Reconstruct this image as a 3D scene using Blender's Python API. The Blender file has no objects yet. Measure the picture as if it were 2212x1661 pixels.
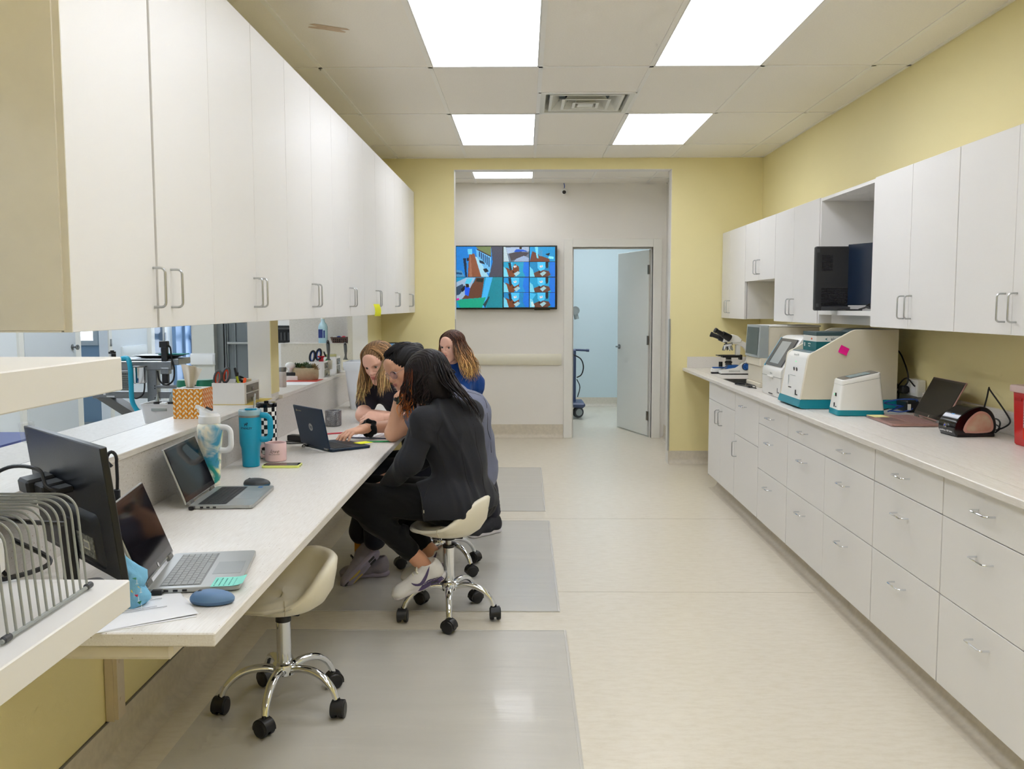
import bpy, math, random
import numpy as np
from mathutils import Matrix, Vector, Euler
PI = math.pi
SC = bpy.context.scene
COL = SC.collection
# ---------------- camera, world, exposure ----------------
cam_d = bpy.data.cameras.new('camera'); cam = bpy.data.objects.new('camera', cam_d); COL.objects.link(cam)
cam_d.sensor_fit = 'HORIZONTAL'; cam_d.sensor_width = 36.0; cam_d.lens = 1958.76 / 2212 * 36.0
cam_d.clip_start = 0.05; cam_d.clip_end = 60
def cam_matrix(p, yaw, roll):
    cp, sp, cy, sy = math.cos(p), math.sin(p), math.cos(yaw), math.sin(yaw)
    f = Vector((sy*cp, cy*cp, -sp)); r = Vector((cy, -sy, 0)); u = r.cross(f)
    r2 = r*math.cos(roll) + u*math.sin(roll); u2 = -r*math.sin(roll) + u*math.cos(roll)
    m = Matrix((r2, u2, -f)).transposed().to_4x4()
    m.translation = Vector((0, 0, 1.4384)); return m
cam.matrix_world = cam_matrix(0.0863, -0.0140, -0.0013)
SC.camera = cam
SC.view_settings.view_transform = 'Standard'; SC.view_settings.look = 'None'
SC.view_settings.gamma = 1.0; SC.view_settings.use_curve_mapping = False
SC.view_settings.exposure = 0.0
LIGHT_MAIN = 6.9; LIGHT_TREAT = 7.0; LIGHT_HALL = 8.5
w = bpy.data.worlds.new('world'); SC.world = w; w.use_nodes = True
w.node_tree.nodes['Background'].inputs[0].default_value = (0.62, 0.80, 1.0, 1)
w.node_tree.nodes['Background'].inputs[1].default_value = 1.0
SC.cycles.max_bounces = 7; SC.cycles.diffuse_bounces = 5; SC.cycles.glossy_bounces = 3
SC.cycles.transparent_max_bounces = 8; SC.cycles.transmission_bounces = 4
SC.cycles.use_denoising = True; SC.cycles.use_adaptive_sampling = True; SC.cycles.adaptive_threshold = 0.13; SC.cycles.adaptive_min_samples = 12
SC.cycles.caustics_reflective = False; SC.cycles.caustics_refractive = False
SC.cycles.sample_clamp_indirect = 6.0

# ---------------- materials ----------------
def lin(c):
    c = [v/255 for v in c]
    return tuple((v/12.92 if v <= 0.04045 else ((v+0.055)/1.055)**2.4) for v in c) + (1,)
_M = {}
def M(name, col=None, rough=0.5, metal=0.0, noise=None, bump=None, emit=None, trans=None, alpha=None,
      coat=0, sheen=0, spec=0.5, attr=None, subs=None, ior=None, stretch=None):
    """col sRGB 0..255; noise=(scale, amount[, other colour]); bump=(scale, strength)"""
    if name in _M: return _M[name]
    m = bpy.data.materials.new(name); m.use_nodes = True
    nt = m.node_tree; b = nt.nodes['Principled BSDF']; L = nt.links
    b.inputs['Roughness'].default_value = rough; b.inputs['Metallic'].default_value = metal
    b.inputs['Specular IOR Level'].default_value = spec
    if coat: b.inputs['Coat Weight'].default_value = coat; b.inputs['Coat Roughness'].default_value = 0.08
    if sheen: b.inputs['Sheen Weight'].default_value = sheen
    if trans: b.inputs['Transmission Weight'].default_value = trans
    if ior: b.inputs['IOR'].default_value = ior
    if alpha is not None: b.inputs['Alpha'].default_value = alpha
    if subs: b.inputs['Subsurface Weight'].default_value = subs; b.inputs['Subsurface Radius'].default_value = (0.012, 0.005, 0.003); b.inputs['Subsurface Scale'].default_value = 1.0
    c = lin(col) if col else (0.8, 0.8, 0.8, 1)
    b.inputs['Base Color'].default_value = c
    tc = nt.nodes.new('ShaderNodeTexCoord')
    vec = tc.outputs['Object']
    if stretch:
        mp = nt.nodes.new('ShaderNodeMapping'); mp.inputs['Scale'].default_value = stretch
        L.new(vec, mp.inputs['Vector']); vec = mp.outputs['Vector']
    src = None
    if attr:
        a = nt.nodes.new('ShaderNodeAttribute'); a.attribute_name = attr; src = a.outputs['Color']
        L.new(src, b.inputs['Base Color'])
    if noise:
        n = nt.nodes.new('ShaderNodeTexNoise'); n.inputs['Scale'].default_value = noise[0]; n.inputs['Detail'].default_value = 4
        L.new(vec, n.inputs['Vector'])
        mx = nt.nodes.new('ShaderNodeMix'); mx.data_type = 'RGBA'
        cr = nt.nodes.new('ShaderNodeMapRange'); cr.inputs[1].default_value = .3; cr.inputs[2].default_value = .7
        L.new(n.outputs['Fac'], cr.inputs[0]); L.new(cr.outputs[0], mx.inputs[0])
        if src is not None:
            hm = nt.nodes.new('ShaderNodeMix'); hm.data_type = 'RGBA'; hm.blend_type = 'MULTIPLY'; hm.inputs[0].default_value = noise[1]
            L.new(src, hm.inputs[6]); L.new(n.outputs['Fac'], hm.inputs[7]); L.new(hm.outputs[2], b.inputs['Base Color'])
        else:
            c2 = lin(noise[2]) if len(noise) > 2 else tuple(v*(1-noise[1]) for v in c[:3]) + (1,)
            mx.inputs[6].default_value = c; mx.inputs[7].default_value = c2
            L.new(mx.outputs[2], b.inputs['Base Color'])
    if bump:
        n2 = nt.nodes.new('ShaderNodeTexNoise'); n2.inputs['Scale'].default_value = bump[0]; n2.inputs['Detail'].default_value = 3
        L.new(vec, n2.inputs['Vector'])
        bp = nt.nodes.new('ShaderNodeBump'); bp.inputs['Strength'].default_value = bump[1]; bp.inputs['Distance'].default_value = bump[2] if len(bump) > 2 else 0.005
        L.new(n2.outputs['Fac'], bp.inputs['Height']); L.new(bp.outputs[0], b.inputs['Normal'])
    if emit:
        ec = lin(emit[0]) if emit[0] is not None else c
        b.inputs['Emission Color'].default_value = ec; b.inputs['Emission Strength'].default_value = emit[1]
        if attr: L.new(src, b.inputs['Emission Color'])
    _M[name] = m; return m

def laminate(name, base, streak, speck, stretch=(1, 1, 1), rough=0.35, dens=0.16, sscale=55):
    """pale woodgrain laminate with tiny brown specks"""
    m = M(name, base, rough=rough)
    nt = m.node_tree; L = nt.links; b = nt.nodes['Principled BSDF']; tc = nt.nodes.new('ShaderNodeTexCoord')
    mp = nt.nodes.new('ShaderNodeMapping'); mp.inputs['Scale'].default_value = stretch; L.new(tc.outputs['Object'], mp.inputs[0])
    n = nt.nodes.new('ShaderNodeTexNoise'); n.inputs['Scale'].default_value = 30; n.inputs['Detail'].default_value = 5; L.new(mp.outputs[0], n.inputs['Vector'])
    r = nt.nodes.new('ShaderNodeMapRange'); r.inputs[1].default_value = .35; r.inputs[2].default_value = .75; L.new(n.outputs['Fac'], r.inputs[0])
    mx = nt.nodes.new('ShaderNodeMix'); mx.data_type = 'RGBA'; mx.inputs[6].default_value = lin(base); mx.inputs[7].default_value = lin(streak); L.new(r.outputs[0], mx.inputs[0])
    v = nt.nodes.new('ShaderNodeTexVoronoi'); v.inputs['Scale'].default_value = sscale; L.new(tc.outputs['Object'], v.inputs['Vector'])
    lt = nt.nodes.new('ShaderNodeMath'); lt.operation = 'LESS_THAN'; lt.inputs[1].default_value = dens; L.new(v.outputs['Distance'], lt.inputs[0])
    sp = nt.nodes.new('ShaderNodeSeparateColor'); L.new(v.outputs['Color'], sp.inputs[0])
    gt = nt.nodes.new('ShaderNodeMath'); gt.operation = 'GREATER_THAN'; gt.inputs[1].default_value = .62; L.new(sp.outputs[0], gt.inputs[0])
    mu = nt.nodes.new('ShaderNodeMath'); mu.operation = 'MULTIPLY'; L.new(lt.outputs[0], mu.inputs[0]); L.new(gt.outputs[0], mu.inputs[1])
    m2 = nt.nodes.new('ShaderNodeMix'); m2.data_type = 'RGBA'; L.new(mu.outputs[0], m2.inputs[0]); L.new(mx.outputs[2], m2.inputs[6]); m2.inputs[7].default_value = lin(speck)
    L.new(m2.outputs[2], b.inputs['Base Color']); return m

# ---------------- mesh builder ----------------
class MB:
    def __init__(s): s.v = []; s.f = []; s.m = []; s.M = Matrix.Identity(4); s.mi = 0; s.col = []; s.c = None
    def add(s, vs, fs):
        o = len(s.v)
        for p in vs: s.v.append(tuple(s.M @ Vector(p)))
        if s.c is not None: s.col += [s.c]*len(vs)
        for f in fs: s.f.append(tuple(i+o for i in f)); s.m.append(s.mi)
        return s
    def at(s, loc=(0, 0, 0), rot=(0, 0, 0), scale=(1, 1, 1)):
        s.M = Matrix.LocRotScale(Vector(loc), Euler(rot), Vector(scale)); return s
    def box(s, x0, x1, y0, y1, z0, z1, c=0.0):
        if c <= 0:
            v = [(x, y, z) for z in (z0, z1) for y in (y0, y1) for x in (x0, x1)]
            return s.add(v, [(0, 2, 3, 1), (4, 5, 7, 6), (0, 1, 5, 4), (2, 6, 7, 3), (0, 4, 6, 2), (1, 3, 7, 5)])
        X, Y, Z = (x0, x1), (y0, y1), (z0, z1); v = []; idx = {}
        for i in (0, 1):
            for j in (0, 1):
                for k in (0, 1):
                    sx, sy, sz = (1, -1)[i]*c, (1, -1)[j]*c, (1, -1)[k]*c
                    for a, p in enumerate(((X[i], Y[j]+sy, Z[k]+sz), (X[i]+sx, Y[j], Z[k]+sz), (X[i]+sx, Y[j]+sy, Z[k]))):
                        idx[(i, j, k, a)] = len(v); v.append(p)
        g = lambda *t: idx[t]; F = []
        for i in (0, 1): q = [g(i, 0, 0, 0), g(i, 1, 0, 0), g(i, 1, 1, 0), g(i, 0, 1, 0)]; F.append(q if i else q[::-1])
        for j in (0, 1): q = [g(0, j, 0, 1), g(1, j, 0, 1), g(1, j, 1, 1), g(0, j, 1, 1)]; F.append(q[::-1] if j else q)
        for k in (0, 1): q = [g(0, 0, k, 2), g(1, 0, k, 2), g(1, 1, k, 2), g(0, 1, k, 2)]; F.append(q if k else q[::-1])
        for j in (0, 1):
            for k in (0, 1): F.append([g(0, j, k, 1), g(1, j, k, 1), g(1, j, k, 2), g(0, j, k, 2)])
        for i in (0, 1):
            for k in (0, 1): F.append([g(i, 0, k, 0), g(i, 1, k, 0), g(i, 1, k, 2), g(i, 0, k, 2)])
        for i in (0, 1):
            for j in (0, 1): F.append([g(i, j, 0, 0), g(i, j, 1, 0), g(i, j, 1, 1), g(i, j, 0, 1)])
        for i in (0, 1):
            for j in (0, 1):
                for k in (0, 1): F.append([g(i, j, k, 0), g(i, j, k, 1), g(i, j, k, 2)])
        return s.add(v, F)
    def tube(s, pts, r, n=8, closed=False, cap=True, flat=1.0, up=None):
        P = [Vector(p) for p in pts]; N = len(P)
        R = r if hasattr(r, '__len__') else [r]*N
        T = []
        for i in range(N):
            a = P[(i-1) % N] if (closed or i > 0) else P[i]; b = P[(i+1) % N] if (closed or i < N-1) else P[i]
            t = (b-a); T.append(t.normalized() if t.length > 1e-9 else Vector((0, 0, 1)))
        u = Vector(up) if up else (Vector((0, 0, 1)) if abs(T[0].z) < .9 else Vector((1, 0, 0)))
        vs = []
        for i in range(N):
            u = (u - T[i]*u.dot(T[i]))
            if u.length < 1e-6: u = T[i].orthogonal()
            u.normalize(); w_ = T[i].cross(u)
            for k in range(n):
                a = 2*PI*k/n; vs.append(P[i] + (u*math.cos(a)*flat + w_*math.sin(a))*R[i])
        fs = []
        for i in range(N if closed else N-1):
            j = (i+1) % N
            for k in range(n): fs.append((i*n+k, i*n+(k+1) % n, j*n+(k+1) % n, j*n+k))
        if cap and not closed: fs.append(tuple(range(n))[::-1]); fs.append(tuple((N-1)*n+k for k in range(n)))
        return s.add(vs, fs)
    def lathe(s, prof, n=32, cap0=True, cap1=True, mats=None):
        vs = []; fs = []
        for r, z in prof:
            for k in range(n): a = 2*PI*k/n; vs.append((r*math.cos(a), r*math.sin(a), z))
        o = len(s.f)
        for i in range(len(prof)-1):
            for k in range(n): fs.append((i*n+k, i*n+(k+1) % n, (i+1)*n+(k+1) % n, (i+1)*n+k))
        if cap0: fs.append(tuple(range(n))[::-1])
        if cap1: fs.append(tuple((len(prof)-1)*n+k for k in range(n)))
        s.add(vs, fs)
        if mats:
            for i in range(len(prof)-1):
                for k in range(n): s.m[o+i*n+k] = mats(i, k)
        return s
    def cyl(s, r, z0, z1, n=24, r2=None, c=0):
        r2 = r if r2 is None else r2
        pr = [(r, z0), (r2, z1)] if not c else [(r-c, z0), (r, z0+c), (r2, z1-c), (r2-c, z1)]
        return s.lathe(pr, n)
    def prism(s, poly, z0, z1, c=0):
        n = len(poly)
        if c:
            cx = sum(p[0] for p in poly)/n; cy = sum(p[1] for p in poly)/n
            def ins(p):
                d = math.hypot(p[0]-cx, p[1]-cy); k = 1-c/max(d, 1e-6); return (cx+(p[0]-cx)*k, cy+(p[1]-cy)*k)
            L = [[ins(p)+(z0,) for p in poly], [tuple(p)+(z0+c,) for p in poly], [tuple(p)+(z1-c,) for p in poly], [ins(p)+(z1,) for p in poly]]
        else: L = [[tuple(p)+(z0,) for p in poly], [tuple(p)+(z1,) for p in poly]]
        vs = [q for l in L for q in l]; fs = []
        for i in range(len(L)-1):
            for k in range(n): fs.append((i*n+k, i*n+(k+1) % n, (i+1)*n+(k+1) % n, (i+1)*n+k))
        fs.append(tuple(range(n))[::-1]); fs.append(tuple((len(L)-1)*n+k for k in range(n)))
        return s.add(vs, fs)
    def loft(s, rings, cap=True, closed=True):
        n = len(rings[0]); vs = [p for r in rings for p in r]; fs = []
        for i in range(len(rings)-1):
            for k in range(n if closed else n-1): fs.append((i*n+k, i*n+(k+1) % n, (i+1)*n+(k+1) % n, (i+1)*n+k))
        if cap: fs.append(tuple(range(n))[::-1]); fs.append(tuple((len(rings)-1)*n+k for k in range(n)))
        return s.add(vs, fs)
    def ell(s, c, r, nu=16, nv=10):
        vs = [(c[0], c[1], c[2]-r[2])]; fs = []
        for i in range(1, nv):
            t = -PI/2+PI*i/nv
            for k in range(nu): a = 2*PI*k/nu; vs.append((c[0]+r[0]*math.cos(t)*math.cos(a), c[1]+r[1]*math.cos(t)*math.sin(a), c[2]+r[2]*math.sin(t)))
        vs.append((c[0], c[1], c[2]+r[2]))
        for k in range(nu): fs.append((0, 1+(k+1) % nu, 1+k))
        for i in range(nv-2):
            for k in range(nu): a = 1+i*nu; fs.append((a+k, a+(k+1) % nu, a+nu+(k+1) % nu, a+nu+k))
        a = 1+(nv-2)*nu
        for k in range(nu): fs.append((a+k, a+(k+1) % nu, len(vs)-1))
        return s.add(vs, fs)
    def grid(s, f, nu, nv):
        vs = [f(i/nu, j/nv) for j in range(nv+1) for i in range(nu+1)]
        return s.add(vs, [(j*(nu+1)+i, j*(nu+1)+i+1, (j+1)*(nu+1)+i+1, (j+1)*(nu+1)+i) for j in range(nv) for i in range(nu)])

def props(o, label=None, cat=None, group=None, kind=None):
    if label: o['label'] = label
    if cat: o['category'] = cat
    if group: o['group'] = group
    if kind: o['kind'] = kind
    return o
def mkmesh(name, mb, mats, smooth=35):
    me = bpy.data.meshes.new(name)
    me.from_pydata([tuple(v) for v in mb.v], [], [list(f) for f in mb.f])
    mats = mats if isinstance(mats, (list, tuple)) else [mats]
    for m in mats: me.materials.append(m)
    if len(mats) > 1: me.polygons.foreach_set('material_index', mb.m)
    if smooth:
        me.polygons.foreach_set('use_smooth', [True]*len(me.polygons))
        me.set_sharp_from_angle(angle=math.radians(smooth))
    if mb.col:
        ca = me.color_attributes.new('Col', 'FLOAT_COLOR', 'POINT')
        ca.data.foreach_set('color', np.array(mb.col, dtype=np.float32).ravel())
    me.update(); return me
def obj(name, mb, mats, parent=None, label=None, cat=None, group=None, kind=None, smooth=35, loc=None, rz=0):
    me = mb if isinstance(mb, bpy.types.Mesh) else mkmesh(name, mb, mats, smooth)
    o = bpy.data.objects.new(name, me); COL.objects.link(o)
    if parent: o.parent = parent
    if loc: o.location = loc; o.rotation_euler = (0, 0, rz)
    return props(o, label, cat, group, kind)
def thing(name, label, cat, loc=(0, 0, 0), rz=0, group=None, rot=None):
    o = bpy.data.objects.new(name, None); COL.objects.link(o); o.empty_display_size = .05
    o.location = loc; o.rotation_euler = rot if rot else (0, 0, rz)
    return props(o, label, cat, group)
def dup(root, loc, rz=0, label=None, group=None):
    def cp(o, par):
        c = o.copy(); COL.objects.link(c); c.parent = par
        for ch in o.children: cp(ch, c)
        return c
    r = cp(root, None); r.location = loc; r.rotation_euler = (0, 0, rz)
    if label: r['label'] = label
    if group: r['group'] = group
    return r
def text_mb(txt, size, depth=0.0004, mb=None, loc=(0, 0, 0), rot=(0, 0, 0), align='CENTER', bold=0.0, shear=0):
    cu = bpy.data.curves.new('t', 'FONT'); cu.body = txt; cu.size = size; cu.extrude = depth; cu.align_x = align; cu.align_y = 'CENTER'
    cu.resolution_u = 2; cu.offset = bold; cu.shear = shear
    o = bpy.data.objects.new('t', cu); COL.objects.link(o)
    dg = bpy.context.evaluated_depsgraph_get(); me = bpy.data.meshes.new_from_object(o.evaluated_get(dg))
    mb = mb or MB(); old = mb.M; mb.M = old @ Matrix.LocRotScale(Vector(loc), Euler(rot), Vector((1, 1, 1)))
    mb.add([tuple(v.co) for v in me.vertices], [tuple(p.vertices) for p in me.polygons]); mb.M = old
    bpy.data.objects.remove(o); bpy.data.curves.remove(cu); bpy.data.meshes.remove(me); return mb
def arc(c, r, a0, a1, n, plane='xz'):
    out = []
    for i in range(n+1):
        a = a0+(a1-a0)*i/n; x, y = r*math.cos(a), r*math.sin(a)
        out.append({'xz': (c[0]+x, c[1], c[2]+y), 'xy': (c[0]+x, c[1]+y, c[2]), 'yz': (c[0], c[1]+x, c[2]+y)}[plane])
    return out
def rrect(w, h, r, n=5, cx=0, cy=0):
    out = []
    for (sx, sy, a0) in ((1, 1, 0), (-1, 1, PI/2), (-1, -1, PI), (1, -1, 1.5*PI)):
        for i in range(n+1):
            a = a0+PI/2*i/n; out.append((cx+sx*(w/2-r)+r*math.cos(a), cy+sy*(h/2-r)+r*math.sin(a)))
    return out
def spline(pts, n=8):
    P = [Vector(p) for p in pts]; P = [P[0]*2-P[1]]+P+[P[-1]*2-P[-2]]; out = []
    for i in range(1, len(P)-2):
        for k in range(n):
            t = k/n; a, b, c, d = P[i-1:i+3]
            out.append(tuple(0.5*((2*b)+(c-a)*t+(2*a-5*b+4*c-d)*t*t+(3*b-a-3*c+d)*t**3)))
    out.append(tuple(P[-2])); return out
def raster(name, img, w, h, mat, parent=None, M4=None, **kw):
    """flat print: a grid of faces, coloured per face corner, in local XZ, centred, facing -Y"""
    H, W = img.shape[:2]
    xs = np.linspace(-w/2, w/2, W+1); zs = np.linspace(h/2, -h/2, H+1)
    V = np.array([(x, 0, z) for z in zs for x in xs]); F = []
    for j in range(H):
        for i in range(W): a = j*(W+1)+i; F.append((a, a+W+1, a+W+2, a+1))
    if M4 is not None: V = (np.array(M4.to_3x3()) @ V.T).T + np.array(M4.translation)
    me = bpy.data.meshes.new(name); me.from_pydata(V.tolist(), [], F); me.materials.append(mat)
    ca = me.color_attributes.new('Col', 'FLOAT_COLOR', 'CORNER')
    c = img.reshape(-1, 3)/255.0; c = np.where(c <= .04045, c/12.92, ((c+.055)/1.055)**2.4)
    c4 = np.concatenate([c, np.ones((len(c), 1))], 1); ca.data.foreach_set('color', np.repeat(c4, 4, 0).astype(np.float32).ravel())
    me.update(); return obj(name, me, mat, parent, **kw)
def poly_fill(img, pts, col):
    H, W = img.shape[:2]; P = np.array(pts, float); yy, xx = np.mgrid[0:H, 0:W]; xx = xx+.5; yy = yy+.5
    ins = np.zeros((H, W), bool); j = len(P)-1
    for i in range(len(P)):
        xi, yi = P[i]; xj, yj = P[j]
        with np.errstate(divide='ignore', invalid='ignore'):
            ins ^= ((yi > yy) != (yj > yy)) & (xx < (xj-xi)*(yy-yi)/((yj-yi) if yj != yi else 1e-9)+xi)
        j = i
    img[ins] = col
# ---------------- colours ----------------
YEL = M('yellow_wall_paint', (236, 224, 168), rough=.55, noise=(3, .02), bump=(160, .06))
WHT = M('white_wall_paint', (232, 229, 224), rough=.55, bump=(160, .05))
BLU = M('pale_blue_paint', (200, 216, 220), rough=.6, bump=(160, .05))
TRM = M('white_trim_enamel', (230, 229, 224), rough=.35, bump=(60, .02))
COV = M('grey_beige_vinyl_cove', (212, 203, 186), rough=.45, noise=(40, .12))
ALU = M('satin_aluminium', (190, 192, 192), rough=.3, metal=1, noise=(80, .05))
STE = M('brushed_steel', (150, 152, 152), rough=.33, metal=1, noise=(60, .1))
CHR = M('polished_chrome', (225, 228, 232), rough=.06, metal=1, noise=(20, .01))
BLK = M('black_plastic', (22, 22, 24), rough=.42, bump=(300, .05))
GBL = M('gloss_black_plastic', (10, 10, 12), rough=.12, noise=(10, .02))
DGR = M('dark_grey_plastic', (62, 63, 66), rough=.45, bump=(200, .04))
WPL = M('white_plastic', (232, 232, 230), rough=.38, bump=(120, .02))
def floor_mat():
    m = M('sheet_vinyl_floor', (212, 202, 178), rough=.33)
    nt = m.node_tree; L = nt.links; b = nt.nodes['Principled BSDF']; tc = nt.nodes.new('ShaderNodeTexCoord')
    mp = nt.nodes.new('ShaderNodeMapping'); mp.inputs['Scale'].default_value = (1, 3, 1); L.new(tc.outputs['Object'], mp.inputs[0])
    n = nt.nodes.new('ShaderNodeTexNoise'); n.inputs['Scale'].default_value = 14; n.inputs['Detail'].default_value = 7; n.inputs['Roughness'].default_value = .7; L.new(mp.outputs[0], n.inputs['Vector'])
    r = nt.nodes.new('ShaderNodeMapRange'); r.inputs[1].default_value = .42; r.inputs[2].default_value = .72; L.new(n.outputs['Fac'], r.inputs[0])
    mx = nt.nodes.new('ShaderNodeMix'); mx.data_type = 'RGBA'; mx.inputs[6].default_value = lin((219, 211, 194)); mx.inputs[7].default_value = lin((208, 198, 177)); L.new(r.outputs[0], mx.inputs[0])
    n3 = nt.nodes.new('ShaderNodeTexNoise'); n3.inputs['Scale'].default_value = 60; n3.inputs['Detail'].default_value = 3; L.new(mp.outputs[0], n3.inputs['Vector'])
    r3 = nt.nodes.new('ShaderNodeMapRange'); r3.inputs[1].default_value = .66; r3.inputs[2].default_value = .76; L.new(n3.outputs['Fac'], r3.inputs[0])
    m3 = nt.nodes.new('ShaderNodeMix'); m3.data_type = 'RGBA'; L.new(r3.outputs[0], m3.inputs[0]); L.new(mx.outputs[2], m3.inputs[6]); m3.inputs[7].default_value = lin((226, 219, 200))
    L.new(m3.outputs[2], b.inputs['Base Color'])
    n2 = nt.nodes.new('ShaderNodeTexNoise'); n2.inputs['Scale'].default_value = 8; L.new(tc.outputs['Object'], n2.inputs['Vector'])
    bp = nt.nodes.new('ShaderNodeBump'); bp.inputs['Strength'].default_value = .05; bp.inputs['Distance'].default_value = .01; L.new(n2.outputs['Fac'], bp.inputs['Height']); L.new(bp.outputs[0], b.inputs['Normal'])
    return m
FLR = floor_mat()
LX, RX, FY, NY = -1.30, 2.12, 8.22, -1.9       # left wall plane, right wall plane, far wall, near wall
CZ, HY, HRX = 2.75, 9.845, 1.52
def S(name, mb, m, parent=None, **k):
    return obj(name, mb, m, parent, kind=None if parent else 'structure', **k)
S('floor', MB().box(-9, 4, NY-.1, 16, -.08, 0), FLR)
# fine welded seams of the sheet vinyl
sm = MB()
for y in (4.476, 6.06): sm.box(-1.1, 1.5, y-.0012, y+.0012, 0, .0006)
S('trim_1', sm, M('vinyl_seam_weld', (176, 166, 144), rough=.5, noise=(30, .1)))
# left wall: low part under the ledge, header over the pass-through, two pillars, far solid piece
wl = MB().box(LX-.12, LX, NY, FY, 0, .93).box(LX-.12, LX, NY, FY, 2.0, CZ).box(LX-.12, LX, 7.53, FY, .93, 2.0).box(LX-.12, LX, NY, 1.2, .93, 2.0)
S('wall_left', wl, YEL)
# pillars between the openings: yellow on the room side, grey-white reveals
for k, (y0, y1) in enumerate(((4.63, 4.77), )):
    mb = MB().box(LX-.12, LX-.004, y0, y1, .93, 2.0); mb.mi = 1; mb.box(LX-.004, LX, y0-.0, y1, .99, 2.0)
    S('wall_pillar', mb, [WHT, YEL])
mb = MB().box(LX-.13, LX-.004, 7.525, 7.53, .93, 2.0); S('trim_2', mb, WHT)
S('wall_right', MB().box(RX, RX+.12, NY, FY, 0, CZ), YEL)
S('wall_near', MB().box(-1.42, RX+.12, NY-.12, NY, 0, CZ), YEL)
OPL, OPR, OPZ = -.632, 1.312, 2.652
fw = MB().box(LX-.12, OPL, FY, FY+.14, 0, CZ+.3).box(OPR, RX+.12, FY, FY+.14, 0, CZ+.3).box(OPL, OPR, FY, FY+.14, OPZ, CZ+.3)
S('wall_far', fw, YEL)
lin_ = MB().box(OPL, OPL+.003, FY+.002, FY+.14, .0, OPZ).box(OPR-.003, OPR, FY+.002, FY+.14, .0, OPZ).box(OPL, OPR, FY+.002, FY+.14, OPZ-.003, OPZ)
S('trim_3', lin_, WHT)
S('trim_4', MB().box(OPR-.007, OPR-.003, FY-.002, FY+.04, .12, 1.32).box(OPR-.007, OPR+.006, FY-.004, FY-.001, .12, 1.32).box(OPL+.003, OPL+.007, FY-.002, FY+.04, .12, 1.32), ALU)
# hall
S('wall_hall', MB().box(-1.46, .516, HY, HY+.11, 0, 2.9).box(1.38, HRX+.2, HY, HY+.11, 0, 2.9).box(.516, 1.38, HY, HY+.11, 2.067, 2.9), WHT)
S('wall_hall_right', MB().box(HRX, HRX+.12, FY+.14, HY, 0, 2.9), WHT)
S('wall_hall_left', MB().box(-1.46, -1.42, FY+.14, HY, 0, 2.9), WHT)
# exam room behind the hall door
S('wall_exam', MB().box(-.9, 2.4, 12.98, 13.08, 0, 2.9).box(-.98, -.9, HY+.11, 13, 0, 2.9).box(2.4, 2.48, HY+.11, 13, 0, 2.9), BLU)
def cove(name, pts, h, m=COV, nrm=None):
    """coved skirting along a polyline (x,y); the profile sweeps out on the floor by .05"""
    mb = MB()
    for (a, b) in zip(pts[:-1], pts[1:]):
        d = Vector((b[0]-a[0], b[1]-a[1], 0)).normalized(); n = Vector((d.y, -d.x, 0))
        prof = [(0, h), (.004, h), (.005, .05)]+[(.055-.05*math.cos(t), .05-.05*math.sin(t)+.001) for t in [PI/2*i/5 for i in range(1, 6)]]+[(0, .001)]
        A = Vector((a[0], a[1], 0)); B = Vector((b[0], b[1], 0))
        mb.loft([[A+n*p[0]+Vector((0, 0, p[1])) for p in prof], [B+n*p[0]+Vector((0, 0, p[1])) for p in prof]])
    return S(name, mb, m)
cove('baseboard_left', [(LX, FY), (LX, NY)][::-1], .15)
cap = MB().box(LX, LX+.006, NY, FY, .148, .154); S('trim_5', cap, M('grey_cove_cap', (120, 118, 110), rough=.4, noise=(30, .1)))
cove('baseboard_far', [(RX, FY), (OPR, FY)][::-1][::-1][::-1], .12)
cove('baseboard_far', [(LX, FY), (OPL, FY)], .12)
cove('baseboard_jamb', [(OPR, FY), (OPR, FY+.14)], .12)
cove('baseboard_hall', [(-1.42, HY), (.42, HY)], .15)
cove('baseboard_hall_right', [(HRX, HY), (HRX, FY+.14)], .15)
cove('baseboard_exam', [(-.9, 12.98), (2.4, 12.98)], .13)
# bumper rail on the hall wall
mb = MB(); prof = [(0, .80), (.02, .80), (.03, .815), (.034, .86), (.03, .905), (.02, .92), (0, .92)]
mb.loft([[(x, HY-a, z) for a, z in prof] for x in (-1.40, .36)]+[[(.40, HY-a*.6, z) for a, z in prof]])
obj('bumper_rail', mb, M('cream_bumper_vinyl', (226, 222, 204), rough=.4, noise=(4, .02)), label='long cream half-round bumper rail on the white hall wall below the television', cat='wall rail')
# door frame and door of the hall
fr = MB().box(.422, .516, HY-.02, HY+.13, 0, 2.156, .003).box(1.38, 1.473, HY-.02, HY+.13, 0, 2.156, .003).box(.516, 1.38, HY-.02, HY+.13, 2.067, 2.156, .003)
fr.box(.516, .53, HY+.05, HY+.07, 0, 2.067).box(1.366, 1.38, HY+.05, HY+.07, 0, 2.067).box(.53, 1.366, HY+.05, HY+.07, 2.05, 2.067)
S('door_1_frame', fr, TRM)
d1 = thing('door_1', None, None, (1.37, HY+.10, .012), PI-math.radians(73)); props(d1, kind='structure')
obj('door_leaf', MB().box(0, .855, -.02, .022, 0, 2.035, .002), TRM, d1)
for z in (.22, 1.05, 1.82):
    obj('hinge', MB().box(-.012, .03, .0215, .0245, z-.05, z+.05).at((-.008, .022, 0)).cyl(.006, z-.05, z+.05, 10), M('dark_nickel_hinge', (120, 110, 100), rough=.35, metal=1, noise=(40, .1)), d1)
hb = MB().at((.79, .022, .95), (-PI/2, 0, 0)).cyl(.027, 0, .012, 20).at((.79, .03, .95), (-PI/2, 0, 0)).cyl(.009, 0, .04, 12)
hb.at().tube([(.79, .062, .95), (.69, .066, .95)], .008, 10)
hb.at((.79, -.02, .95), (PI/2, 0, 0)).cyl(.027, 0, .012, 20).cyl(.009, 0, .05, 12).at().tube([(.79, -.064, .95), (.69, -.068, .95)], .008, 10)
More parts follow.
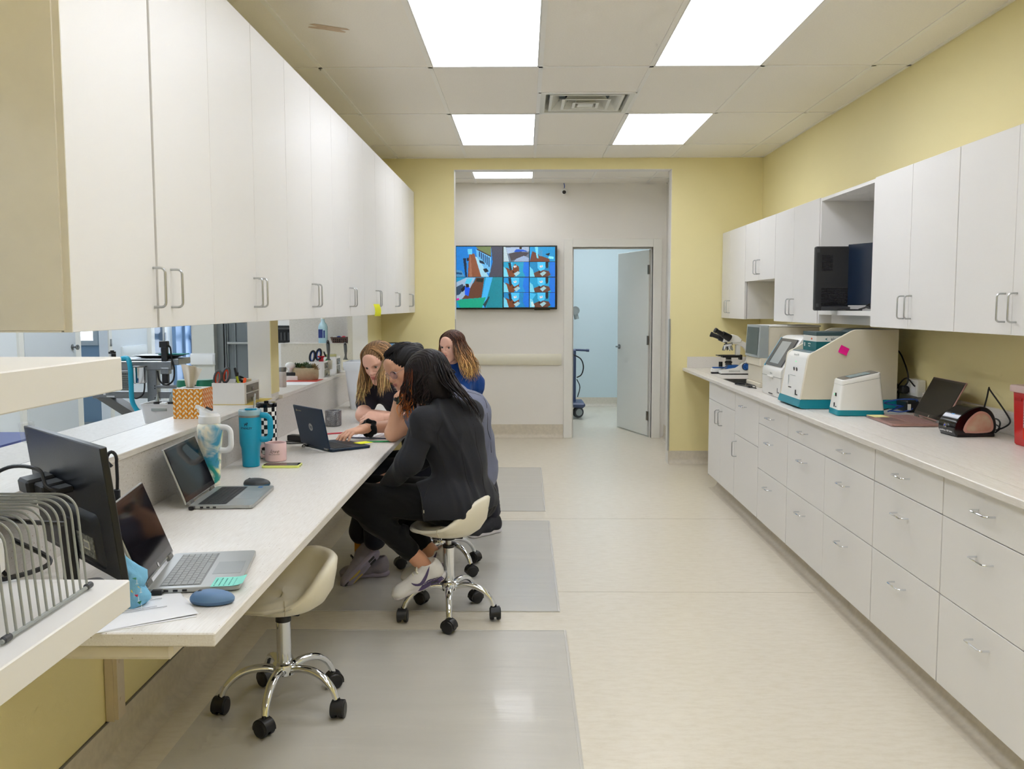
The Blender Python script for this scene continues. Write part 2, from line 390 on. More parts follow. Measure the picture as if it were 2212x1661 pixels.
obj('lever_handle', hb, STE, d1)
# ---------------- ceiling ----------------
T = .6096; X0 = -1.13; YA = 5.135; GX = [X0+T*k for k in range(0, 6)]; ROWS = [YA+2*T*j for j in range(-6, 3)]
TB = M('ceiling_grid_enamel', (240, 238, 232), rough=.4, noise=(6, .02))
TL = M('ceiling_tile_board', (243, 239, 230), rough=.75, noise=(120, .04), bump=(220, .12))
gb = MB(); xs = [LX]+GX+[RX]; ys = [y for y in ROWS if NY < y < FY]
for x in GX: gb.box(x-.012, x+.012, NY, FY, CZ, CZ+.03)
for y in ys: gb.box(LX, RX, y-.012, y+.012, CZ, CZ+.03)
gb.box(GX[2], GX[3], YA+T-.012, YA+T+.012, CZ, CZ+.03)
gb.box(LX, LX+.015, NY, FY, CZ, CZ+.02).box(RX-.02, RX, NY, FY, CZ, CZ+.02).box(LX, RX, FY-.015, FY, CZ, CZ+.02)
gb.box(LX-.1, RX+.1, NY-.1, FY, CZ+.30, CZ+.34)
ceil = S('ceiling', gb, TB)
panels = []; _tm = {}
def tile(x0, x1, y0, y1, z, par, mat=TL):
    key = (round(x1-x0, 3), round(y1-y0, 3))
    if key not in _tm:
        w_, d_ = key; _tm[key] = mkmesh('ceiling_tile', MB().box(-w_/2+.004, w_/2-.004, -d_/2+.004, d_/2-.004, 0, .016, .001), mat)
    o = bpy.data.objects.new('ceiling_tile', _tm[key]); COL.objects.link(o); o.parent = par; o.location = ((x0+x1)/2, (y0+y1)/2, z+.004)
yy = [NY]+ys+[FY]
for c in range(len(xs)-1):
    for r in range(len(yy)-1):
        x0, x1, y0, y1 = xs[c], xs[c+1], yy[r], yy[r+1]
        if x1-x0 < .03 or y1-y0 < .03: continue
        row = round((y0-YA)/(2*T)) if y1-y0 > 1.2 else None
        if c in (2, 4) and row is not None and row in (-5, -3, -1, 1): panels.append((x0, x1, y0, y1)); continue
        if c == 3 and row == 0:
            tile(x0, x1, y0, y0+T, CZ, ceil); vent_at = ((x0+x1)/2, y0+1.5*T); continue
        tile(x0, x1, y0, y1, CZ, ceil)
obj('ceiling_stain', MB().at((-.93, 4.42, CZ+.0030), (0, 0, .5)).grid(lambda u, v: ((u-.5)*.16*(1+.3*math.sin(9*v)), (v-.5)*.07, 0.0006*math.sin(40*u*v)), 8, 4), M('brown_water_stain', (214, 192, 166), rough=.9, noise=(40, .15)), ceil)
LP = M('lit_ceiling_panel', (255, 255, 255), emit=((239, 244, 255), LIGHT_MAIN))
PF = M('light_panel_frame', (236, 236, 232), rough=.4, noise=(8, .02))
words_ = {(2, 1): 'far left lit flat ceiling panel, the smaller one beyond the air vent', (4, 1): 'far right lit flat ceiling panel, the smaller one beyond the air vent',
          (2, -1): 'large lit ceiling panel left of the aisle, cut by the top edge of the view', (4, -1): 'large lit ceiling panel right of the aisle, cut by the top edge of the view'}
for (x0, x1, y0, y1) in panels:
    c = xs.index(x0); row = round((y0-YA)/(2*T))
    lab = words_.get((c, row), 'lit flat ceiling panel behind the viewpoint, %s column, %s' % ('left' if c == 2 else 'right', 'over the near end' if row == -3 else 'at the near wall'))
    t = thing('ceiling_light', lab, 'ceiling light', ((x0+x1)/2, (y0+y1)/2, CZ), 0, 'flat ceiling light panels')
    a, b = (x1-x0)/2-.013, (y1-y0)/2-.013
    obj('diffuser', MB().box(-a+.006, a-.006, -b+.006, b-.006, .004, .012), LP, t)
    obj('frame', MB().box(-a, a, -b, -b+.006, 0, .03).box(-a, a, b-.006, b, 0, .03).box(-a, -a+.006, -b, b, 0, .03).box(a-.006, a, -b, b, 0, .03).box(-a, a, -b, b, .03, .04), PF, t)
# air vent: nested square louvres stepping down
t = thing('air_vent', 'white square ceiling air vent with nested louvres and a dark centre', 'air vent', (vent_at[0], vent_at[1], CZ))
VW = M('vent_white_enamel', (222, 222, 212), rough=.4, noise=(6, .02))
def sqring(mb, a0, z0, a1, z1, th=.002):
    for s_ in ((1, 0), (-1, 0), (0, 1), (0, -1)):
        def P(a, sgn, z):
            return (s_[0]*a, sgn*a, z) if s_[0] else (sgn*a, s_[1]*a, z)
        mb.add([P(a0, -1, z0), P(a0, 1, z0), P(a1, 1, z1), P(a1, -1, z1), P(a0, -1, z0+th), P(a0, 1, z0+th), P(a1, 1, z1+th), P(a1, -1, z1+th)],
               [(0, 1, 2, 3), (7, 6, 5, 4), (0, 4, 5, 1), (3, 2, 6, 7)])
fb = MB(); sqring(fb, .293, 0, .262, 0); sqring(fb, .262, 0, .235, .075); obj('frame', fb, VW, t)
for (a0, z0, a1, z1) in ((.235, .002, .165, .065), (.155, -.006, .10, .055), (.085, -.012, .055, .03)):
    lb = MB(); sqring(lb, a0, z0, a0-.018, z0); sqring(lb, a0-.018, z0, a1, z1); obj('louvre', lb, VW, t)
obj('core', MB().box(-.05, .05, -.05, .05, -.012, -.010), VW, t)
obj('duct', MB().box(-.235, .235, -.235, .235, .12, .13).at((0, 0, .05)).lathe([(.13, 0), (.13, .07)], 24, False, False), M('dark_duct', (60, 62, 58), rough=.7, noise=(9, .2)), t)
# hall ceiling
hb = MB(); HZ = 2.745
for x in [X0+T*k for k in range(0, 5)]: hb.box(x-.012, x+.012, FY+.14, HY, HZ, HZ+.03)
for y in (9.47, 8.86): hb.box(-1.42, HRX, y-.012, y+.012, HZ, HZ+.03)
hb.box(-1.42, HRX, FY+.14, HY, HZ+.2, HZ+.22).box(-1.42, HRX, HY-.015, HY, HZ, HZ+.02).box(HRX-.015, HRX, FY+.14, HY, HZ, HZ+.02)
hc = S('ceiling_hall', hb, TB); hx = [-1.42]+[X0+T*k for k in range(0, 5)]+[HRX]; hy = [FY+.14, 8.86, 9.47, HY]
for c in range(len(hx)-1):
    for r in range(3):
        if (r, c) in ((1, 2), (0, 5)):  # the second panel is an added light, kept out of view above the opening
            t = thing('ceiling_light', {2: 'narrow lit ceiling panel in the hall seen over the yellow opening', 5: 'unseen lit panel added to brighten the hall, behind the right of the opening'}[c], 'ceiling light', ((hx[c]+hx[c+1])/2, (hy[r]+hy[r+1])/2, HZ), 0, 'flat ceiling light panels')
            a, b = (hx[c+1]-hx[c])/2-.013, (hy[r+1]-hy[r])/2-.013
            obj('diffuser', MB().box(-a, a, -b, b, .004, .012), M('lit_hall_panel', (255, 255, 255), emit=((246, 248, 255), LIGHT_HALL)), t)
            continue
        tile(hx[c], hx[c+1], hy[r], hy[r+1], HZ, hc)
S('ceiling_exam', MB().box(-.98, 2.48, HY+.11, 13.1, 2.75, 2.8), TL)
t = thing('ceiling_light', 'lit ceiling panel of the pale blue exam room behind the open door', 'ceiling light', (.9, 11.6, 2.74), 0, 'flat ceiling light panels')
obj('diffuser', MB().box(-.6, .6, -.6, .6, -.012, -.004), M('lit_exam_panel', (255, 255, 255), emit=((240, 246, 255), 7.5)), t); obj('frame', MB().box(-.61, .61, -.61, .61, -.004, .0), PF, t)
# television on the hall wall
tv = thing('television', 'wall-mounted black television showing a grid of bluish security camera views', 'television', ((-.743+.349)/2, HY-.052, (1.403+2.082)/2))
W_, H_ = 1.09, .679
obj('casing', MB().box(-W_/2, W_/2, -.012, .025, -H_/2, H_/2, .003).box(-.3, .3, .024, .05, -.2, .2), GBL, tv)
obj('sensor_bar', MB().box(.30, .47, -.012, .012, -H_/2-.008, -H_/2+.002, .001), GBL, tv)
rs = np.random.RandomState(3)
def wood(im, poly, base=(112, 66, 44)):
    poly_fill(im, poly, base)
IW, IH = 264, 160; im = np.zeros((IH, IW, 3)); im[:] = (8, 10, 14)
def R(x0, y0, x1, y1, c): im[int(y0):int(y1), int(x0):int(x1)] = c
# left top: corridor with long wood floor
R(0, 0, 122, 78, (22, 120, 205)); poly_fill(im, [(92, 0), (122, 0), (122, 78), (86, 78), (96, 40)], (66, 68, 84)); poly_fill(im, [(52, 0), (92, 0), (92, 26), (60, 8)], (104, 118, 78))
poly_fill(im, [(30, 78), (66, 78), (48, 18), (34, 18)], (128, 78, 56)); poly_fill(im, [(34, 78), (42, 78), (38, 22), (36, 22)], (150, 100, 78))
poly_fill(im, [(66, 78), (86, 78), (58, 28), (50, 26)], (150, 200, 225)); poly_fill(im, [(52, 6), (92, 26), (90, 66), (84, 70), (54, 26)], (96, 170, 220)); poly_fill(im, [(54, 5), (92, 24), (92, 27), (54, 8)], (60, 44, 50))
for k in range(6): poly_fill(im, [(60+k*5, 12+k*3), (63+k*5, 13+k*3), (63+k*5, 28+k*5), (60+k*5, 25+k*5)], (28, 60, 110))
poly_fill(im, [(30, 6), (42, 6), (42, 20), (31, 20)], (90, 190, 235)); poly_fill(im, [(18, 30), (26, 30), (28, 78), (24, 78)], (16, 40, 70)); poly_fill(im, [(70, 58), (80, 56), (86, 64), (76, 67)], (24, 28, 40)); R(28, 29, 33, 37, (14, 22, 40))
poly_fill(im, [(60, 34), (72, 38), (76, 46), (62, 42)], (18, 34, 60)); poly_fill(im, [(0, 60), (14, 62), (22, 78), (0, 78)], (70, 140, 190)); poly_fill(im, [(0, 66), (14, 67), (16, 72), (0, 71)], (20, 70, 120))
# left bottom: desk, person in blue, teal wall
R(0, 79, 122, 158, (20, 140, 190)); poly_fill(im, [(76, 79), (122, 79), (122, 158), (80, 158)], (16, 130, 150)); poly_fill(im, [(78, 79), (96, 79), (74, 158), (60, 158), (70, 120)], (60, 170, 235))
poly_fill(im, [(52, 80), (74, 80), (66, 132), (12, 136), (22, 118), (46, 92)], (96, 60, 48)); poly_fill(im, [(54, 82), (72, 82), (70, 92), (52, 90)], (34, 36, 34)); poly_fill(im, [(0, 92), (26, 80), (50, 80), (34, 112), (14, 136), (0, 138)], (150, 176, 205))
poly_fill(im, [(0, 104), (16, 96), (22, 106), (8, 124), (0, 126)], (40, 66, 96)); poly_fill(im, [(12, 110), (22, 100), (26, 106), (16, 118)], (16, 24, 40)); poly_fill(im, [(22, 104), (30, 100), (36, 108), (32, 128), (22, 124)], (24, 88, 230)); poly_fill(im, [(24, 96), (32, 96), (34, 104), (26, 106)], (34, 24, 26))
poly_fill(im, [(0, 138), (78, 131), (68, 158), (10, 158)], (12, 158, 130)); poly_fill(im, [(0, 134), (6, 133), (8, 138), (0, 139)], (200, 20, 150)); poly_fill(im, [(70, 150), (86, 128), (88, 130), (76, 158)], (30, 60, 70)); poly_fill(im, [(28, 82), (44, 82), (36, 96), (22, 96)], (80, 190, 230))
# eight small views
k = 0
for ry in range(4):
    for cx in range(2):
        x0 = 125+cx*69; y0 = 1+ry*39.5; x1 = x0+67; y1 = y0+38; R(x0, y0, x1, y1, (24, 128+10*(k % 3), 205-8*(k % 4)))
        def q(pts, c): poly_fill(im, [(x0+a*67, y0+b*38) for a, b in pts], c)
        if k == 0:
            R(x0, y0, x1, y1, (96, 110, 130)); q([(0, 0), (.08, 0), (.22, 1), (0, 1)], (170, 190, 200)); q([(.1, .05), (1, .0), (1, .3), (.15, .45)], (150, 170, 195)); q([(.2, .45), (.6, .3), (1, .4), (.9, .6), (.3, .95)], (66, 62, 70)); q([(.5, .15), (.8, .2), (.95, .3), (.4, .35)], (20, 80, 190)); q([(.5, .8), (.8, .6), (1, .75), (1, 1), (.4, 1)], (140, 160, 190)); q([(.62, 0), (.72, 0), (.72, .15), (.62, .15)], (40, 30, 30))
        elif k == 1:
            q([(.1, .3), (.25, .4), (.5, .65), (.75, .8), (.8, 1), (0, 1)], (104, 62, 48)); q([(.2, 0), (.32, 0), (.34, .8), (.28, .75)], (110, 200, 225)); q([(.34, .2), (.5, .25), (.5, .65), (.36, .6)], (60, 140, 190)); q([(.6, .5), (.8, .4), (.75, .6)], (14, 22, 34))
            for a in (.75, .85, .8): q([(a, .55+a*.1), (a+.1, .6+a*.1), (a+.08, .75+a*.1), (a-.02, .7+a*.1)], (120, 215, 235))
        else:
            q([(.15, .75), (.45, .5), (.8, .62), (.9, .75), (.7, 1), (.12, 1)] if k % 2 else [(.08, .35), (.3, .5), (.45, .1), (.6, .3), (.62, .6), (.4, 1), (.1, 1)], (112, 62, 38) if k % 2 == 0 else (92, 60, 52))
            q([(.2, .05), (.34, .02), (.36, .5), (.22, .55)] if k == 2 else [(.3, 0), (.62, 0), (.6, .45), (.42, .62), (.32, .4)], (70, 185, 235))
            q([(.38, .25), (.5, .2), (.52, .32), (.42, .38)], (215, 215, 220)); q([(.42, .25), (.48, .23), (.48, .28)], (120, 40, 40))
            q([(.4, .78), (.56, .6), (.66, .72), (.5, .96)], (150, 190, 200)); q([(.62, .0), (.74, 0), (.72, .4), (.64, .42)] if k % 2 else [(.18, .05), (.28, 0), (.33, .5), (.24, .6)], (34, 36, 44))
            q([(.0, .3), (.12, .5), (.2, 1), (0, 1)], (110, 200, 230)); q([(.8, 0), (1, 0), (1, 1), (.86, 1), (.76, .6)], (20, 112, 215)); q([(.35, .62), (.4, .6), (.42, .68), (.36, .72)], (16, 18, 22))
            if k == 7: q([(.0, 0), (.25, .1), (.1, .45), (0, .4)], (60, 180, 230)); q([(.05, .62), (.12, .6), (.2, .9), (.08, .95)], (190, 225, 235))
        k += 1
im[78] = (10, 30, 50); im = np.clip(im*rs.uniform(.94, 1.06, im.shape[:2]+(1,)), 0, 255)
raster('screen', im, W_-.02, H_-.02, M('lit_tv_picture', (0, 0, 0), rough=.25, attr='Col', emit=(None, .5)), tv, Matrix.Translation((0, -.0128, 0)))
# security camera
t = thing('security_camera', 'small white dome security camera with black lens and blue cable at hall ceiling', 'camera', (.42, HY, 2.66))
obj('mount', MB().at((0, -.0, .0), (PI/2, 0, 0)).cyl(.028, 0, .02, 20), WPL, t)
obj('body', MB().ell((0, -.04, -.005), (.033, .033, .033), 20, 12), WPL, t)
obj('lens', MB().at((0, -.052, -.012), (PI/2+.3, 0, 0)).cyl(.024, 0, .02, 20, .018), GBL, t)
obj('cable', MB().tube(spline([(0, -.01, .02), (.006, -.012, .05), (.0, -.01, .085)]), .004), M('blue_cable', (40, 80, 170), rough=.5, noise=(10, .05)), t)
# ---------------- cabinets ----------------
RX = 2.117
CAB = M('white_cabinet_laminate', (229, 227, 224), rough=.45, noise=(2.5, .015), bump=(90, .02), stretch=(1, 1, .25))
CAR = M('cabinet_carcass', (212, 205, 190), rough=.45, noise=(4, .03))
EDG = M('tan_edge_banding', (220, 212, 194), rough=.45, noise=(12, .05))
DRK = M('cabinet_gap_shadow_board', (120, 108, 90), rough=.7, noise=(9, .1))
_h = {}
def handle(par, loc, vert=True, side=1, L=.104, so=.032, r=.0036):
    """bent bar pull; side = +1 sticks out towards +x, -1 towards -x"""
    key = (vert, side)
    if key not in _h:
        mb = MB(); rr = .012; a = L/2
        pts = [(0, -a), (so-rr, -a)]+[(so-rr+rr*math.sin(t), -a+rr-rr*math.cos(t)) for t in [PI/2*i/4 for i in range(1, 5)]]
        pts = pts+[(x, -z) for x, z in pts[::-1]]
        P3 = [((side*x, 0, z) if vert else (side*x, z, 0)) for x, z in pts]
        mb.tube(P3, r, 10); _h[key] = mkmesh('handle', mb, ALU if vert else CHR)
    o = bpy.data.objects.new('handle', _h[key]); COL.objects.link(o); o.parent = par; o.location = loc
# left wall cabinets: doors at x=-.99, seven units
ZB, ZT = 1.386, 2.453
LU = [1.976, 2.891, 3.812, 4.716, 5.62, 6.53, 7.43, 8.21]
ordn = ['nearest', 'second', 'third', 'fourth', 'fifth', 'sixth', 'farthest']
for i in range(7):
    y0, y1 = LU[i], LU[i+1]; mid = 2.446 if i == 0 else (y0+y1)/2
    lab = ('%s double-door white wall cabinet above the long desk' % ordn[i]) + (', with tan end panel' if i == 0 else ' with a yellow note' if i == 4 else '')
    t = thing('wall_cabinet', lab, 'cabinet', (0, y0, 0), 0, 'white wall cabinets over the desk'); D = y1-y0
    cb = MB().box(LX, -1.012, .0181, D-.0181, ZB, ZB+.018).box(LX, -1.012, .0181, D-.0181, ZT-.018, ZT).box(LX, -1.012, 0, .018, ZB, ZT).box(LX, -1.012, D-.018, D, ZB, ZT).box(LX+.001, LX+.006, .0182, D-.0182, ZB+.0182, ZT-.0182).box(LX+.006, -1.03, .02, D-.02, 1.9, 1.918)
    if i == 0:
        cb.mi = 1; cb.box(LX, -1.006, -.006, -.0005, ZB, ZT).box(LX, -1.012, -.006, .9, ZB-.004, ZB-.0005)
        cb.mi = 0; cb.box(-1.03, -1.0118, .44, .50, ZB+.0005, ZT-.0005)
    obj('body', cb, [CAR, EDG], t)
    g = .008 if i == 0 else .0018
    for k, (a, b) in enumerate(((0.0015, mid-y0-g), (mid-y0+g, D-.0015))):
        d = obj('door', MB().box(-1.009, -.99, a, b, ZB-.004, ZT, .0012), CAB, t)
        if i == 0 and k == 0: obj('edge', MB().box(-1.009, -.9905, a-.002, a, ZB-.004, ZT), EDG, d)
        hy = (b-.03) if k == 0 else (a+.03)
        if i == 0: hy = (2.42-y0) if k == 0 else (2.540-y0)
        handle(d, (-.99, hy, 1.489), True, 1)
mb = MB(); mb.at((-.988, 5.93, 1.44)).grid(lambda u, v: (.002+.036*u+.01*math.sin(v*3), (u-.5)*.02+.03*v*v, .012-.078*v), 4, 8)
obj('sticky_note', mb, M('neon_yellow_paper', (244, 246, 60), rough=.7, noise=(20, .03)), label='curled neon yellow flag note hanging on the white wall cabinet doors', cat='sticky note')
# right wall cabinets, doors at x=1.77
RU = [(7.36, 8.21, 1.332, 7.91, 'farthest white wall cabinet above the counter, in the yellow corner'), (6.49, 7.355, 1.632, 6.93, 'short white wall cabinet with an open niche under it'),
      (5.535, 6.487, 1.332, 6.045, 'white double-door wall cabinet left of the black screen niche'), (3.775, 4.67, 1.332, 4.225, 'white double-door wall cabinet just right of the black screen niche'),
      (2.88, 3.772, 1.332, 3.33, 'nearest white wall cabinet over the counter, cut by the right edge')]
for i, (y0, y1, zb, mid, lab) in enumerate(RU):
    zt = 2.082; D = y1-y0
    t = thing('wall_cabinet', lab, 'cabinet', (0, y0, 0), 0, 'white wall cabinets over the counter')
    cb = MB().box(1.792, RX, .0181, D-.0181, zb, zb+.018).box(1.792, RX, .0181, D-.0181, zt-.018, zt).box(1.792, RX, 0, .018, zb, zt).box(1.792, RX, D-.018, D, zb, zt).box(RX-.006, RX-.001, .0182, D-.0182, zb+.0182, zt-.0182).box(1.81, RX-.006, .02, D-.02, 1.8, 1.818)
    obj('body', cb, CAB if i in (0, 1) else CAR, t)
    for a, b, s_ in ((.002, mid-y0-.0018, -1), (mid-y0+.0018, D-.002, 1)):
        d = obj('door', MB().box(1.77, 1.789, a, b, zb-.002, zt, .0012), CAB, t)
        handle(d, (1.77, (b-.03) if s_ < 0 else (a+.045), zb+.098), True, -1)
t = thing('open_cabinet', 'open white cabinet niche holding the black computer between wall cabinets', 'cabinet', (0, 4.675, 0))
D = .855; cb = MB()
cb.box(1.775, RX, D-.018, D, 1.332, 2.078).box(1.775, RX, 0, .018, 1.332, 2.078).box(1.775, RX, .018, D-.018, 2.06, 2.078).box(1.775, RX, .018, D-.018, 1.385, 1.41).box(RX-.008, RX, .018, D-.018, 1.41, 2.06).box(1.85, 1.868, .018, D-.018, 1.332, 1.385)
obj('body', cb, CAB, t)
# base cabinets of the right side, fronts at x=1.455
TOPZ = .852; BOT = .112; FX = 1.455
def base(y0, y1, fronts, lab, end=False):
    t = thing('base_cabinet', lab, 'cabinet', (0, y0, 0), 0, 'white base cabinets under the counter'); D = y1-y0
    cb = MB().box(FX+.021, RX, 0, D, BOT, BOT+.018).box(FX+.021, RX, 0, .018, BOT, TOPZ).box(FX+.021, RX, D-.018, D, BOT, TOPZ).box(FX+.022, FX+.03, .01, D-.01, BOT, TOPZ).box(RX-.006, RX, 0, D, BOT, TOPZ)
    if end: cb.mi = 1; cb.box(FX+.001, RX, D, D+.004, .10, TOPZ)
    obj('body', cb, [CAR, CAB], t)
    for (kind, a, b, z0, z1, hs) in fronts:
        a = 0 if a is None else a-y0; b = D if b is None else b-y0
        o = obj(kind, MB().box(FX, FX+.019, a+.0018, b-.0018, z0+.0018, z1-.0018, .001), CAB, t)
        for h in hs:
            if h[0] == 'v': handle(o, (FX, h[1]-y0, h[2]), True, -1, )
            else: handle(o, (FX, h[1]-y0, h[2]), False, -1)
z1_, z2_ = .432, .712
base(6.255, 7.137, [('filler_panel', None, None, z2_, TOPZ, []), ('door', 6.70, None, BOT, z2_, [('v', 6.76, .61)]), ('door', None, 6.70, BOT, z2_, [('v', 6.655, .61)])], 'farthest white base cabinet: two doors under a blank panel', True)
base(5.617, 6.25, [('drawer', None, None, .558, TOPZ, [('h', 5.98, .775)]), ('door', None, None, BOT, .558, [('v', 6.19, .46)])], 'white base cabinet with one deep drawer over a single door')
base(4.992, 5.613, [('drawer', None, None, z2_, TOPZ, [('h', 5.32, .775)]), ('drawer', None, None, z1_, z2_, [('h', 5.33, .625)]), ('drawer', None, None, BOT, z1_, [('h', 5.34, .352)])], 'narrow three-drawer white base cabinet beside the single-door one')
t = None
base(3.748, 4.988, [('drawer', None, None, z2_, TOPZ, [('h', 4.69, .78), ('h', 4.08, .78)]), ('drawer', 4.366, None, z1_, z2_, [('h', 4.69, .63)]), ('drawer', 4.366, None, BOT, z1_, [('h', 4.70, .35)]),
     ('drawer', None, 4.366, z1_, z2_, [('h', 4.08, .63)]), ('drawer', None, 4.366, BOT, z1_, [('h', 4.08, .355)])], 'double-width white base cabinet whose wide top drawer has two handles')
base(3.130, 3.744, [('drawer', None, None, z2_, TOPZ, [('h', 3.455, .785)]), ('drawer', None, None, z1_, z2_, [('h', 3.455, .632)]), ('drawer', None, None, BOT, z1_, [('h', 3.455, .356)])], 'three-drawer white base cabinet below the small black label printer')
base(2.508, 3.126, [('drawer', None, None, z2_, TOPZ, [('h', 2.83, .785)]), ('drawer', None, None, z1_, z2_, [('h', 2.83, .632)]), ('drawer', None, None, BOT, z1_, [('h', 2.83, .358)])], 'three-drawer white base cabinet at the right edge below the red bin')
base(1.89, 2.504, [('drawer', None, None, z2_, TOPZ, [('h', 2.2, .785)]), ('drawer', None, None, z1_, z2_, [('h', 2.2, .632)]), ('drawer', None, None, BOT, z1_, [('h', 2.2, .358)])], 'three-drawer white base cabinet running out of view at bottom right')
S('trim_6', MB().box(1.535, 1.55, 1.8, 7.137, 0, BOT).box(1.55, RX, 7.12, 7.137, 0, BOT), COV)
mb = MB(); prof = [(0, .09), (-.004, .05)]+[(-.05+.046*math.cos(t)-.0, .05-.049*math.sin(t)) for t in [PI/2*i/5 for i in range(1, 6)]]+[(-.075, .0012), (0, .0005)]
mb.loft([[(1.535+a, y, z) for a, z in prof] for y in (1.8, 7.14)]); S('baseboard_cabinets', mb, COV)
# counters
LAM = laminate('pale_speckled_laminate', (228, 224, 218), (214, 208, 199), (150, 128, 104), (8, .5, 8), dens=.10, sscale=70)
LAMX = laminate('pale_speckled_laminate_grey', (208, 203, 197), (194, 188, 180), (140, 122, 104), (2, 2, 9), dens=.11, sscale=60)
t = thing('countertop', 'long pale speckled countertop on the white base cabinets of the right wall', 'countertop', (0, 1.8, 0))
ct = MB(); Yb = FY-1.8; zc0, zc1 = .853, .88
hx0, hx1, hy0, hy1 = 1.52, 1.98, 6.40-1.8, 6.95-1.8
ct.box(1.43, hx0, 0, Yb, zc0, zc1, .003).box(hx1, RX, 0, Yb, zc0, zc1, .003).box(hx0, hx1, 0, hy0, zc0, zc1).box(hx0, hx1, hy1, Yb, zc0, zc1)
obj('top', ct, LAM, t)
obj('backsplash', MB().box(RX-.02, RX, 0, Yb, zc1, .98, .002), LAM, t)
obj('end_backsplash', MB().box(1.47, RX-.02, Yb-.02, Yb, zc1, .98, .002), LAM, t)
t = thing('sink', 'small dark steel sink sunk in the counter in front of the microscope', 'sink', ((hx0+hx1)/2, (hy0+hy1)/2+1.8, zc1))
a, b = (hx1-hx0)/2, (hy1-hy0)/2
obj('basin', MB().box(-a, a, -b, -b+.004, -.17, .001).box(-a, a, b-.004, b, -.17, .001).box(-a, -a+.004, -b, b, -.17, .001).box(a-.004, a, -b, b, -.17, .001).box(-a, a, -b, b, -.175, -.17), STE, t)
obj('drain', MB().cyl(.04, -.17, -.166, 24), CHR, t)
# long desk on the left
DZ = .75
t = thing('desk', 'long pale laminate desk running along the low yellow wall under the cabinets', 'desk', (LX, 1.855, 0))
dk = MB().box(0.002, .645, 0, FY-1.86, DZ-.03, DZ, .003)
obj('desktop', dk, LAM, t)
obj('support_panel', MB().box(.002, .545, .02, 1.0, DZ-.068, DZ-.0305, .008), EDG, t)
for y in (.84, 3.2, 5.4):
    b_ = MB().box(.002, .028, y, y+.055, .155, DZ-.069).box(.028, .040, y+.003, y+.052, .16, DZ-.10)
    for z in (.22, .34, .58): b_.at((.040, y+.022, z), (0, PI/2, 0)).cyl(.006, 0, .002, 10)
    b_.at(); o = obj('bracket', b_, M('painted_bracket', (214, 200, 180), rough=.4, noise=(20, .04)), t)
t = thing('ledge', 'raised pale speckled laminate ledge between the desk and the treatment room', 'ledge', (LX, 1.2, 0))
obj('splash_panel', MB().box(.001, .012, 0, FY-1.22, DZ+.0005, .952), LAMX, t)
obj('shelf_top', MB().box(-.20, .018, 0, 3.43, .952, .972, .002).box(-.20, -.002, 3.43, 3.57, .952, .972, .002).box(-.20, .018, 3.57, 5.37, .952, .972, .002), LAM, t)
obj('seam', MB().box(-.203, -.201, 0, 5.35, .93, .9715), DGR, t)
t = thing('treatment_counter', 'lower pale counter behind the ledge on the treatment room side', 'countertop', (-1.96, 1.2, 0))
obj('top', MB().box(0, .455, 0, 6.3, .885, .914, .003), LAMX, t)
obj('base', MB().box(.03, .455, .02, 6.3, 0, .885), CAB, t)
# thick white shelves at the near left
t = thing('wall_shelf', 'thick white shelf at the lower left with a wire rack and cables on it', 'shelf', (-1.29, .1, .955))
obj('board', MB().box(0, .655, 0, 1.318, 0, .046, .002), CAB, t)
obj('bracket', MB().box(0, .03, .1, .14, -.25, 0).box(0, .4, .1, .14, -.03, 0), WPL, t)
t = thing('wall_shelf', 'thick white shelf at the left just below the wall cabinets, a cable loop on it', 'shelf', (-1.29, .1, 1.306))
obj('board', MB().box(0, .65, 0, 1.330, 0, .053, .002), CAB, t)
obj('side_panel', MB().box(0, .64, 0.0, .02, -.305, 0), CAB, t)
# chair mats
MAT = M('frosted_chair_mat', (196, 192, 182), rough=.30, noise=(3, .06), bump=(6, .25, .01), stretch=(.35, 3, 1), coat=.15)
for (y0, y1, x1, lab) in ((2.12, 3.925, .185, 'nearest translucent grey chair mat, under the empty cream stool'), (4.17, 5.99, .168, 'middle translucent grey chair mat, under the seated women'), (6.27, 8.0, .15, 'farthest translucent grey chair mat, behind the women')):
    t = thing('chair_mat', lab, 'floor mat', (0, y0, 0), 0, 'translucent chair mats along the desk'); D = y1-y0; x0 = -1.15
    vs = []; n = 24
    mb = MB().box(x0, x1, 0, D, .0006, .0028, .0008); obj('sheet', mb, MAT, t)
    obj('rim', MB().box(x1-.012, x1-.004, .005, D-.005, .0028, .0042, .0005).box(x0+.02, x1-.01, .004, .012, .0028, .0042, .0005).box(x0+.02, x1-.01, D-.012, D-.004, .0028, .0042, .0005), M('mat_rim', (206, 203, 196), rough=.2, noise=(6, .05)), t)
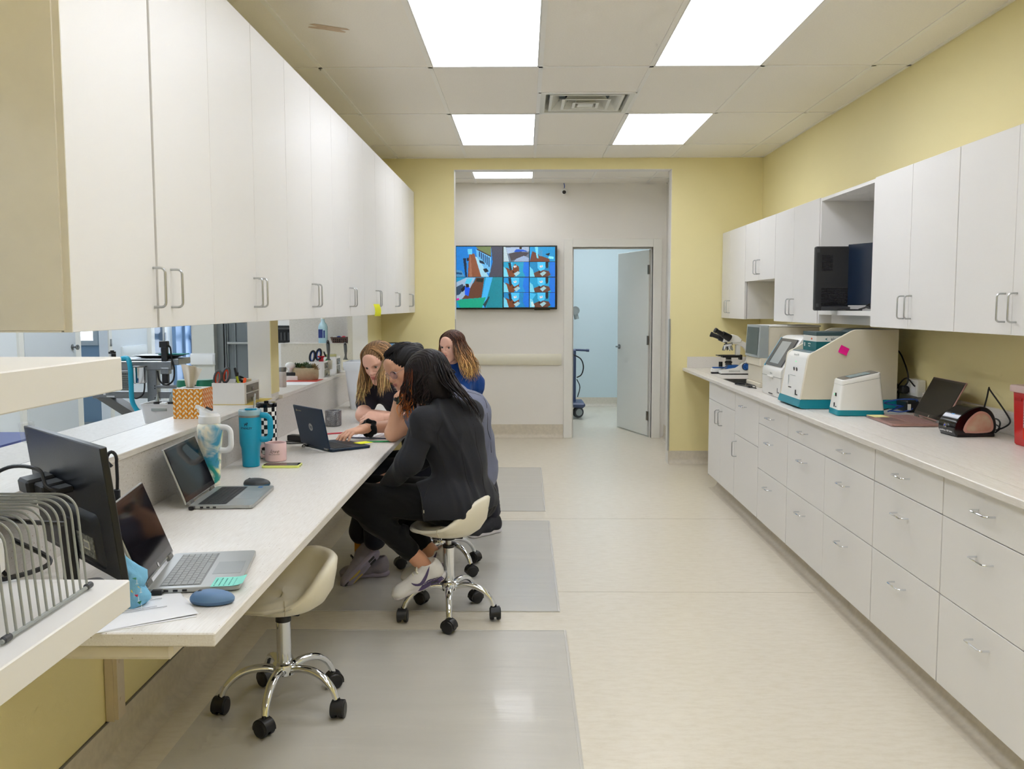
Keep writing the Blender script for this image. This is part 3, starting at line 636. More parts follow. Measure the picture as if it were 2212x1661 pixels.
# ---------------- stools ----------------
LEA = M('cream_vinyl_upholstery', (232, 225, 204), rough=.38, noise=(5, .03), bump=(70, .08))
RUB = M('black_caster_nylon', (18, 18, 20), rough=.4, bump=(200, .05))
def make_stool(label, loc, phase, face, hz=0.0):
    t = thing('saddle_stool', label, 'stool', (loc[0], loc[1], 0.0045), 0, 'cream rolling saddle stools')
    H0 = .375+hz; rings = []; NT = 48
    def sm_(x): x = max(0, min(1, x)); return x*x*(3-2*x)
    for j in range(17):
        ring = []
        for k in range(NT):
            th = 2*PI*k/NT; b = sm_((math.cos(th)+.25)/1.15); H = H0+.062+.125*b; R = .178+.012*b
            fr_ = .02*sm_(-math.cos(th))      # front lip slightly lower
            prof = [(.0, H0), (.07, H0+.001), (.115, H0+.008), (.15, H0+.022+.01*b), (R-.012, H0+.028+.30*(H-H0-.03)), (R, H0+.03+.68*(H-H0-.03)), (R+.004*b, H-.012), (R-.004, H-.002), (R-.014, H), (R-.028, H-.006), (R-.04, H-.02-.01*b), (R-.056, H0+.056+.45*(H-H0-.06)), (.108, H0+.064+.13*(H-H0-.06)), (.085, H0+.064), (.05, H0+.063), (.025, H0+.062), (.0, H0+.062)]
            r, z = prof[j]; z -= fr_ if j > 4 else 0
            ring.append((r*math.cos(th), r*math.sin(th)*1.02, z))
        rings.append(ring)
    seat = obj('seat', MB().at((0, 0, 0), (0, 0, face)).loft(rings, cap=False), LEA, t, smooth=180)
    sb = MB().at((0, 0, 0), (0, 0, face))
    for kk in (14, NT-14): sb.tube([Vector(rings[j][kk])*1.0 + Vector((0, .0008*(1 if kk < 24 else -1), 0)) for j in range(3, 13)], .0016, 5)
    obj('seam_piping', sb, M('cream_piping', (212, 200, 168), rough=.5, noise=(20, .05)), seat)
    obj('seat_plate', MB().box(-.07, .07, -.05, .05, H0-.012, H0+.004, .003).cyl(.030, H0-.025, H0-.008, 20), BLK, t)
    top = H0-.025
    obj('gas_column', MB().lathe([(.0245, .15), (.0255, .17), (.0255, top-.02 if hz <= 0 else .33)], 28), CHR, t)
    if hz > 0: obj('piston', MB().cyl(.014, .33, top+.01, 16), ALU, t); obj('collar', MB().cyl(.027, .325, .337, 24), BLK, t)
    else: obj('collar', MB().cyl(.027, top-.02, top+.004, 24), BLK, t)
    obj('hub', MB().lathe([(.030, .122), (.040, .128), (.043, .15), (.040, .165), (.028, .172)], 30), CHR, t)
    for k in range(5):
        a = phase+2*PI*k/5; ca, sa = math.cos(a), math.sin(a)
        pr = spline([(.030, .142), (.07, .152), (.12, .152), (.165, .135), (.20, .10), (.215, .066)], 5)
        pts = [(x*ca, x*sa, z) for x, z in [(p[0], p[1]) for p in [(q[0], q[1]) for q in [tuple(v[:2]) for v in spline([(.030, .142, 0), (.07, .152, 0), (.12, .150, 0), (.165, .132, 0), (.20, .098, 0), (.216, .064, 0)], 5)]]]]
        n = len(pts)
        leg = obj('leg', MB().tube(pts, [.019-.006*i/(n-1) for i in range(n)], 14, flat=.8, up=(0, 0, 1)), CHR, t)
        cx, cy = .222*ca, .222*sa; ca2 = a+1.1+k*.8
        mb = MB().at((cx, cy, .0255), (0, 0, ca2))
        hood = [(.027*math.cos(q), .027*math.sin(q)) for q in [PI*(-.05+1.0*i/10) for i in range(11)]]
        for s_ in (-1, 1):
            mb.at((cx, cy, .029), (PI/2, 0, ca2)); mb.lathe([(.006, s_*.006), (.027, s_*.006), (.029, s_*.009), (.029, s_*.022), (.025, s_*.0255), (.008, s_*.0265)][::s_], 22)
        mb.at((cx, cy, .029), (0, 0, ca2)); mb.loft([[(x, y, max(z, -.008)) for x, z in [(rr*math.cos(q), rr*math.sin(q)) for q in [PI*i/10-.1 for i in range(13)]]] for (y, rr) in ((-.023, .018), (-.021, .034), (.021, .034), (.023, .018))], closed=True)
        mb.at().tube([(cx, cy, .04), (cx, cy, .07)], .007, 10)
        obj('caster', mb, RUB, leg)
    return t
make_stool('empty cream vinyl saddle stool on chrome casters, nearest the viewer', (-.86, 3.135), math.radians(267), math.radians(32), -.012)
make_stool('cream saddle stool with chrome base under the woman in the dark jacket', (-.352, 4.105), math.radians(275), .05, .012)
make_stool('chrome-based saddle stool mostly hidden under the woman with glasses', (-.46, 4.86), math.radians(323), 0.0, .0)

# ---------------- laptops ----------------
def laptop(label, loc, ang, W, D, H, tilt, body, keys, lid=None, deckcol=None, logo=None, screenm=None, logo_back=None, light_keys=False):
    t = thing('laptop', label, 'laptop', (loc[0], loc[1], loc[2]), ang)
    th = .013
    obj('base', MB().at((D/2, 0, 0)).prism([(a, b) for a, b in rrect(D, W, .012)], .0015, th, .0015), body, t)
    obj('foot', MB().box(D*.12, D*.17, -W*.4, W*.4, 0, .002).box(D*.85, D*.9, -W*.4, W*.4, 0, .002), BLK, t)
    kw = W*.86; kd = D*.42; x0 = D*.13
    obj('keyboard_well', MB().box(x0-.003, x0+kd+.003, -kw/2-.003, kw/2+.003, th-.0002, th+.0003), keys[1], t)
    kb = MB(); n = 13
    for r in range(6):
        h = kd/6; xx = x0+r*h; g = .0016
        if r == 5: cols = [(0, 1), (1, 2), (2, 3), (3, 4), (4, 9), (9, 10), (10, 11), (11, 12), (12, 13)]
        elif r in (2, 3, 4): cols = [(0, 1.2+.2*(r-2))]+[(1.2+.2*(r-2)+i, 2.2+.2*(r-2)+i) for i in range(10)]+[(11.2+.2*(r-2), 13)]
        else: cols = [(i, i+1) for i in range(13)]
        for a, b in cols: kb.box(xx+g/2, xx+h-g/2, -kw/2+a*kw/13+g/2, -kw/2+b*kw/13-g/2, th, th+.0016, .0003)
    obj('keys', kb, keys[0], t, kind='stuff')
    tp = MB(); tp.box(D*.62, D*.94, -W*.17, W*.17, th-.0001, th+.0003); obj('touchpad', tp, deckcol or keys[1], t)
    m4 = Matrix.Translation((-.004, 0, th)) @ Matrix.Rotation(-tilt, 4, 'Y')
    sc = bpy.data.objects.new('lid', mkmesh('lid', (lambda m: (setattr(m, 'M', m4), m.box(-.007, 0, -W/2, W/2, .004, H, .002), m)[2])(MB()), lid or body)); COL.objects.link(sc); sc.parent = t
    f = lambda mb: (setattr(mb, 'M', m4), mb)[1]
    obj('bezel', f(MB()).box(-.0002, .0008, -W/2+.003, W/2-.003, .010, H-.003), GBL if not screenm else DGR, sc)
    obj('screen', f(MB()).box(.0008, .0013, -W/2+.008, W/2-.008, .028, H-.012), screenm or DARKSCR, sc)
    obj('hinge', f(MB()).box(-.006, .004, -W*.42, -W*.30, -.004, .010, .001).box(-.006, .004, W*.30, W*.42, -.004, .010, .001), STE, t)
    if logo: 
        mb = f(MB()); old = mb.M; mb.M = old @ Matrix.LocRotScale(Vector((.0014, 0, .016)), Euler((0, PI/2, 0)), Vector((1, 1, 1))); mb.cyl(.006, 0, .0004, 24); obj('logo', mb, CHR, sc)
    if logo_back:
        R4 = Matrix.LocRotScale(Vector((-.0072, 0, H*.5)), Euler((PI/2, 0, -PI/2)), Vector((1, 1, 1)))
        mb = MB(); mb.M = m4 @ R4; mb.cyl(.0185, -.0001, .0004, 32); obj('logo_disc', mb, ALU, sc)
        mb = MB(); mb.M = m4 @ R4; text_mb('hp', .026, .0003, mb, (0, .0015, .0006), shear=.25); obj('logo_letters', mb, M('navy_laptop_shell', (22, 44, 66)), sc)
        mb = MB(); mb.M = m4 @ R4; mb.at; m_old = mb.M; mb.M = m_old @ Matrix.Translation((-W*.40, H*.38, 0)); mb.cyl(.005, 0, .0004, 18); text_mb('chromebook', .008, .0002, mb, (.028, 0, .0003)); obj('lid_mark', mb, M('gold_grey_print', (150, 140, 110), rough=.4, noise=(30, .1)), sc)
    pt = MB()
    for k in range(3): pt.box(D*(.18+.10*k), D*(.18+.10*k)+.011, -W/2-.0006, -W/2+.001, .004, .0095)
    obj('ports', pt, BLK, t)
    return t
DARKSCR = M('dark_glossy_screen', (14, 10, 10), rough=.06, noise=(7, .3), spec=.22)
SIL = M('silver_laptop_shell', (176, 178, 176), rough=.32, metal=.6, noise=(60, .02))
GKEY = M('grey_keys', (150, 153, 152), rough=.45, noise=(50, .03)); BKEY = M('black_keys', (26, 26, 30), rough=.5, noise=(50, .05))
WELL = M('key_well', (128, 131, 130), rough=.5, noise=(50, .03)); BWELL = M('black_key_well', (60, 62, 64), rough=.5, noise=(50, .03))
NAVY = M('navy_laptop_shell', (22, 44, 66), rough=.42, metal=.3, noise=(60, .04))
TPAD = M('grey_touchpad', (146, 150, 150), rough=.3, noise=(30, .02))
L1 = laptop('open silver laptop with grey keys and a teal note, on the desk near the stool', (-.932, 2.268, .7505), math.radians(9.5), .325, .215, .215, math.radians(21), SIL, (GKEY, WELL), deckcol=TPAD, logo=True)
L2 = laptop('open silver convertible laptop with black keys in front of the tie-dye bottle', (-1.152, 3.19, .7505), math.radians(3), .34, .215, .207, math.radians(21), SIL, (BKEY, BWELL), deckcol=TPAD)
L3 = laptop('navy blue laptop seen from behind, used by the women at the desk', (-1.005, 4.335, .7505), math.radians(41), .285, .215, .20, math.radians(12), NAVY, (BKEY, BKEY), logo_back=True)
obj('sticker', MB().at((.17, .14, .0133)).box(-.008, .008, -.012, .012, 0, .0003), M('blue_chip_sticker', (40, 120, 190), rough=.4, noise=(60, .2)), L2)
obj('charger_plug', MB().box(.004, .022, -.186, -.168, .001, .012, .002), BLK, L2)
obj('charger_plug', MB().box(.012, .040, -.178, -.160, .002, .013, .003), BLK, L1)
t = thing('sticky_note', 'teal sticky note with handwriting on the near silver laptop', 'sticky note', (-.725, 2.165, .7658), math.radians(8))
TEALP = M('teal_paper', (140, 222, 206), rough=.8, noise=(20, .03))
obj('sheet', MB().grid(lambda u, v: ((u-.5)*.076, (v-.5)*.076, .0005+.006*max(0, u-.6)**2*6), 8, 2), TEALP, t)
mb = MB()
for r_ in range(5):
    x = -.03+.0115*r_
    for c_ in range(6): y = -.032+.0105*c_+.002*math.sin(r_*3+c_); mb.at((x, y, .0009)).tube([(0, 0, 0), (-.002, .002, 0), (.001, .004, 0), (-.001, .0065, 0)], .0004, 4)
obj('handwriting', mb, M('dark_pen_ink', (70, 130, 130), rough=.6, noise=(50, .1)), t)
t = thing('sticky_note', 'bright yellow sticky note on the palm rest of the navy laptop', 'sticky note', (-.798, 4.432, .7662), math.radians(50))
obj('sheet', MB().box(-.038, .038, -.03, .03, 0, .0008), M('yellow_paper', (236, 240, 40), rough=.8, noise=(20, .03)), t)
# mice
def mouse(label, loc, ang, L, Wd, Hh, top, side):
    t = thing('computer_mouse', label, 'computer mouse', loc, ang)
    def ring(z, k): return [(L/2*k*math.cos(a)*(1 if math.cos(a) > 0 else .96), Wd/2*k*math.sin(a)*(1-.08*math.cos(2*a)), z+0.0) for a in [2*PI*i/32 for i in range(32)]]
    obj('base', MB().loft([ring(.001, .90), ring(.004, .97), ring(.009, 1.0)]), side, t)
    rr = [ring(.009, 1.0)]+[[(x, y, .009+(Hh-.009)*math.sin(q)*(1-.12*x/(L/2))) for x, y, _ in ring(0, math.cos(q)**.6)] for q in (.3, .6, .9, 1.2, 1.45)]
    obj('shell', MB().loft(rr), top, t)
    obj('wheel', MB().at((-L*.25, 0, Hh*.86), (PI/2, 0, 0)).cyl(.006, -.0035, .0035, 16), DGR, t)
mouse('dark grey mouse with a blue edge beside the silver convertible laptop', (-1.03, 3.425, .7505), math.radians(2), .105, .062, .030, M('slate_mouse', (58, 62, 66), rough=.45, noise=(40, .03)), M('petrol_blue_trim', (10, 88, 122), rough=.35, noise=(40, .03)))
mouse('steel blue rounded mouse at the near desk corner beside the papers', (-.728, 2.05, .7515), math.radians(2), .106, .06, .029, M('steel_blue_mouse', (94, 128, 168), rough=.5, noise=(40, .02)), M('steel_blue_mouse_side', (78, 110, 150), rough=.5, noise=(40, .02)))
# papers
PAP = M('white_paper', (236, 236, 238), rough=.8, noise=(8, .01)); INK = M('grey_print', (150, 150, 154), rough=.8, noise=(50, .1))
t = thing('paper_stack', 'few printed white sheets at the near corner of the desk under the blue mouse', 'paper', (-.915, 1.845, .7505), math.radians(31))
obj('sheet', MB().box(0, .216, 0, .279, 0, .0006), PAP, t)
obj('sheet', MB().at((.006, .003, .0007), (0, 0, .03)).grid(lambda u, v: (u*.216, v*.279, .006*max(0, .25-v)*u*2+.0002), 6, 6).at(), PAP, t)
mb = MB()
for k in range(9): mb.box(.04, .17-.02*(k % 3), .10+.012*k+(.03 if k > 1 else 0), .102+.012*k+(.03 if k > 1 else 0), .0026, .003)
obj('print_lines', mb, INK, t)
t = thing('paper_sheet', 'single white sheet behind the near silver laptop', 'paper', (-1.17, 2.47, .7505), .30); obj('sheet', MB().box(0, .16, 0, .12, 0, .0008), PAP, t)
# patterned blue pouch
BP = M('blue_print_cotton', (126, 190, 226), rough=.8, noise=(9, .1), bump=(40, .4, .01))
t = thing('cloth_pouch', 'crumpled light blue cloth pouch printed with cocktail glasses behind the white shelf', 'pouch', (-.905, 2.035, .7515))
rg = []
rr_ = random.Random(5)
for j, (z, a, b, ox) in enumerate(((0, .030, .030, 0), (.008, .044, .034, 0), (.022, .046, .034, .002), (.035, .038, .03, .004), (.045, .030, .026, .002), (.058, .036, .03, .004), (.075, .036, .024, .002), (.09, .022, .016, -.008), (.108, .008, .008, -.018), (.118, .003, .003, -.022))):
    rg.append([(ox+.8*a*math.cos(q)*(1+.10*math.sin(3*q+j)), b*math.sin(q)*(1+.12*math.sin(4*q+2*j)), z+.004*math.sin(3*q+j)*(j > 0)) for q in [2*PI*k/24 for k in range(24)]])
obj('cloth', MB().loft(rg), BP, t, smooth=60)
mbs = {0: MB(), 1: MB(), 2: MB(), 3: MB()}
for k, (x, z) in enumerate(((-.02, .1), (-.008, .075), (.02, .07), (.0, .052), (.028, .05), (-.02, .03), (.022, .03), (0, .016), (.03, .015), (-.03, .012), (.012, .04))):
    y = -.036-.004*(z < .03); mbs[k % 3].at((x, y+.004, z), (.2*k, .1, .5*k)).prism([(-.005, .004), (.005, .004), (0, -.003)], 0, .0006)
    mbs[3].at((x+.004, y+.003, z-.006), (PI/2, 0, .2*k)).box(-.0006, .0006, -.005, .005, 0, .0006).box(-.003, .003, -.0055, -.0045, 0, .0006)
for k, c in enumerate(((226, 40, 70), (244, 206, 60), (40, 110, 70), (226, 236, 240))): obj('print', mbs[k], M('pouch_print_%s' % ('red', 'yellow', 'green', 'white')[k], c, rough=.8, noise=(60, .05)), t)
# ---------------- monitor seen from behind ----------------
t = thing('monitor', 'black computer monitor seen from behind at the near end of the desk', 'monitor', (-1.052, 2.10, .7505), math.radians(45))
tl = math.radians(7)   # local +x = screen side, tilt back
m4 = Matrix.Translation((0, 0, .09)) @ Matrix.Rotation(-tl, 4, 'Y')
def mm(mb): mb.M = m4; return mb
MBK = M('satin_black_monitor_back', (20, 24, 31), rough=.30, noise=(6, .04), bump=(260, .04))
hs = obj('housing', mm(MB()).box(-.006, .010, -.257, .257, 0, .302, .002), MBK, t)
bulge = mm(MB()).loft([[(-.006, a, b) for a, b in rrect(.36, .13, .02, 4, 0, .075)], [(-.016, a, b) for a, b in rrect(.32, .10, .02, 4, 0, .075)]]); obj('back_cover', bulge, MBK, t)
obj('screen', mm(MB()).box(.010, .0108, -.25, .25, .01, .294), DARKSCR, t)
obj('stand', MB().box(-.035, -.018, -.035, .035, .004, .20, .003).at((-.01, 0, 0)).prism(rrect(.17, .22, .02), 0, .008, .002), BLK, t)
lb = mm(MB()).box(-.0175, -.0155, -.15, -.05, .035, .085); obj('label_plate', lb, M('black_print_label', (26, 28, 30), rough=.5, noise=(160, .5, (150, 150, 140))), t)
lb = mm(MB()).box(-.019, -.0175, -.125, -.092, .052, .072); obj('barcode_sticker', lb, M('beige_sticker', (196, 194, 176), rough=.6, noise=(60, .04)), t)
bc = mm(MB())
for k in range(9): bc.box(-.0194, -.019, -.122+.0032*k, -.122+.0032*k+.0014*(1+k % 2), .056, .069)
obj('barcode', bc, INK, t)
obj('power_plug', mm(MB()).box(-.075, -.006, .06, .13, .165, .202, .006).box(-.060, -.006, .0, .06, .17, .195, .004).box(-.045, -.006, -.05, .0, .176, .190, .003), BLK, t)
cb = mm(MB()); cb.tube(spline([(-.03, -.045, .182), (-.06, -.04, .20), (-.06, .0, .235), (-.10, .08, .24), (-.15, .13, .2), (-.17, .13, .12), (-.16, .10, .03), (-.12, .10, -.06)], 6), .0045, 8)
cb.tube(spline([(-.07, .02, .155), (-.12, .06, .17), (-.19, .10, .15), (-.20, .12, .05), (-.16, .12, -.05)], 6), .004, 8); obj('cable', cb, BLK, t)
obj('tape', mm(MB()).box(-.014, .014, .235, .27, .26, .31), M('clear_tape', (225, 230, 235), rough=.2, alpha=.18, noise=(20, .05)), t)
# carabiner tool on the desk behind the monitor edge
t = thing('key_clip', 'black carabiner clip with a mint tag standing against the splash panel', 'clip', (-1.172, 2.53, .7505))
obj('clip', MB().tube([(0, 0, .235+0)]+[(.014*math.sin(a), 0, .255+.022*math.cos(a)) for a in [PI*1.2*i/10-.6*PI+0 for i in range(11)]]+[(.014, 0, .20), (.012, 0, .16)], .005, 8).box(-.004, .02, -.006, .006, .13, .17, .003), BLK, t)
obj('tag', MB().box(-.002, .016, -.004, .004, 0, .10, .002).box(-.004, .018, -.005, .005, .10, .13, .002), M('mint_tag', (150, 214, 196), rough=.6, noise=(20, .03)), t)
# ---------------- wire rack on the lower shelf ----------------
WIR = M('grey_coated_wire', (158, 162, 160), rough=.45, metal=.2, noise=(60, .05))
t = thing('wire_rack', 'grey wire file rack of nested arches on the lower left shelf', 'rack', (-.80, 1.139, 1.002))
n = 12; yR = .215
for k in range(n):
    y = yR*k/(n-1)+.004; hh = .150; wv = .125; rr = .030
    pts = [(wv, y, .005), (wv-.006, y+.002, hh*.4), (wv-.011, y+.0035, hh-rr-.004)]+[(wv-.012-rr+rr*math.cos(a), y+.004, hh-rr+rr*math.sin(a)) for a in [PI/2*i/9 for i in range(1, 10)]]
    pts += [(-wv+.012+rr-rr*math.sin(a), y+.004, hh-rr+rr*math.cos(a)) for a in [PI/2*i/5 for i in range(0, 6)]]+[(-wv, y, .005)]
    obj('wire', MB().tube(pts, .0019, 8), WIR, t)
obj('base_bar', MB().tube([(.125, -.012, .005), (.125, yR+.014, .005)], .0032, 8), WIR, t)
obj('base_bar', MB().tube([(-.125, -.012, .005), (-.125, yR+.014, .005)], .0032, 8), WIR, t)
for y in (.0, yR+.008):
    for x in (.125, -.125): obj('foot', MB().at((x, y, .006), (PI/2, 0, 0)).cyl(.005, -.009, .009, 12, None, .002), DGR, t)
t = thing('router', 'white rounded router box inside the wire rack', 'router', (-.84, 1.30, 1.0015)); obj('case', MB().at((0, 0, .035)).prism(rrect(.11, .09, .02), 0, .055, .006), WPL, t); obj('foot', MB().box(-.04, .04, -.03, .03, 0, .036), WPL, t)
t = thing('cable', 'black power cables tangled behind and under the wire rack', 'cable', (-.9, 1.25, 1.0015))
mb = MB().tube(spline([(-.10, .05, .004), (.0, .12, .004), (.08, .155, .006), (.12, .20, .02), (.05, .22, .05)], 8), .0042, 8).tube(spline([(-.10, .12, .10), (-.03, .13, .10), (.05, .15, .105), (.12, .14, .10), (.16, .17, .09)], 8), .004, 8)
mb.tube(spline([(.03, .16, .11), (.01, .17, .07), (.02, .17, .03), (-.02, .18, .01), (.03, .165, .006)], 8), .0028, 8).box(.008, .022, .163, .177, .045, .075, .003); obj('wires', mb, BLK, t)
t = thing('cable', 'black cable loop lying on the upper left shelf', 'cable', (-.80, 1.27, 1.3595))
obj('loop', MB().tube(spline([(-.12, .0, .08), (-.03, .02, .075), (.045, .0, .055), (.062, -.02, .03), (.03, -.05, .008), (-.03, -.06, .004), (-.12, -.06, .004)], 10), .0036, 8), BLK, t)
# ---------------- drinkware ----------------
def tie_dye():
    m = M('tie_dye_powder_coat', (236, 232, 214), rough=.4); nt = m.node_tree; L = nt.links; b = nt.nodes['Principled BSDF']; tc = nt.nodes.new('ShaderNodeTexCoord')
    cur = None; prev = lin((236, 232, 214))
    for k, (c, lo, hi, sc, off) in enumerate((((246, 240, 150), .50, .60, 7, 0), ((60, 150, 186), .54, .64, 9, 3), ((26, 140, 132), .58, .66, 12, 7), ((206, 100, 150), .66, .74, 6, 23), ((110, 70, 170), .66, .73, 6.5, 17))):
        mp = nt.nodes.new('ShaderNodeMapping'); mp.inputs['Location'].default_value = (off, off*1.7, off*.3); L.new(tc.outputs['Object'], mp.inputs[0])
        n = nt.nodes.new('ShaderNodeTexNoise'); n.inputs['Scale'].default_value = sc; n.inputs['Detail'].default_value = 4; n.inputs['Distortion'].default_value = .6; L.new(mp.outputs[0], n.inputs['Vector'])
        r = nt.nodes.new('ShaderNodeMapRange'); r.inputs[1].default_value = lo; r.inputs[2].default_value = hi; L.new(n.outputs['Fac'], r.inputs[0])
        mx = nt.nodes.new('ShaderNodeMix'); mx.data_type = 'RGBA'; L.new(r.outputs[0], mx.inputs[0])
        if cur is None: mx.inputs[6].default_value = prev
        else: L.new(cur, mx.inputs[6])
        mx.inputs[7].default_value = lin(c); cur = mx.outputs[2]
    L.new(cur, b.inputs['Base Color']); return m
def dhandle(mb, r0, z0, z1, out, r, ang, flat=1.3):
    c, s_ = math.cos(ang), math.sin(ang); P = []
    k = min(.025, (z1-z0)*.4)
    for (x, z) in [(r0-.004, z1)]+[(out-k+k*math.sin(a), z1-k+k*math.cos(a)) for a in [PI/2*i/5 for i in range(6)]]+[(out-k+k*math.cos(a), z0+k-k*math.sin(a)) for a in [PI/2*i/5 for i in range(6)]]+[(r0-.004, z0)]: P.append((x*c, x*s_, z))
    mb.tube(P, r, 10, flat=flat)
    return mb
WL = M('white_lid_plastic', (236, 236, 236), rough=.3, noise=(9, .01))
t = thing('water_bottle', 'tall tie-dye water bottle with white straw lid and white handle', 'bottle', (-1.215, 3.455, .7505))
obj('body', MB().lathe([(.030, 0), (.033, .003), (.0345, .02), (.040, .12), (.0475, .20), (.048, .222), (.044, .234), (.037, .240), (.037, .244)], 40), tie_dye(), t, smooth=50)
obj('lid', MB().lathe([(.0395, .240), (.041, .243), (.041, .268), (.038, .272)], 36).loft([[(x*.037, y*.037, .270) for x, y in [(math.cos(q), math.sin(q)) for q in [2*PI*i/24 for i in range(24)]]], [(x*.034-.003, y*.033, .284+.006*(-x)) for x, y in [(math.cos(q), math.sin(q)) for q in [2*PI*i/24 for i in range(24)]]], [(x*.026-.014, y*.018, .292+.012*(-x)) for x, y in [(math.cos(q), math.sin(q)) for q in [2*PI*i/24 for i in range(24)]]]]), WL, t)
obj('spout', MB().tube([(-.02, 0, .288), (-.045, 0, .303), (-.052, 0, .305)], [.011, .0085, .006], 12), WL, t)
obj('mouthpiece', MB().tube([(.012, 0, .290), (-.012, 0, .301)], .0045, 8), DGR, t)
obj('handle', dhandle(MB(), .042, .135, .225, .086, .0085, math.radians(-8)), WL, t)
TE = M('teal_powder_coat', (10, 150, 184), rough=.38, bump=(400, .05), noise=(9, .02))
t = thing('tumbler', 'bright teal insulated tumbler with handle and clear straw', 'tumbler', (-1.182, 3.86, .7505))
obj('body', MB().lathe([(.033, 0), (.036, .003), (.039, .08), (.0445, .098), (.0455, .105), (.047, .215)], 40), TE, t)
obj('rim_band', MB().lathe([(.0472, .215), (.0476, .217), (.0476, .224), (.0468, .226)], 40, False, False), STE, t)
obj('lid', MB().lathe([(.047, .222), (.048, .226), (.048, .243), (.045, .247), (.02, .244), (.0, .244)], 40, True, False), M('pale_blue_lid', (176, 214, 226), rough=.2, trans=.35, noise=(9, .02)), t)
obj('lid_slider', MB().box(-.02, .012, -.012, .012, .244, .251, .003).at((.018, 0, 0)).cyl(.012, .244, .251, 16), TE, t)
obj('straw', MB().tube([(.018, 0, .24), (.024, .0, .315)], .0042, 10), M('clear_straw', (235, 240, 240), rough=.08, trans=.8, ior=1.3, noise=(9, .01)), t)
obj('handle', dhandle(MB(), .046, .118, .222, .090, .0085, math.radians(-6), 1.5), TE, t)
LGM = M('dark_print', (6, 56, 76), rough=.5, noise=(30, .05))
mb = MB(); text_mb('STANLEY', .0125, .0002, mb, (0, 0, 0), bold=.0003)
# wrap the print on the front of the tumbler
def wrap(mb, r, z0, ang):
    out = []
    for x, y, z in mb.v: a = ang+x/r; out.append(((r+z+.0004)*math.cos(a), (r+z+.0004)*math.sin(a), z0+y))
    mb.v = out; return mb
obj('lettering', wrap(mb, .0468, .170, -PI/2-.1), LGM, t)
mb = MB().box(-.0065, .0065, -.003, .003, 0, .0003).box(-.0065, -.0035, -.008, -.003, 0, .0003).box(.003, .0055, -.008, -.003, 0, .0003).box(.003, .0085, .002, .0065, 0, .0003); mb.tube([(-.006, .001, .0002), (-.009, .004, .0002), (-.0075, .007, .0002)], .0006, 4); mb.prism([(-.003, .003), (.001, .003), (0, .008), (-.002, .006)], 0, .0003).prism([(.003, .006), (.008, .006), (.0075, .0095), (.0055, .0075), (.0035, .0095)], 0, .0003)
obj('emblem', wrap(mb, .0468, .187, -PI/2-.1), LGM, t)
t = thing('tumbler', 'black and white checkered tumbler with black lid behind the teal one', 'tumbler', (-1.172, 4.075, .7505))
CK = [M('checker_black', (16, 16, 18), rough=.35, noise=(9, .05)), M('checker_white', (236, 234, 230), rough=.35, noise=(9, .01))]
zz = [0, .004, .022, .040, .058]+[.058+.0196*i for i in range(1, 10)]
rd = [.033, .035, .0365, .038, .043]+[.0455]*9
obj('body', MB().lathe(list(zip(rd, zz)), 48, mats=lambda i, k: ((k//3)+i) % 2), CK, t, smooth=50)
obj('lid', MB().lathe([(.0455, zz[-1]), (.0465, zz[-1]+.003), (.0465, zz[-1]+.016), (.043, zz[-1]+.020), (0, zz[-1]+.02)], 40, False, False).box(-.01, .01, -.004, .004, zz[-1]+.018, zz[-1]+.027, .002), GBL, t)
def mug(label, loc, r, h, mt, ang, inner, extra=None):
    t = thing('mug', label, 'mug', loc)
    obj('body', MB().lathe([(r-.006, 0), (r-.002, .002), (r, .008), (r, h-.002), (r-.0015, h), (r-.004, h-.002), (r-.005, .012), (0, .008)], 40, True, False), mt, t, smooth=50)
    obj('handle', dhandle(MB(), r, h*.22, h*.80, r+.027, .0045, ang, 1.6), mt, t)
    obj('drink', MB().cyl(r-.005, h*.55, h*.56, 24), inner, t); return t
PK = M('pink_ceramic', (232, 196, 192), rough=.35, noise=(9, .02)); DK = M('dark_drink', (40, 26, 20), rough=.1, noise=(9, .05))
tm = mug('pale pink mug with gold script beside the phone', (-1.113, 4.0, .7505), .047, .083, PK, PI-.1, DK)
mb = MB(); text_mb('love', .024, .0002, mb, (0, 0, 0), shear=.5); obj('lettering', wrap(mb, .047, .048, -PI/2+.1), M('dark_gold_print', (120, 92, 76), rough=.4, noise=(30, .05)), tm)
mb = MB(); text_mb('YOU LOVE MOST', .0065, .0002, mb, (0, 0, 0)); obj('lettering_line', wrap(mb, .047, .034, -PI/2+.1), M('dark_gold_print', (120, 92, 76)), tm)
EN = M('speckled_grey_enamel', (58, 58, 62), rough=.2, noise=(260, .3, (150, 150, 152)), coat=.4)
tm = mug('dark grey speckled enamel mug with white whisker lines behind the navy laptop', (-1.106, 5.19, .7505), .047, .088, EN, math.radians(-60), DK)
mb = MB()
for k in range(3): mb.tube([(-.012, -.004+.004*k, .0002), (.006, -.008+.008*k, .0002)], .0008, 4)
obj('whiskers', wrap(mb, .047, .045, -PI/2-.35), PAP, tm); obj('rim', MB().lathe([(.0472, .0865), (.048, .088), (.0472, .0895), (.045, .0885)], 40, False, False), STE, tm)
# phone
t = thing('phone', 'black-screened smartphone in a lime yellow case face up on the desk', 'phone', (-1.045, 3.85, .7505), math.radians(1))
obj('case', MB().prism(rrect(.160, .078, .010), 0, .0105, .0015), M('lime_case', (226, 234, 130), rough=.4, noise=(20, .02)), t); obj('screen', MB().prism(rrect(.150, .069, .007), .0104, .0110), GBL, t); obj('ports', MB().box(.0798, .0806, -.02, -.01, .003, .008).box(.0798, .0806, .005, .02, .004, .007), BLK, t)
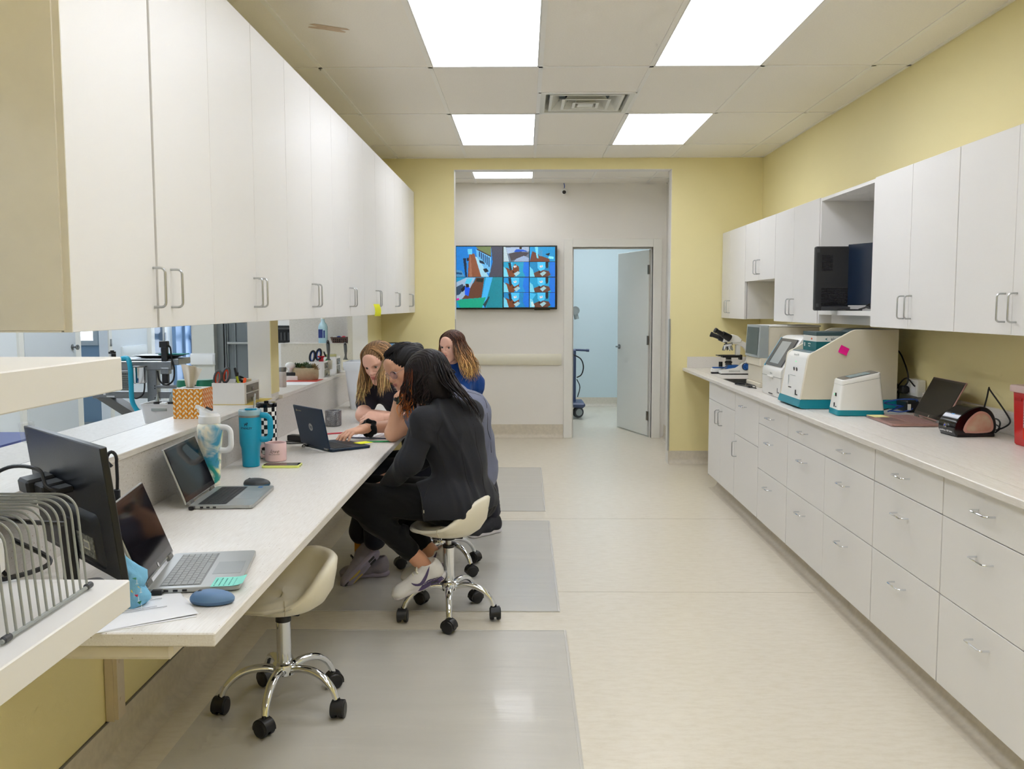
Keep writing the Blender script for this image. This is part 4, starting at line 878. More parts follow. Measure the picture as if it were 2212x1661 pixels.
# power brick, pens, clipboard
t = thing('power_adapter', 'black laptop power brick with coiled cord behind the navy laptop', 'power adapter', (-1.16, 4.60, .7505), -.3)
obj('brick', MB().box(-.055, .055, -.025, .025, 0, .03, .004), BLK, t); obj('cord', MB().tube(spline([(.05, -.01, .01), (.09, -.04, .005), (.03, -.07, .005), (-.03, -.09, .005), (.02, -.13, .005), (.09, -.10, .006), (.12, -.16, .006), (.14, -.2, .008)], 8), .003, 6), BLK, t)
t = thing('clipboard', 'clipboard with printed white sheets under the typing hand', 'clipboard', (-.93, 4.80, .7505), math.radians(-8))
obj('board', MB().box(-.03, .30, -.11, .12, 0, .004, .001), M('navy_board', (30, 34, 70), rough=.4, noise=(9, .03)), t); obj('sheet', MB().box(-.02, .29, -.10, .11, .004, .007), PAP, t); obj('clamp', MB().box(-.034, -.012, -.05, .05, .004, .012, .002), STE, t)
mb = MB()
for k in range(8): mb.box(.01+.03*k, .012+.03*k, -.09, .09-.02*(k % 3), .007, .0073)
obj('print_lines', mb, M('violet_print', (90, 80, 130), rough=.8, noise=(50, .1)), t)
def pen(label, loc, ang, L, m, tipm, r=.004):
    t = thing('pen', label, 'pen', loc, ang); obj('barrel', MB().tube([(-L/2, 0, r), (L*.36, 0, r)], r, 10), m, t); obj('tip', MB().tube([(L*.36, 0, r), (L/2, 0, r)], [r*.9, .0012], 10), tipm, t)
GRN = M('green_plastic', (20, 150, 80), rough=.35, noise=(20, .02))
pen('green pen lying past the yellow note at the desk edge', (-.735, 4.55, .7505), .12, .15, GRN, WL)
pen('red pen lying beside the clipboard behind the navy laptop', (-1.0, 4.86, .7505), .5, .14, M('red_plastic', (190, 30, 50), rough=.35, noise=(20, .02)), BLK)
t = thing('stapler', 'small chrome and black gadget upright behind the navy laptop lid', 'stapler', (-1.15, 4.90, .7505)); obj('body', MB().box(-.01, .01, -.008, .008, 0, .125, .003), GBL, t); obj('cap', MB().box(-.011, .004, -.0085, .0085, .07, .13, .003), CHR, t)
# small far monitor on the desk
t = thing('monitor', 'small monitor showing bluish camera pictures at the far end of the desk', 'monitor', (-1.125, 7.9, .7505), 0)
im2 = np.zeros((44, 76, 3)); im2[:] = (90, 120, 150); poly_fill(im2, [(0, 0), (20, 0), (34, 44), (0, 44)], (70, 104, 140)); poly_fill(im2, [(34, 0), (40, 0), (40, 44), (35, 44)], (120, 140, 160)); poly_fill(im2, [(44, 6), (52, 2), (54, 20), (48, 22)], (36, 40, 46)); poly_fill(im2, [(5, 5), (9, 5), (10, 9), (6, 9)], (30, 40, 60)); poly_fill(im2, [(20, 20), (33, 28), (28, 44), (10, 44)], (150, 160, 165)); poly_fill(im2, [(56, 10), (76, 0), (76, 44), (60, 44)], (100, 138, 168))
obj('housing', MB().box(-.165, .165, -.0, .02, .12, .372, .002), BLK, t); obj('stand', MB().box(-.03, .03, .02, .035, 0, .2).box(-.1, .1, -.05, .09, 0, .008, .002), BLK, t)
raster('screen', im2, .318, .236, M('lit_small_screen', (0, 0, 0), rough=.2, attr='Col', emit=(None, .7)), t, Matrix.Translation((0, -.0006, .246)))
# ---------------- right counter ----------------
CT = .8805
CRM = M('cream_device_plastic', (222, 214, 194), rough=.4, noise=(4, .02)); TEA = M('teal_device_plastic', (6, 134, 152), rough=.35, noise=(9, .02))
WDV = M('white_device_plastic', (232, 231, 226), rough=.35, noise=(6, .01)); GRS = M('grey_device_panel', (160, 168, 168), rough=.35, noise=(6, .02))
SLT = M('slate_device_panel', (120, 138, 146), rough=.35, noise=(6, .03)); SCRG = M('dim_grey_display', (104, 104, 102), rough=.15, noise=(6, .05))
BLUP = M('blue_device_plastic', (24, 84, 158), rough=.35, noise=(9, .02)); PRT = M('small_black_print', (50, 52, 54), rough=.6, noise=(60, .1))
def xz(mb, poly, y0, y1, c=0):
    """prism with the outline in x,z (local) running from y0 to y1"""
    old = mb.M; mb.M = old @ Matrix(((1, 0, 0, 0), (0, 0, -1, 0), (0, 1, 0, 0), (0, 0, 0, 1))); mb.prism([(x, z) for x, z in poly], -y1, -y0, c); mb.M = old; return mb
def bez(pts, n=6): return [(p[0], p[1]) for p in spline([(a, b, 0) for a, b in pts], n)]
# microscope (eyepieces towards the room, -x)
t = thing('microscope', 'white and blue binocular microscope at the far end of the counter', 'microscope', (1.71, 7.42, CT))
mb = xz(MB(), [(-.115, .008), (.11, .008), (.115, .03), (.11, .09), (.07, .10), (.0, .055), (-.07, .045), (-.115, .03)], -.045, .045, .004); obj('base', mb, WDV, t)
mb = MB().box(-.17, -.02, .05, .10, .012, .045, .006).box(-.03, .06, -.04, .10, .012, .04, .004); obj('base_toe', mb, WDV, t)
obj('base_pad', MB().box(-.112, .112, -.044, .044, 0, .009).box(-.168, -.02, .052, .098, 0, .013), BLK, t)
obj('blue_cover', xz(MB(), [(-.075, .04), (.03, .06), (.03, .078), (-.055, .078)], -.04, .04, .002).box(-.16, -.03, .054, .098, .045, .055, .004), BLUP, t)
arm = MB(); cpts = spline([(.085, 0, .06), (.12, 0, .12), (.118, 0, .18), (.085, 0, .235), (.03, 0, .262), (-.02, 0, .268)], 6)
arm.loft([[(p[0]+nx*w_, y, p[2]+nz*w_) for (w_, y) in ((.02, -.022), (.02, .022), (-.02, .022), (-.02, -.022))] for p, (nx, nz) in zip(cpts, [(math.cos(a), math.sin(a)) for a in np.linspace(-.3, PI/2, len(cpts))])])
obj('arm', arm, WDV, t)
obj('focus_knob', MB().at((.085, 0, .065), (PI/2, 0, 0)).cyl(.026, -.062, .062, 24, None, .004).cyl(.012, -.075, .075, 20), BLUP, t)
obj('knob_ring', MB().at((.085, 0, .065), (PI/2, 0, 0)).cyl(.031, -.05, .05, 24), DGR, t)
obj('stage', MB().box(-.14, .04, -.055, .055, .150, .158, .002).box(-.10, .05, -.04, .04, .138, .150).box(.04, .06, -.03, .03, .12, .16), BLK, t)
obj('condenser', MB().at((-.045, 0, 0)).lathe([(.02, .09), (.03, .092), (.03, .105), (.022, .108), (.022, .135), (.03, .137)], 20), BLK, t)
obj('condenser_ring', MB().at((-.045, 0, 0)).cyl(.024, .112, .122, 20), ALU, t); obj('lamp', MB().at((-.045, 0, 0)).cyl(.028, .078, .090, 20, .024), DGR, t)
obj('coaxial_knob', MB().at((-.10, .04, 0)).cyl(.016, .06, .10, 16), BLK, t)
obj('stage_post', MB().box(.01, .045, -.02, .02, .158, .24, .002), WDV, t)
obj('turret', MB().at((-.05, 0, .240), (0, -.2, 0)).lathe([(.012, -.014), (.036, -.008), (.040, .006), (.030, .014)], 24), CHR, t)
for k, a in enumerate((0, 1.4, 2.6, 3.8, 5.0)):
    dx, dy = .5*math.cos(a), .5*math.sin(a); p0 = Vector((-.055+.022*math.cos(a), .022*math.sin(a), .235)); d = Vector((dx, dy, -1)).normalized()
    obj('objective', MB().tube([p0, p0+d*.02, p0+d*.034, p0+d*.044-Vector((0, 0, 0))], [.0105, .0105, .008, .005], 14), ALU, t)
obj('head', xz(MB(), [(-.09, .262), (.045, .262), (.052, .285), (.02, .315), (-.02, .325), (-.085, .295)], -.036, .036, .004), WDV, t)
for s_ in (-1, 1):
    y = .032*s_; d = Vector((-.80, .22*s_, .42 if s_ < 0 else .30)).normalized(); p0 = Vector((-.045, y, .295 if s_ < 0 else .275)); ep = MB()
    ep.tube([p0, p0+d*.075], [.030, .026], 18).tube([p0+d*.075, p0+d*.079, p0+d*.13, p0+d*.134, p0+d*.15, p0+d*.152], [.022, .0185, .0175, .021, .021, .016], 18)
    obj('eyepiece', ep, BLK, t)
obj('label_plate', MB().box(-.05, .04, -.0462, -.045, .02, .035), M('pale_grey_label', (206, 206, 200), rough=.5, noise=(90, .2)), t)
# grey-screened analyser
t = thing('lab_analyzer', 'beige blood analyzer with a grey front screen, between the microscope and white analyzer', 'lab device', (1.60, 6.18, CT))
obj('body', MB().box(.05, .40, 0, .37, .21, .415, .006).box(.0, .38, 0, .37, 0, .03, .004).box(.012, .38, .0, .37, .03, .21, .004).box(-.002, .20, -.002, .372, .14, .2095, .01), CRM, t)
obj('top_cover', MB().box(.06, .405, -.004, .374, .415, .425, .003), WDV, t)
obj('display_head', xz(MB(), [(-.012, .205), (.055, .20), (.055, .425), (.0, .425)], -.004, .374, .004), GRS, t)
sc = MB(); sc.add([(-.0145, .03, .222), (-.0145, .345, .222), (-.0035, .345, .41), (-.0035, .03, .41)], [(0, 1, 2, 3), (3, 2, 1, 0)]); obj('screen', sc, M('grey_green_screen', (128, 138, 130), rough=.2, noise=(5, .08)), t)
obj('recess_shade', MB().box(.03, .16, -.0012, .0, .03, .14), M('beige_recess_shade', (196, 186, 166), rough=.5, noise=(5, .03)), t)  # flat darker patch: the shade of the recess painted on the side
obj('print', MB().box(-.0012, -.0005, .30, .34, .19, .195).box(-.0012, -.0005, .27, .33, .175, .179), M('pink_grey_print', (190, 150, 150), rough=.6, noise=(60, .2)), t)
t = thing('cable', 'short black cable bunched on the counter in front of the beige analyzer', 'cable', (1.555, 6.25, CT+.002))
obj('wires', MB().tube(spline([(.0, -.16, .003), (-.02, -.03, .003), (-.055, .12, .003), (-.06, .19, .004), (-.02, .17, .01), (.0, .05, .012), (.02, -.05, .01), (.0, -.12, .004), (-.03, -.02, .009), (-.01, .06, .015), (.03, .03, .006)], 7), .0034, 7).box(-.03, .0, -.07, .0, 0, .012, .003), BLK, t)
# white tablet analyser
t = thing('lab_analyzer', 'white analyzer with a slanted dark display and a thin blue edge', 'lab device', (1.53, 5.435, CT))
pr = bez([(.0, .15), (.004, .168), (.02, .19)], 3)+[(.118, .350)]+bez([(.128, .362), (.15, .37), (.18, .372)], 3)+[(.40, .372), (.40, .002), (.008, .002), (.0, .03)]
obj('body', xz(MB(), pr, 0, .41, .005), WDV, t)
d = Vector((.110, 0, .182)).normalized(); nrm = Vector((-d.z, 0, d.x)); o = Vector((.012, 0, .178)); L_ = .20
def slant(y0, y1, a, b, h0, h1, mb=None):
    mb = mb or MB(); P = lambda s_, y, h: o+d*s_+nrm*h+Vector((0, y, 0))
    return mb.add([P(a, y0, h0), P(a, y1, h0), P(b, y1, h0), P(b, y0, h0), P(a, y0, h1), P(a, y1, h1), P(b, y1, h1), P(b, y0, h1)], [(0, 1, 2, 3), (7, 6, 5, 4), (0, 4, 5, 1), (1, 5, 6, 2), (2, 6, 7, 3), (3, 7, 4, 0)])
obj('display', slant(.03, .385, .01, L_, .001, .008), M('charcoal_bezel', (74, 74, 76), rough=.25, noise=(6, .04)), t)
obj('screen', slant(.12, .31, .025, L_-.02, .008, .009), M('pale_grey_lcd', (170, 174, 172), rough=.15, noise=(6, .08)), t); obj('slot', slant(.30, .335, .025, L_-.02, .008, .0085), GBL, t)
obj('blue_edge', slant(.387, .398, .0, L_+.005, .001, .007), M('light_blue_trim', (70, 180, 220), rough=.3, noise=(6, .02)), t)
obj('split_line', MB().box(-.0012, .30, -.0008, .411, .122, .1235), PRT, t)
obj('door_tab', MB().box(-.014, .0, .14, .25, .118, .128, .003), WDV, t)
lt = MB(); text_mb('element', .016, .0003, lt, (-.001, .20, .142), (PI/2, 0, -PI/2)); obj('lettering', lt, M('pale_grey_print', (170, 172, 170), rough=.6, noise=(50, .05)), t)
mk = MB().box(-.0012, 0, .05, .058, .03, .06); text_mb('heska', .013, .0003, mk, (-.001, .028, .035), (PI/2, 0, -PI/2)); mk.box(-.0012, 0, .16, .25, .012, .018); obj('maker_mark', mk, PRT, t)
obj('status_strip', MB().box(.03, .12, -.0013, -.0005, .119, .1215), M('blue_violet_strip', (110, 110, 220), rough=.4, noise=(9, .02)), t)
# big analyser
t = thing('lab_analyzer', 'largest cream analyzer with sloping side wall and teal base, a pink note on it', 'lab device', (1.48, 4.90, CT))
W2 = .40; side = [(.012, .05)]+[(.045, .27)]+bez([(.050, .288), (.064, .302), (.085, .312)], 3)+[(.245, .405)]+bez([(.27, .418), (.295, .428), (.33, .430)], 3)+[(.53, .430), (.53, .05)]
inner = [(.012, .05), (.045, .27), (.052, .285), (.066, .298), (.08, .301), (.40, .303), (.40, .405), (.53, .405), (.53, .05)]
obj('side_wall', xz(MB(), side, 0, .022, .003), CRM, t); obj('side_wall', xz(MB(), side, W2-.022, W2, .003), CRM, t)
obj('front_body', xz(MB(), inner, .022, W2-.022), WDV, t)
obj('slate_deck', MB().box(.075, .40, .0225, W2-.0225, .301, .306, .001), SLT, t)
obj('rear_cover', xz(MB(), bez([(.30, .306), (.31, .36), (.335, .405), (.38, .425)], 4)+[(.528, .428), (.528, .30)], .0225, W2-.0225), SLT, t)
obj('base', xz(MB(), [(.0, .012), (.02, .002), (.53, .002), (.53, .05), (.011, .05)], -.001, W2+.001, .002), TEA, t)
obj('foot', MB().box(.08, .28, .03, .06, 0, .003), BLK, t)
fr_ = lambda z: .012+(z-.05)*.15
ft = MB()
for y in (.205, .155): ft.at((fr_(.205)-.002, y, .205), (0, PI/2-.15, 0)).lathe([(.011, -.001), (.011, .0015)], 20).at()
obj('hole', ft, GBL, t)
ft = MB().box(fr_(.10)-.002, fr_(.10)+.002, .205, .255, .098, .104); obj('card_slot', ft, GBL, t)
pn = MB(); 
for a, b, z0, z1 in ((.165, .265, .168, .1695), (.264, .2655, .11, .168)): pn.box(fr_(z0)-.0016, fr_(z0)+.003, a, b, z0, z1)
obj('panel_line', pn, GRS, t)
obj('indicator', MB().box(fr_(.25)-.002, fr_(.25), .19, .205, .246, .249), M('green_led', (60, 240, 120), emit=((60, 240, 120), 1.5)), t)
lt = MB(); text_mb('element AIM', .018, .0003, lt, (fr_(.28)-.002, .20, .285), (PI/2-.0, 0, -PI/2)); obj('lettering', lt, M('pale_grey_print', (170, 172, 170)), t)
mk = MB().box(fr_(.06)-.0018, fr_(.06)+.002, .10, .108, .068, .095); text_mb('heska', .013, .0003, mk, (fr_(.06)-.002, .075, .072), (PI/2, 0, -PI/2)); obj('maker_mark', mk, PRT, t)
t = thing('sticky_note', 'hot pink sticky note on the side of the largest cream analyzer', 'sticky note', (1.715, 4.8985, CT+.318))
obj('sheet', MB().at((0, -.002, 0), (0, .45, 0)).grid(lambda u, v: ((u-.5)*.05, -.008*max(0, .5-v)**2*4, (v-.5)*.042), 4, 6), M('hot_pink_paper', (246, 20, 150), rough=.8, noise=(20, .03)), t)
# carton
t = thing('carton', 'flat teal and white carton with orange print lying on the largest analyzer', 'box', (1.61, 5.03, CT+.3075))
cw, cd, ch = .25, .235, .105
DT = M('dark_teal_card', (12, 104, 108), rough=.5, noise=(9, .03)); DS = M('dark_slate_card', (58, 82, 86), rough=.5, noise=(9, .04)); WC = M('white_card', (226, 224, 216), rough=.5, noise=(9, .02))
obj('lower_band', MB().box(0, cw, 0, cd, 0, .052), DT, t); obj('middle_band', MB().box(0, cw, 0, cd, .052, .084), WC, t); obj('lid', MB().box(-.001, cw+.001, -.001, cd+.001, .084, ch, .001), DS, t)
lt = MB(); text_mb('element', .024, .0003, lt, (.118, -.001, .066), (PI/2, 0, 0)); obj('lettering', lt, M('grey_card_print', (130, 132, 130), rough=.6, noise=(50, .05)), t)
lt = MB(); text_mb('AIM', .024, .0003, lt, (.20, -.001, .066), (PI/2, 0, 0), bold=.0006); text_mb('AIM', .014, .0003, lt, (-.001, .08, .066), (PI/2, 0, -PI/2), bold=.0003); obj('lettering_orange', lt, M('orange_print', (216, 92, 36), rough=.6, noise=(50, .05)), t)
lt = MB().at((.055, -.0012, .066), (PI/2, 0, 0)).prism([(-.008, 0), (.006, .008), (.001, 0)], 0, .0004).prism([(-.008, 0), (.001, 0), (.006, -.008)], 0, .0004).at(); obj('emblem', lt, DT, t)
lt = MB(); text_mb('Fecal Test', .011, .0003, lt, (-.001, .12, .038), (PI/2, 0, -PI/2)); text_mb('20 tests', .009, .0003, lt, (-.001, .12, .024), (PI/2, 0, -PI/2)); lt.box(-.0012, 0, .20, .212, .02, .042); obj('print', lt, WC, t)
t_ = t
# small analyser in front
t = thing('lab_analyzer', 'small white tapered analyzer with a tilted top screen and teal base', 'lab device', (1.585, 4.585, CT), -.05)
def rect4(x0, x1, y0, y1, z, z2=None): return [(x0, y0, z), (x1, y0, z if z2 is None else z2), (x1, y1, z if z2 is None else z2), (x0, y1, z)]
def tap(zs, ins, r=.014):
    out = []
    for (z0, z1), k in zip(zs, ins):
        out.append([(x, y, z0+(z1-z0)*(x/.235)) for x, y in rrect(.235-2*k, .17-1.2*k, r, 4, .1175, .085)])
    return out
obj('base', MB().loft(tap([(.002, .002), (.030, .030)], [.0, .003])), TEA, t)
obj('body', MB().loft(tap([(.030, .030), (.151, .199)], [.003, .020])), WDV, t)
obj('split_line', MB().loft(tap([(.151, .199), (.1525, .2005)], [.0215, .0215])), PRT, t)
obj('lid', MB().loft(tap([(.1525, .2005), (.172, .224), (.175, .228)], [.0195, .022, .026])), WDV, t)
obj('display', MB().loft(tap([(.175, .228), (.1765, .2295)], [.030, .030])), M('grey_glass_panel', (96, 98, 98), rough=.2, noise=(6, .05)), t)
obj('screen', MB().loft([[(x, y, z+.0003) for x, y, z in r] for r in [[(x, y, (.1765+(.2295-.1765)*(x/.235))) for x, y in rrect(.10, .09, .004, 3, .12, .085)]]*1+[[(x, y, (.1775+(.2305-.1775)*(x/.235))) for x, y in rrect(.10, .09, .004, 3, .12, .085)]]]), M('blue_grey_lcd', (132, 160, 168), rough=.15, noise=(30, .2)), t)
mk = MB().box(.008, .012, .07, .085, .095, .112); obj('usb_port', mk, BLK, t); mk = MB().box(.008, .013, .092, .102, .10, .108); obj('indicator', mk, M('soft_green_led', (150, 240, 190), emit=((150, 240, 190), .6)), t)
mk = MB().box(.002, .006, .075, .083, .040, .062); text_mb('heska', .010, .0003, mk, (.0035, .05, .044), (PI/2, 0, -PI/2)); obj('maker_mark', mk, PRT, t)
# pink laptop
ROSE = M('rose_gold_shell', (176, 138, 130), rough=.35, metal=.4, noise=(60, .02)); RK = M('rose_keys', (150, 116, 110), rough=.5, noise=(50, .03))
L4 = laptop('rose gold laptop open with a dark screen, between small analyzer and label printer', (1.930, 4.355, CT), PI+math.radians(-2.5), .37, .225, .215, math.radians(27), ROSE, (RK, ROSE), deckcol=M('rose_touchpad', (122, 92, 90), rough=.3, noise=(30, .02)), logo=True, lid=ROSE)
t = thing('sticky_note', 'pale yellow sticky note at the front corner of the rose gold laptop', 'sticky note', (1.745, 4.475, CT+.0137), .05); obj('sheet', MB().box(-.038, .038, -.045, .045, 0, .0008), M('pale_yellow_paper', (240, 232, 160), rough=.8, noise=(20, .02)), t)
# label printer
t = thing('label_printer', 'small glossy black label printer with a rose translucent side window', 'printer', (1.835, 3.845, CT), .10)
dome = [(.0, .004), (-.012, .03), (-.006, .062), (.022, .096), (.06, .120), (.10, .130), (.135, .122), (.162, .098), (.176, .06), (.176, .03), (.165, .004)]
dm = [(p[0], p[1]) for p in spline([(a, b, 0) for a, b in dome], 4)]
obj('shell', xz(MB(), dm, 0, .125, .004), GBL, t)
win = [(.038, .018), (.028, .034), (.046, .072), (.08, .103), (.11, .110), (.140, .095), (.160, .06), (.155, .024), (.10, .016)]
wn = [(p[0], p[1]) for p in spline([(a, b, 0) for a, b in win+[win[0]]], 4)][:-1]
obj('window_rim', xz(MB(), wn, -.003, .001, .001), M('rose_plastic', (200, 150, 136), rough=.3, noise=(9, .04)), t)
cx = sum(p[0] for p in wn)/len(wn); cz = sum(p[1] for p in wn)/len(wn); wi = [(cx+(x-cx)*.82, cz+(z-cz)*.82) for x, z in wn]
obj('window', xz(MB(), wi, -.0045, -.002), M('smoky_rose_glass', (206, 190, 164), rough=.2, noise=(9, .5, (186, 120, 104))), t)
obj('base', MB().box(.0, .17, -.002, .127, 0, .014, .003), BLK, t)
obj('label_slot', MB().at((.004, .062, .062), (0, -.75, 0)).box(-.004, .012, -.045, .045, .0, .005, .001), CHR, t); obj('button', MB().at((-.015, .062, .045), (0, -PI/2+.2, 0)).cyl(.010, -.002, .004, 20), CHR, t)
obj('button_mark', MB().at((-.015, .062, .045), (0, -PI/2+.2, 0)).cyl(.005, .004, .005, 16), M('cobalt_mark', (30, 50, 170), rough=.3, noise=(9, .02)), t)
lt = MB(); text_mb('LabelWriter 450 Turbo', .0105, .0003, lt, (-.0135, .062, .022), (PI/2, 0, -PI/2)); obj('lettering', lt, PAP, t)
lt = MB(); text_mb('DYMO', .009, .0003, lt, (.018, .062, .092), (PI/2-.7, 0, -PI/2), bold=.0003); obj('lettering_blue', lt, M('cyan_print', (60, 150, 220), rough=.4, noise=(50, .02)), t)
# red sharps bin
t = thing('sharps_bin', 'red medical sharps bin with translucent lid and white label at the right edge', 'bin', (2.03, 3.49, CT))
RED = M('red_bin_plastic', (200, 14, 20), rough=.35, noise=(4, .04)); 
obj('body', MB().loft([[(x, y, z) for x, y in rrect(a, b, .018, 4)] for z, a, b in ((.0, .098, .35), (.006, .104, .36), (.215, .116, .385))]), RED, t)
obj('lid', MB().loft([[(x, y, z) for x, y in rrect(a, b, .014, 4)] for z, a, b in ((.212, .130, .40), (.216, .134, .404), (.235, .134, .404), (.24, .128, .396))]), M('translucent_pink_lid', (224, 196, 192), rough=.3, noise=(9, .05)), t)
obj('lid_opening', MB().box(-.03, .03, -.10, .02, .24, .2425), M('deep_red_opening', (120, 10, 14), rough=.5, noise=(9, .1)), t)
lb = MB(); lb.add([(-.0568, .10, .075), (-.0568, -.10, .075), (-.0592, -.10, .185), (-.0592, .10, .185)], [(0, 3, 2, 1), (0, 1, 2, 3)]); obj('label', lb, PAP, t)
lb = MB(); lb.add([(-.0557, .10, .03), (-.0557, -.10, .03), (-.0568, -.10, .075), (-.0568, .10, .075)], [(0, 3, 2, 1), (0, 1, 2, 3)]); obj('orange_label', lb, M('orange_red_label', (240, 60, 20), rough=.6, noise=(20, .05)), t)
lb = MB(); text_mb('SHARPS CONTAINER', .013, .0003, lb, (-.0598, .035, .172), (PI/2, 0, -PI/2), bold=.0004)
for k in range(7): lb.box(-.0600, -.0585, -.06+.006*(k % 2), .095, .155-.0105*k, .157-.0105*k)
obj('label_print', lb, PRT, t); obj('raised_mark', MB().box(-.0605, -.058, .115, .165, .178, .19), M('dull_red_mark', (176, 20, 24), rough=.5, noise=(20, .1)), t)
# cables by the wall
t = thing('cable', 'black power cords and plug looped on the wall behind the rose gold laptop', 'cable', (2.045, 4.87, CT+.002))
c = MB().tube(spline([(.02, .25, .335), (.02, .12, .28), (.01, .0, .16), (-.02, .06, .09), (-.03, .16, .03), (-.02, .20, .07), (-.01, .16, .14), (0, .10, .11), (-.02, .05, .03)], 8), .0042, 7)
c.tube(spline([(.02, -.06, .13), (0, .02, .165), (-.03, .12, .06), (-.04, .2, .02), (-.03, .18, .12), (-.02, .10, .165), (-.03, .06, .04), (-.03, .12, .01)], 8), .004, 7).tube(spline([(.0, .0, .01), (-.10, .06, .006), (-.2, .0, .006), (-.15, -.07, .006), (-.1, -.02, .006)], 8), .003, 6)
obj('wires', c, BLK, t); obj('plug', MB().box(-.02, .02, .0, .06, .085, .125, .008), BLK, t); obj('power_brick', MB().box(-.05, .02, -.13, .0, 0, .06, .008), BLK, t)
t = thing('cable', 'blue network cable coiled beside the small white analyzer', 'cable', (1.98, 4.72, CT+.002))
obj('wires', MB().tube(spline([(-.10, -.03, .01), (.02, .06, .03), (.07, .02, .06), (.02, -.05, .075), (-.05, -.02, .07), (-.10, .02, .05), (-.02, .10, .03), (.05, .03, .02), (-.04, -.06, .012), (-.08, .0, .01)], 8), .0036, 7), M('blue_cable', (40, 80, 170)), t); obj('tag', MB().box(-.008, .008, -.052, -.048, .02, .05), WPL, t)
t = thing('wall_outlet', 'white surface outlet box on the yellow wall behind the rose gold laptop', 'outlet', (RX-.002, 4.86, .955)); obj('box', MB().box(-.045, 0, -.07, .07, 0, .09, .004), WPL, t); obj('socket', MB().box(-.047, -.045, -.05, -.01, .02, .07, .0).box(-.047, -.045, .01, .05, .02, .07), PAP, t)
t = thing('cable', 'black cord looping up the wall between label printer and red bin', 'cable', (2.085, 3.95, CT+.002))
obj('wires', MB().tube(spline([(.0, .18, .07), (.0, .15, .14), (.0, .135, .185), (.0, .12, .175), (.0, -.02, .09), (.0, -.05, .05), (-.03, .0, .015), (-.03, .05, .03), (-.02, .03, .06), (-.03, -.03, .05), (-.05, -.04, .012), (-.06, .02, .005), (-.08, .06, .005)], 8), .0036, 7).box(-.05, .0, .10, .15, 0, .035, .006).tube(spline([(-.02, .1, .03), (-.04, .02, .045), (-.04, -.05, .03), (-.05, -.02, .005), (-.10, -.04, .004)], 8), .0028, 7), BLK, t)
# all-in-one computer in the niche
t = thing('computer', 'black all-in-one computer seen from behind, hanging out of the open wall niche', 'computer', (1.745, 5.21, 1.4105))
MBK2 = M('matt_black_grille_case', (34, 35, 38), rough=.5, noise=(90, .1), bump=(260, .1))
hs = obj('back_cover', MB().box(-.095, .095, -.010, .03, .0, .362, .006), MBK2, t)
vt = MB()
for r in range(11): vt.box(-.06, .0, -.0115, -.0095, .225+.0085*r, .228+.0085*r)
for r in range(12): vt.box(-.06, .09, -.0115, -.0095, .03+.0085*r, .033+.0085*r)
for r in range(16): vt.box(-.06+.0095*r, -.0585+.0095*r, -.0108, -.0095, .03, .128)
for r in range(6): vt.box(-.06+.0095*r, -.0585+.0095*r, -.0108, -.0095, .225, .312)
obj('vent_slots', vt, GBL, t, kind='stuff')
sc = MB().at((.093, 0, 0), (0, 0, -1.18)).box(0, .34, -.008, .008, .03, .372, .003); obj('screen_panel', sc, M('blue_black_monitor_back', (24, 38, 58), rough=.25, noise=(5, .1)), t)
obj('stand', MB().box(.03, .12, -.16, .05, .0, .008, .002).box(.06, .08, .02, .04, .008, .14), BLK, t); obj('bracket', MB().box(-.088, -.075, -.0125, -.0095, .328, .35).box(-.088, -.075, -.0125, -.0095, .02, .04).box(-.06, .10, -.03, -.011, .0, .022, .004), DGR, t)
t = thing('cable', 'black cable bundle beside the computer stand in the open niche', 'cable', (1.845, 4.86, 1.411)); obj('wires', MB().tube(spline([(-.04, .08, .006), (.0, .0, .03), (.04, .05, .05), (-.02, .03, .02), (.03, -.04, .01), (-.03, -.05, .02), (.02, .02, .05)], 8), .005, 7), BLK, t)
# ---------------- treatment room behind the pass-through ----------------
BX = -4.6
BWH = M('cool_white_paint', (222, 228, 234), rough=.55, noise=(3, .01)); 
S('wall_treatment_left', MB().box(BX-.1, BX, -2, 9.30, 0, 2.9).box(BX-.1, BX, 9.95, 13, 0, 2.9).box(BX-.1, BX, 9.30, 9.95, 2.1, 2.9), BWH)
S('wall_treatment_end', MB().box(-4.45, -1.2, 12.4, 12.5, 0, 2.9).box(BX, -4.45, 12.4, 12.5, 2.3, 2.9), BWH)
S('wall_treatment_near', MB().box(BX, -1.42, -2.1, -2, 0, 2.9), BWH)
S('ceiling_treatment', MB().box(BX-2, LX-.12, -2.1, 12.5, 2.75, 2.8), TL)
for k, (x, y) in enumerate(((-3.2, 1.0), (-3.2, 3.4), (-3.2, 5.8), (-3.4, 8.2), (-4.0, 10.9))):  # added panels, out of view, that fill the room with bluish light
    t = thing('ceiling_light', 'unseen lit panel added to brighten the treatment room, %s row' % ('nearest', 'second', 'third', 'fourth', 'last')[k], 'ceiling light', (x, y, 2.742), 0, 'flat ceiling light panels')
    obj('diffuser', MB().box(-.59, .59, -.59, .59, -.012, -.004), M('added_treatment_light', (255, 255, 255), emit=((232, 242, 255), LIGHT_TREAT)), t); obj('frame', MB().box(-.6, .6, -.6, .6, -.004, .0), PF, t)
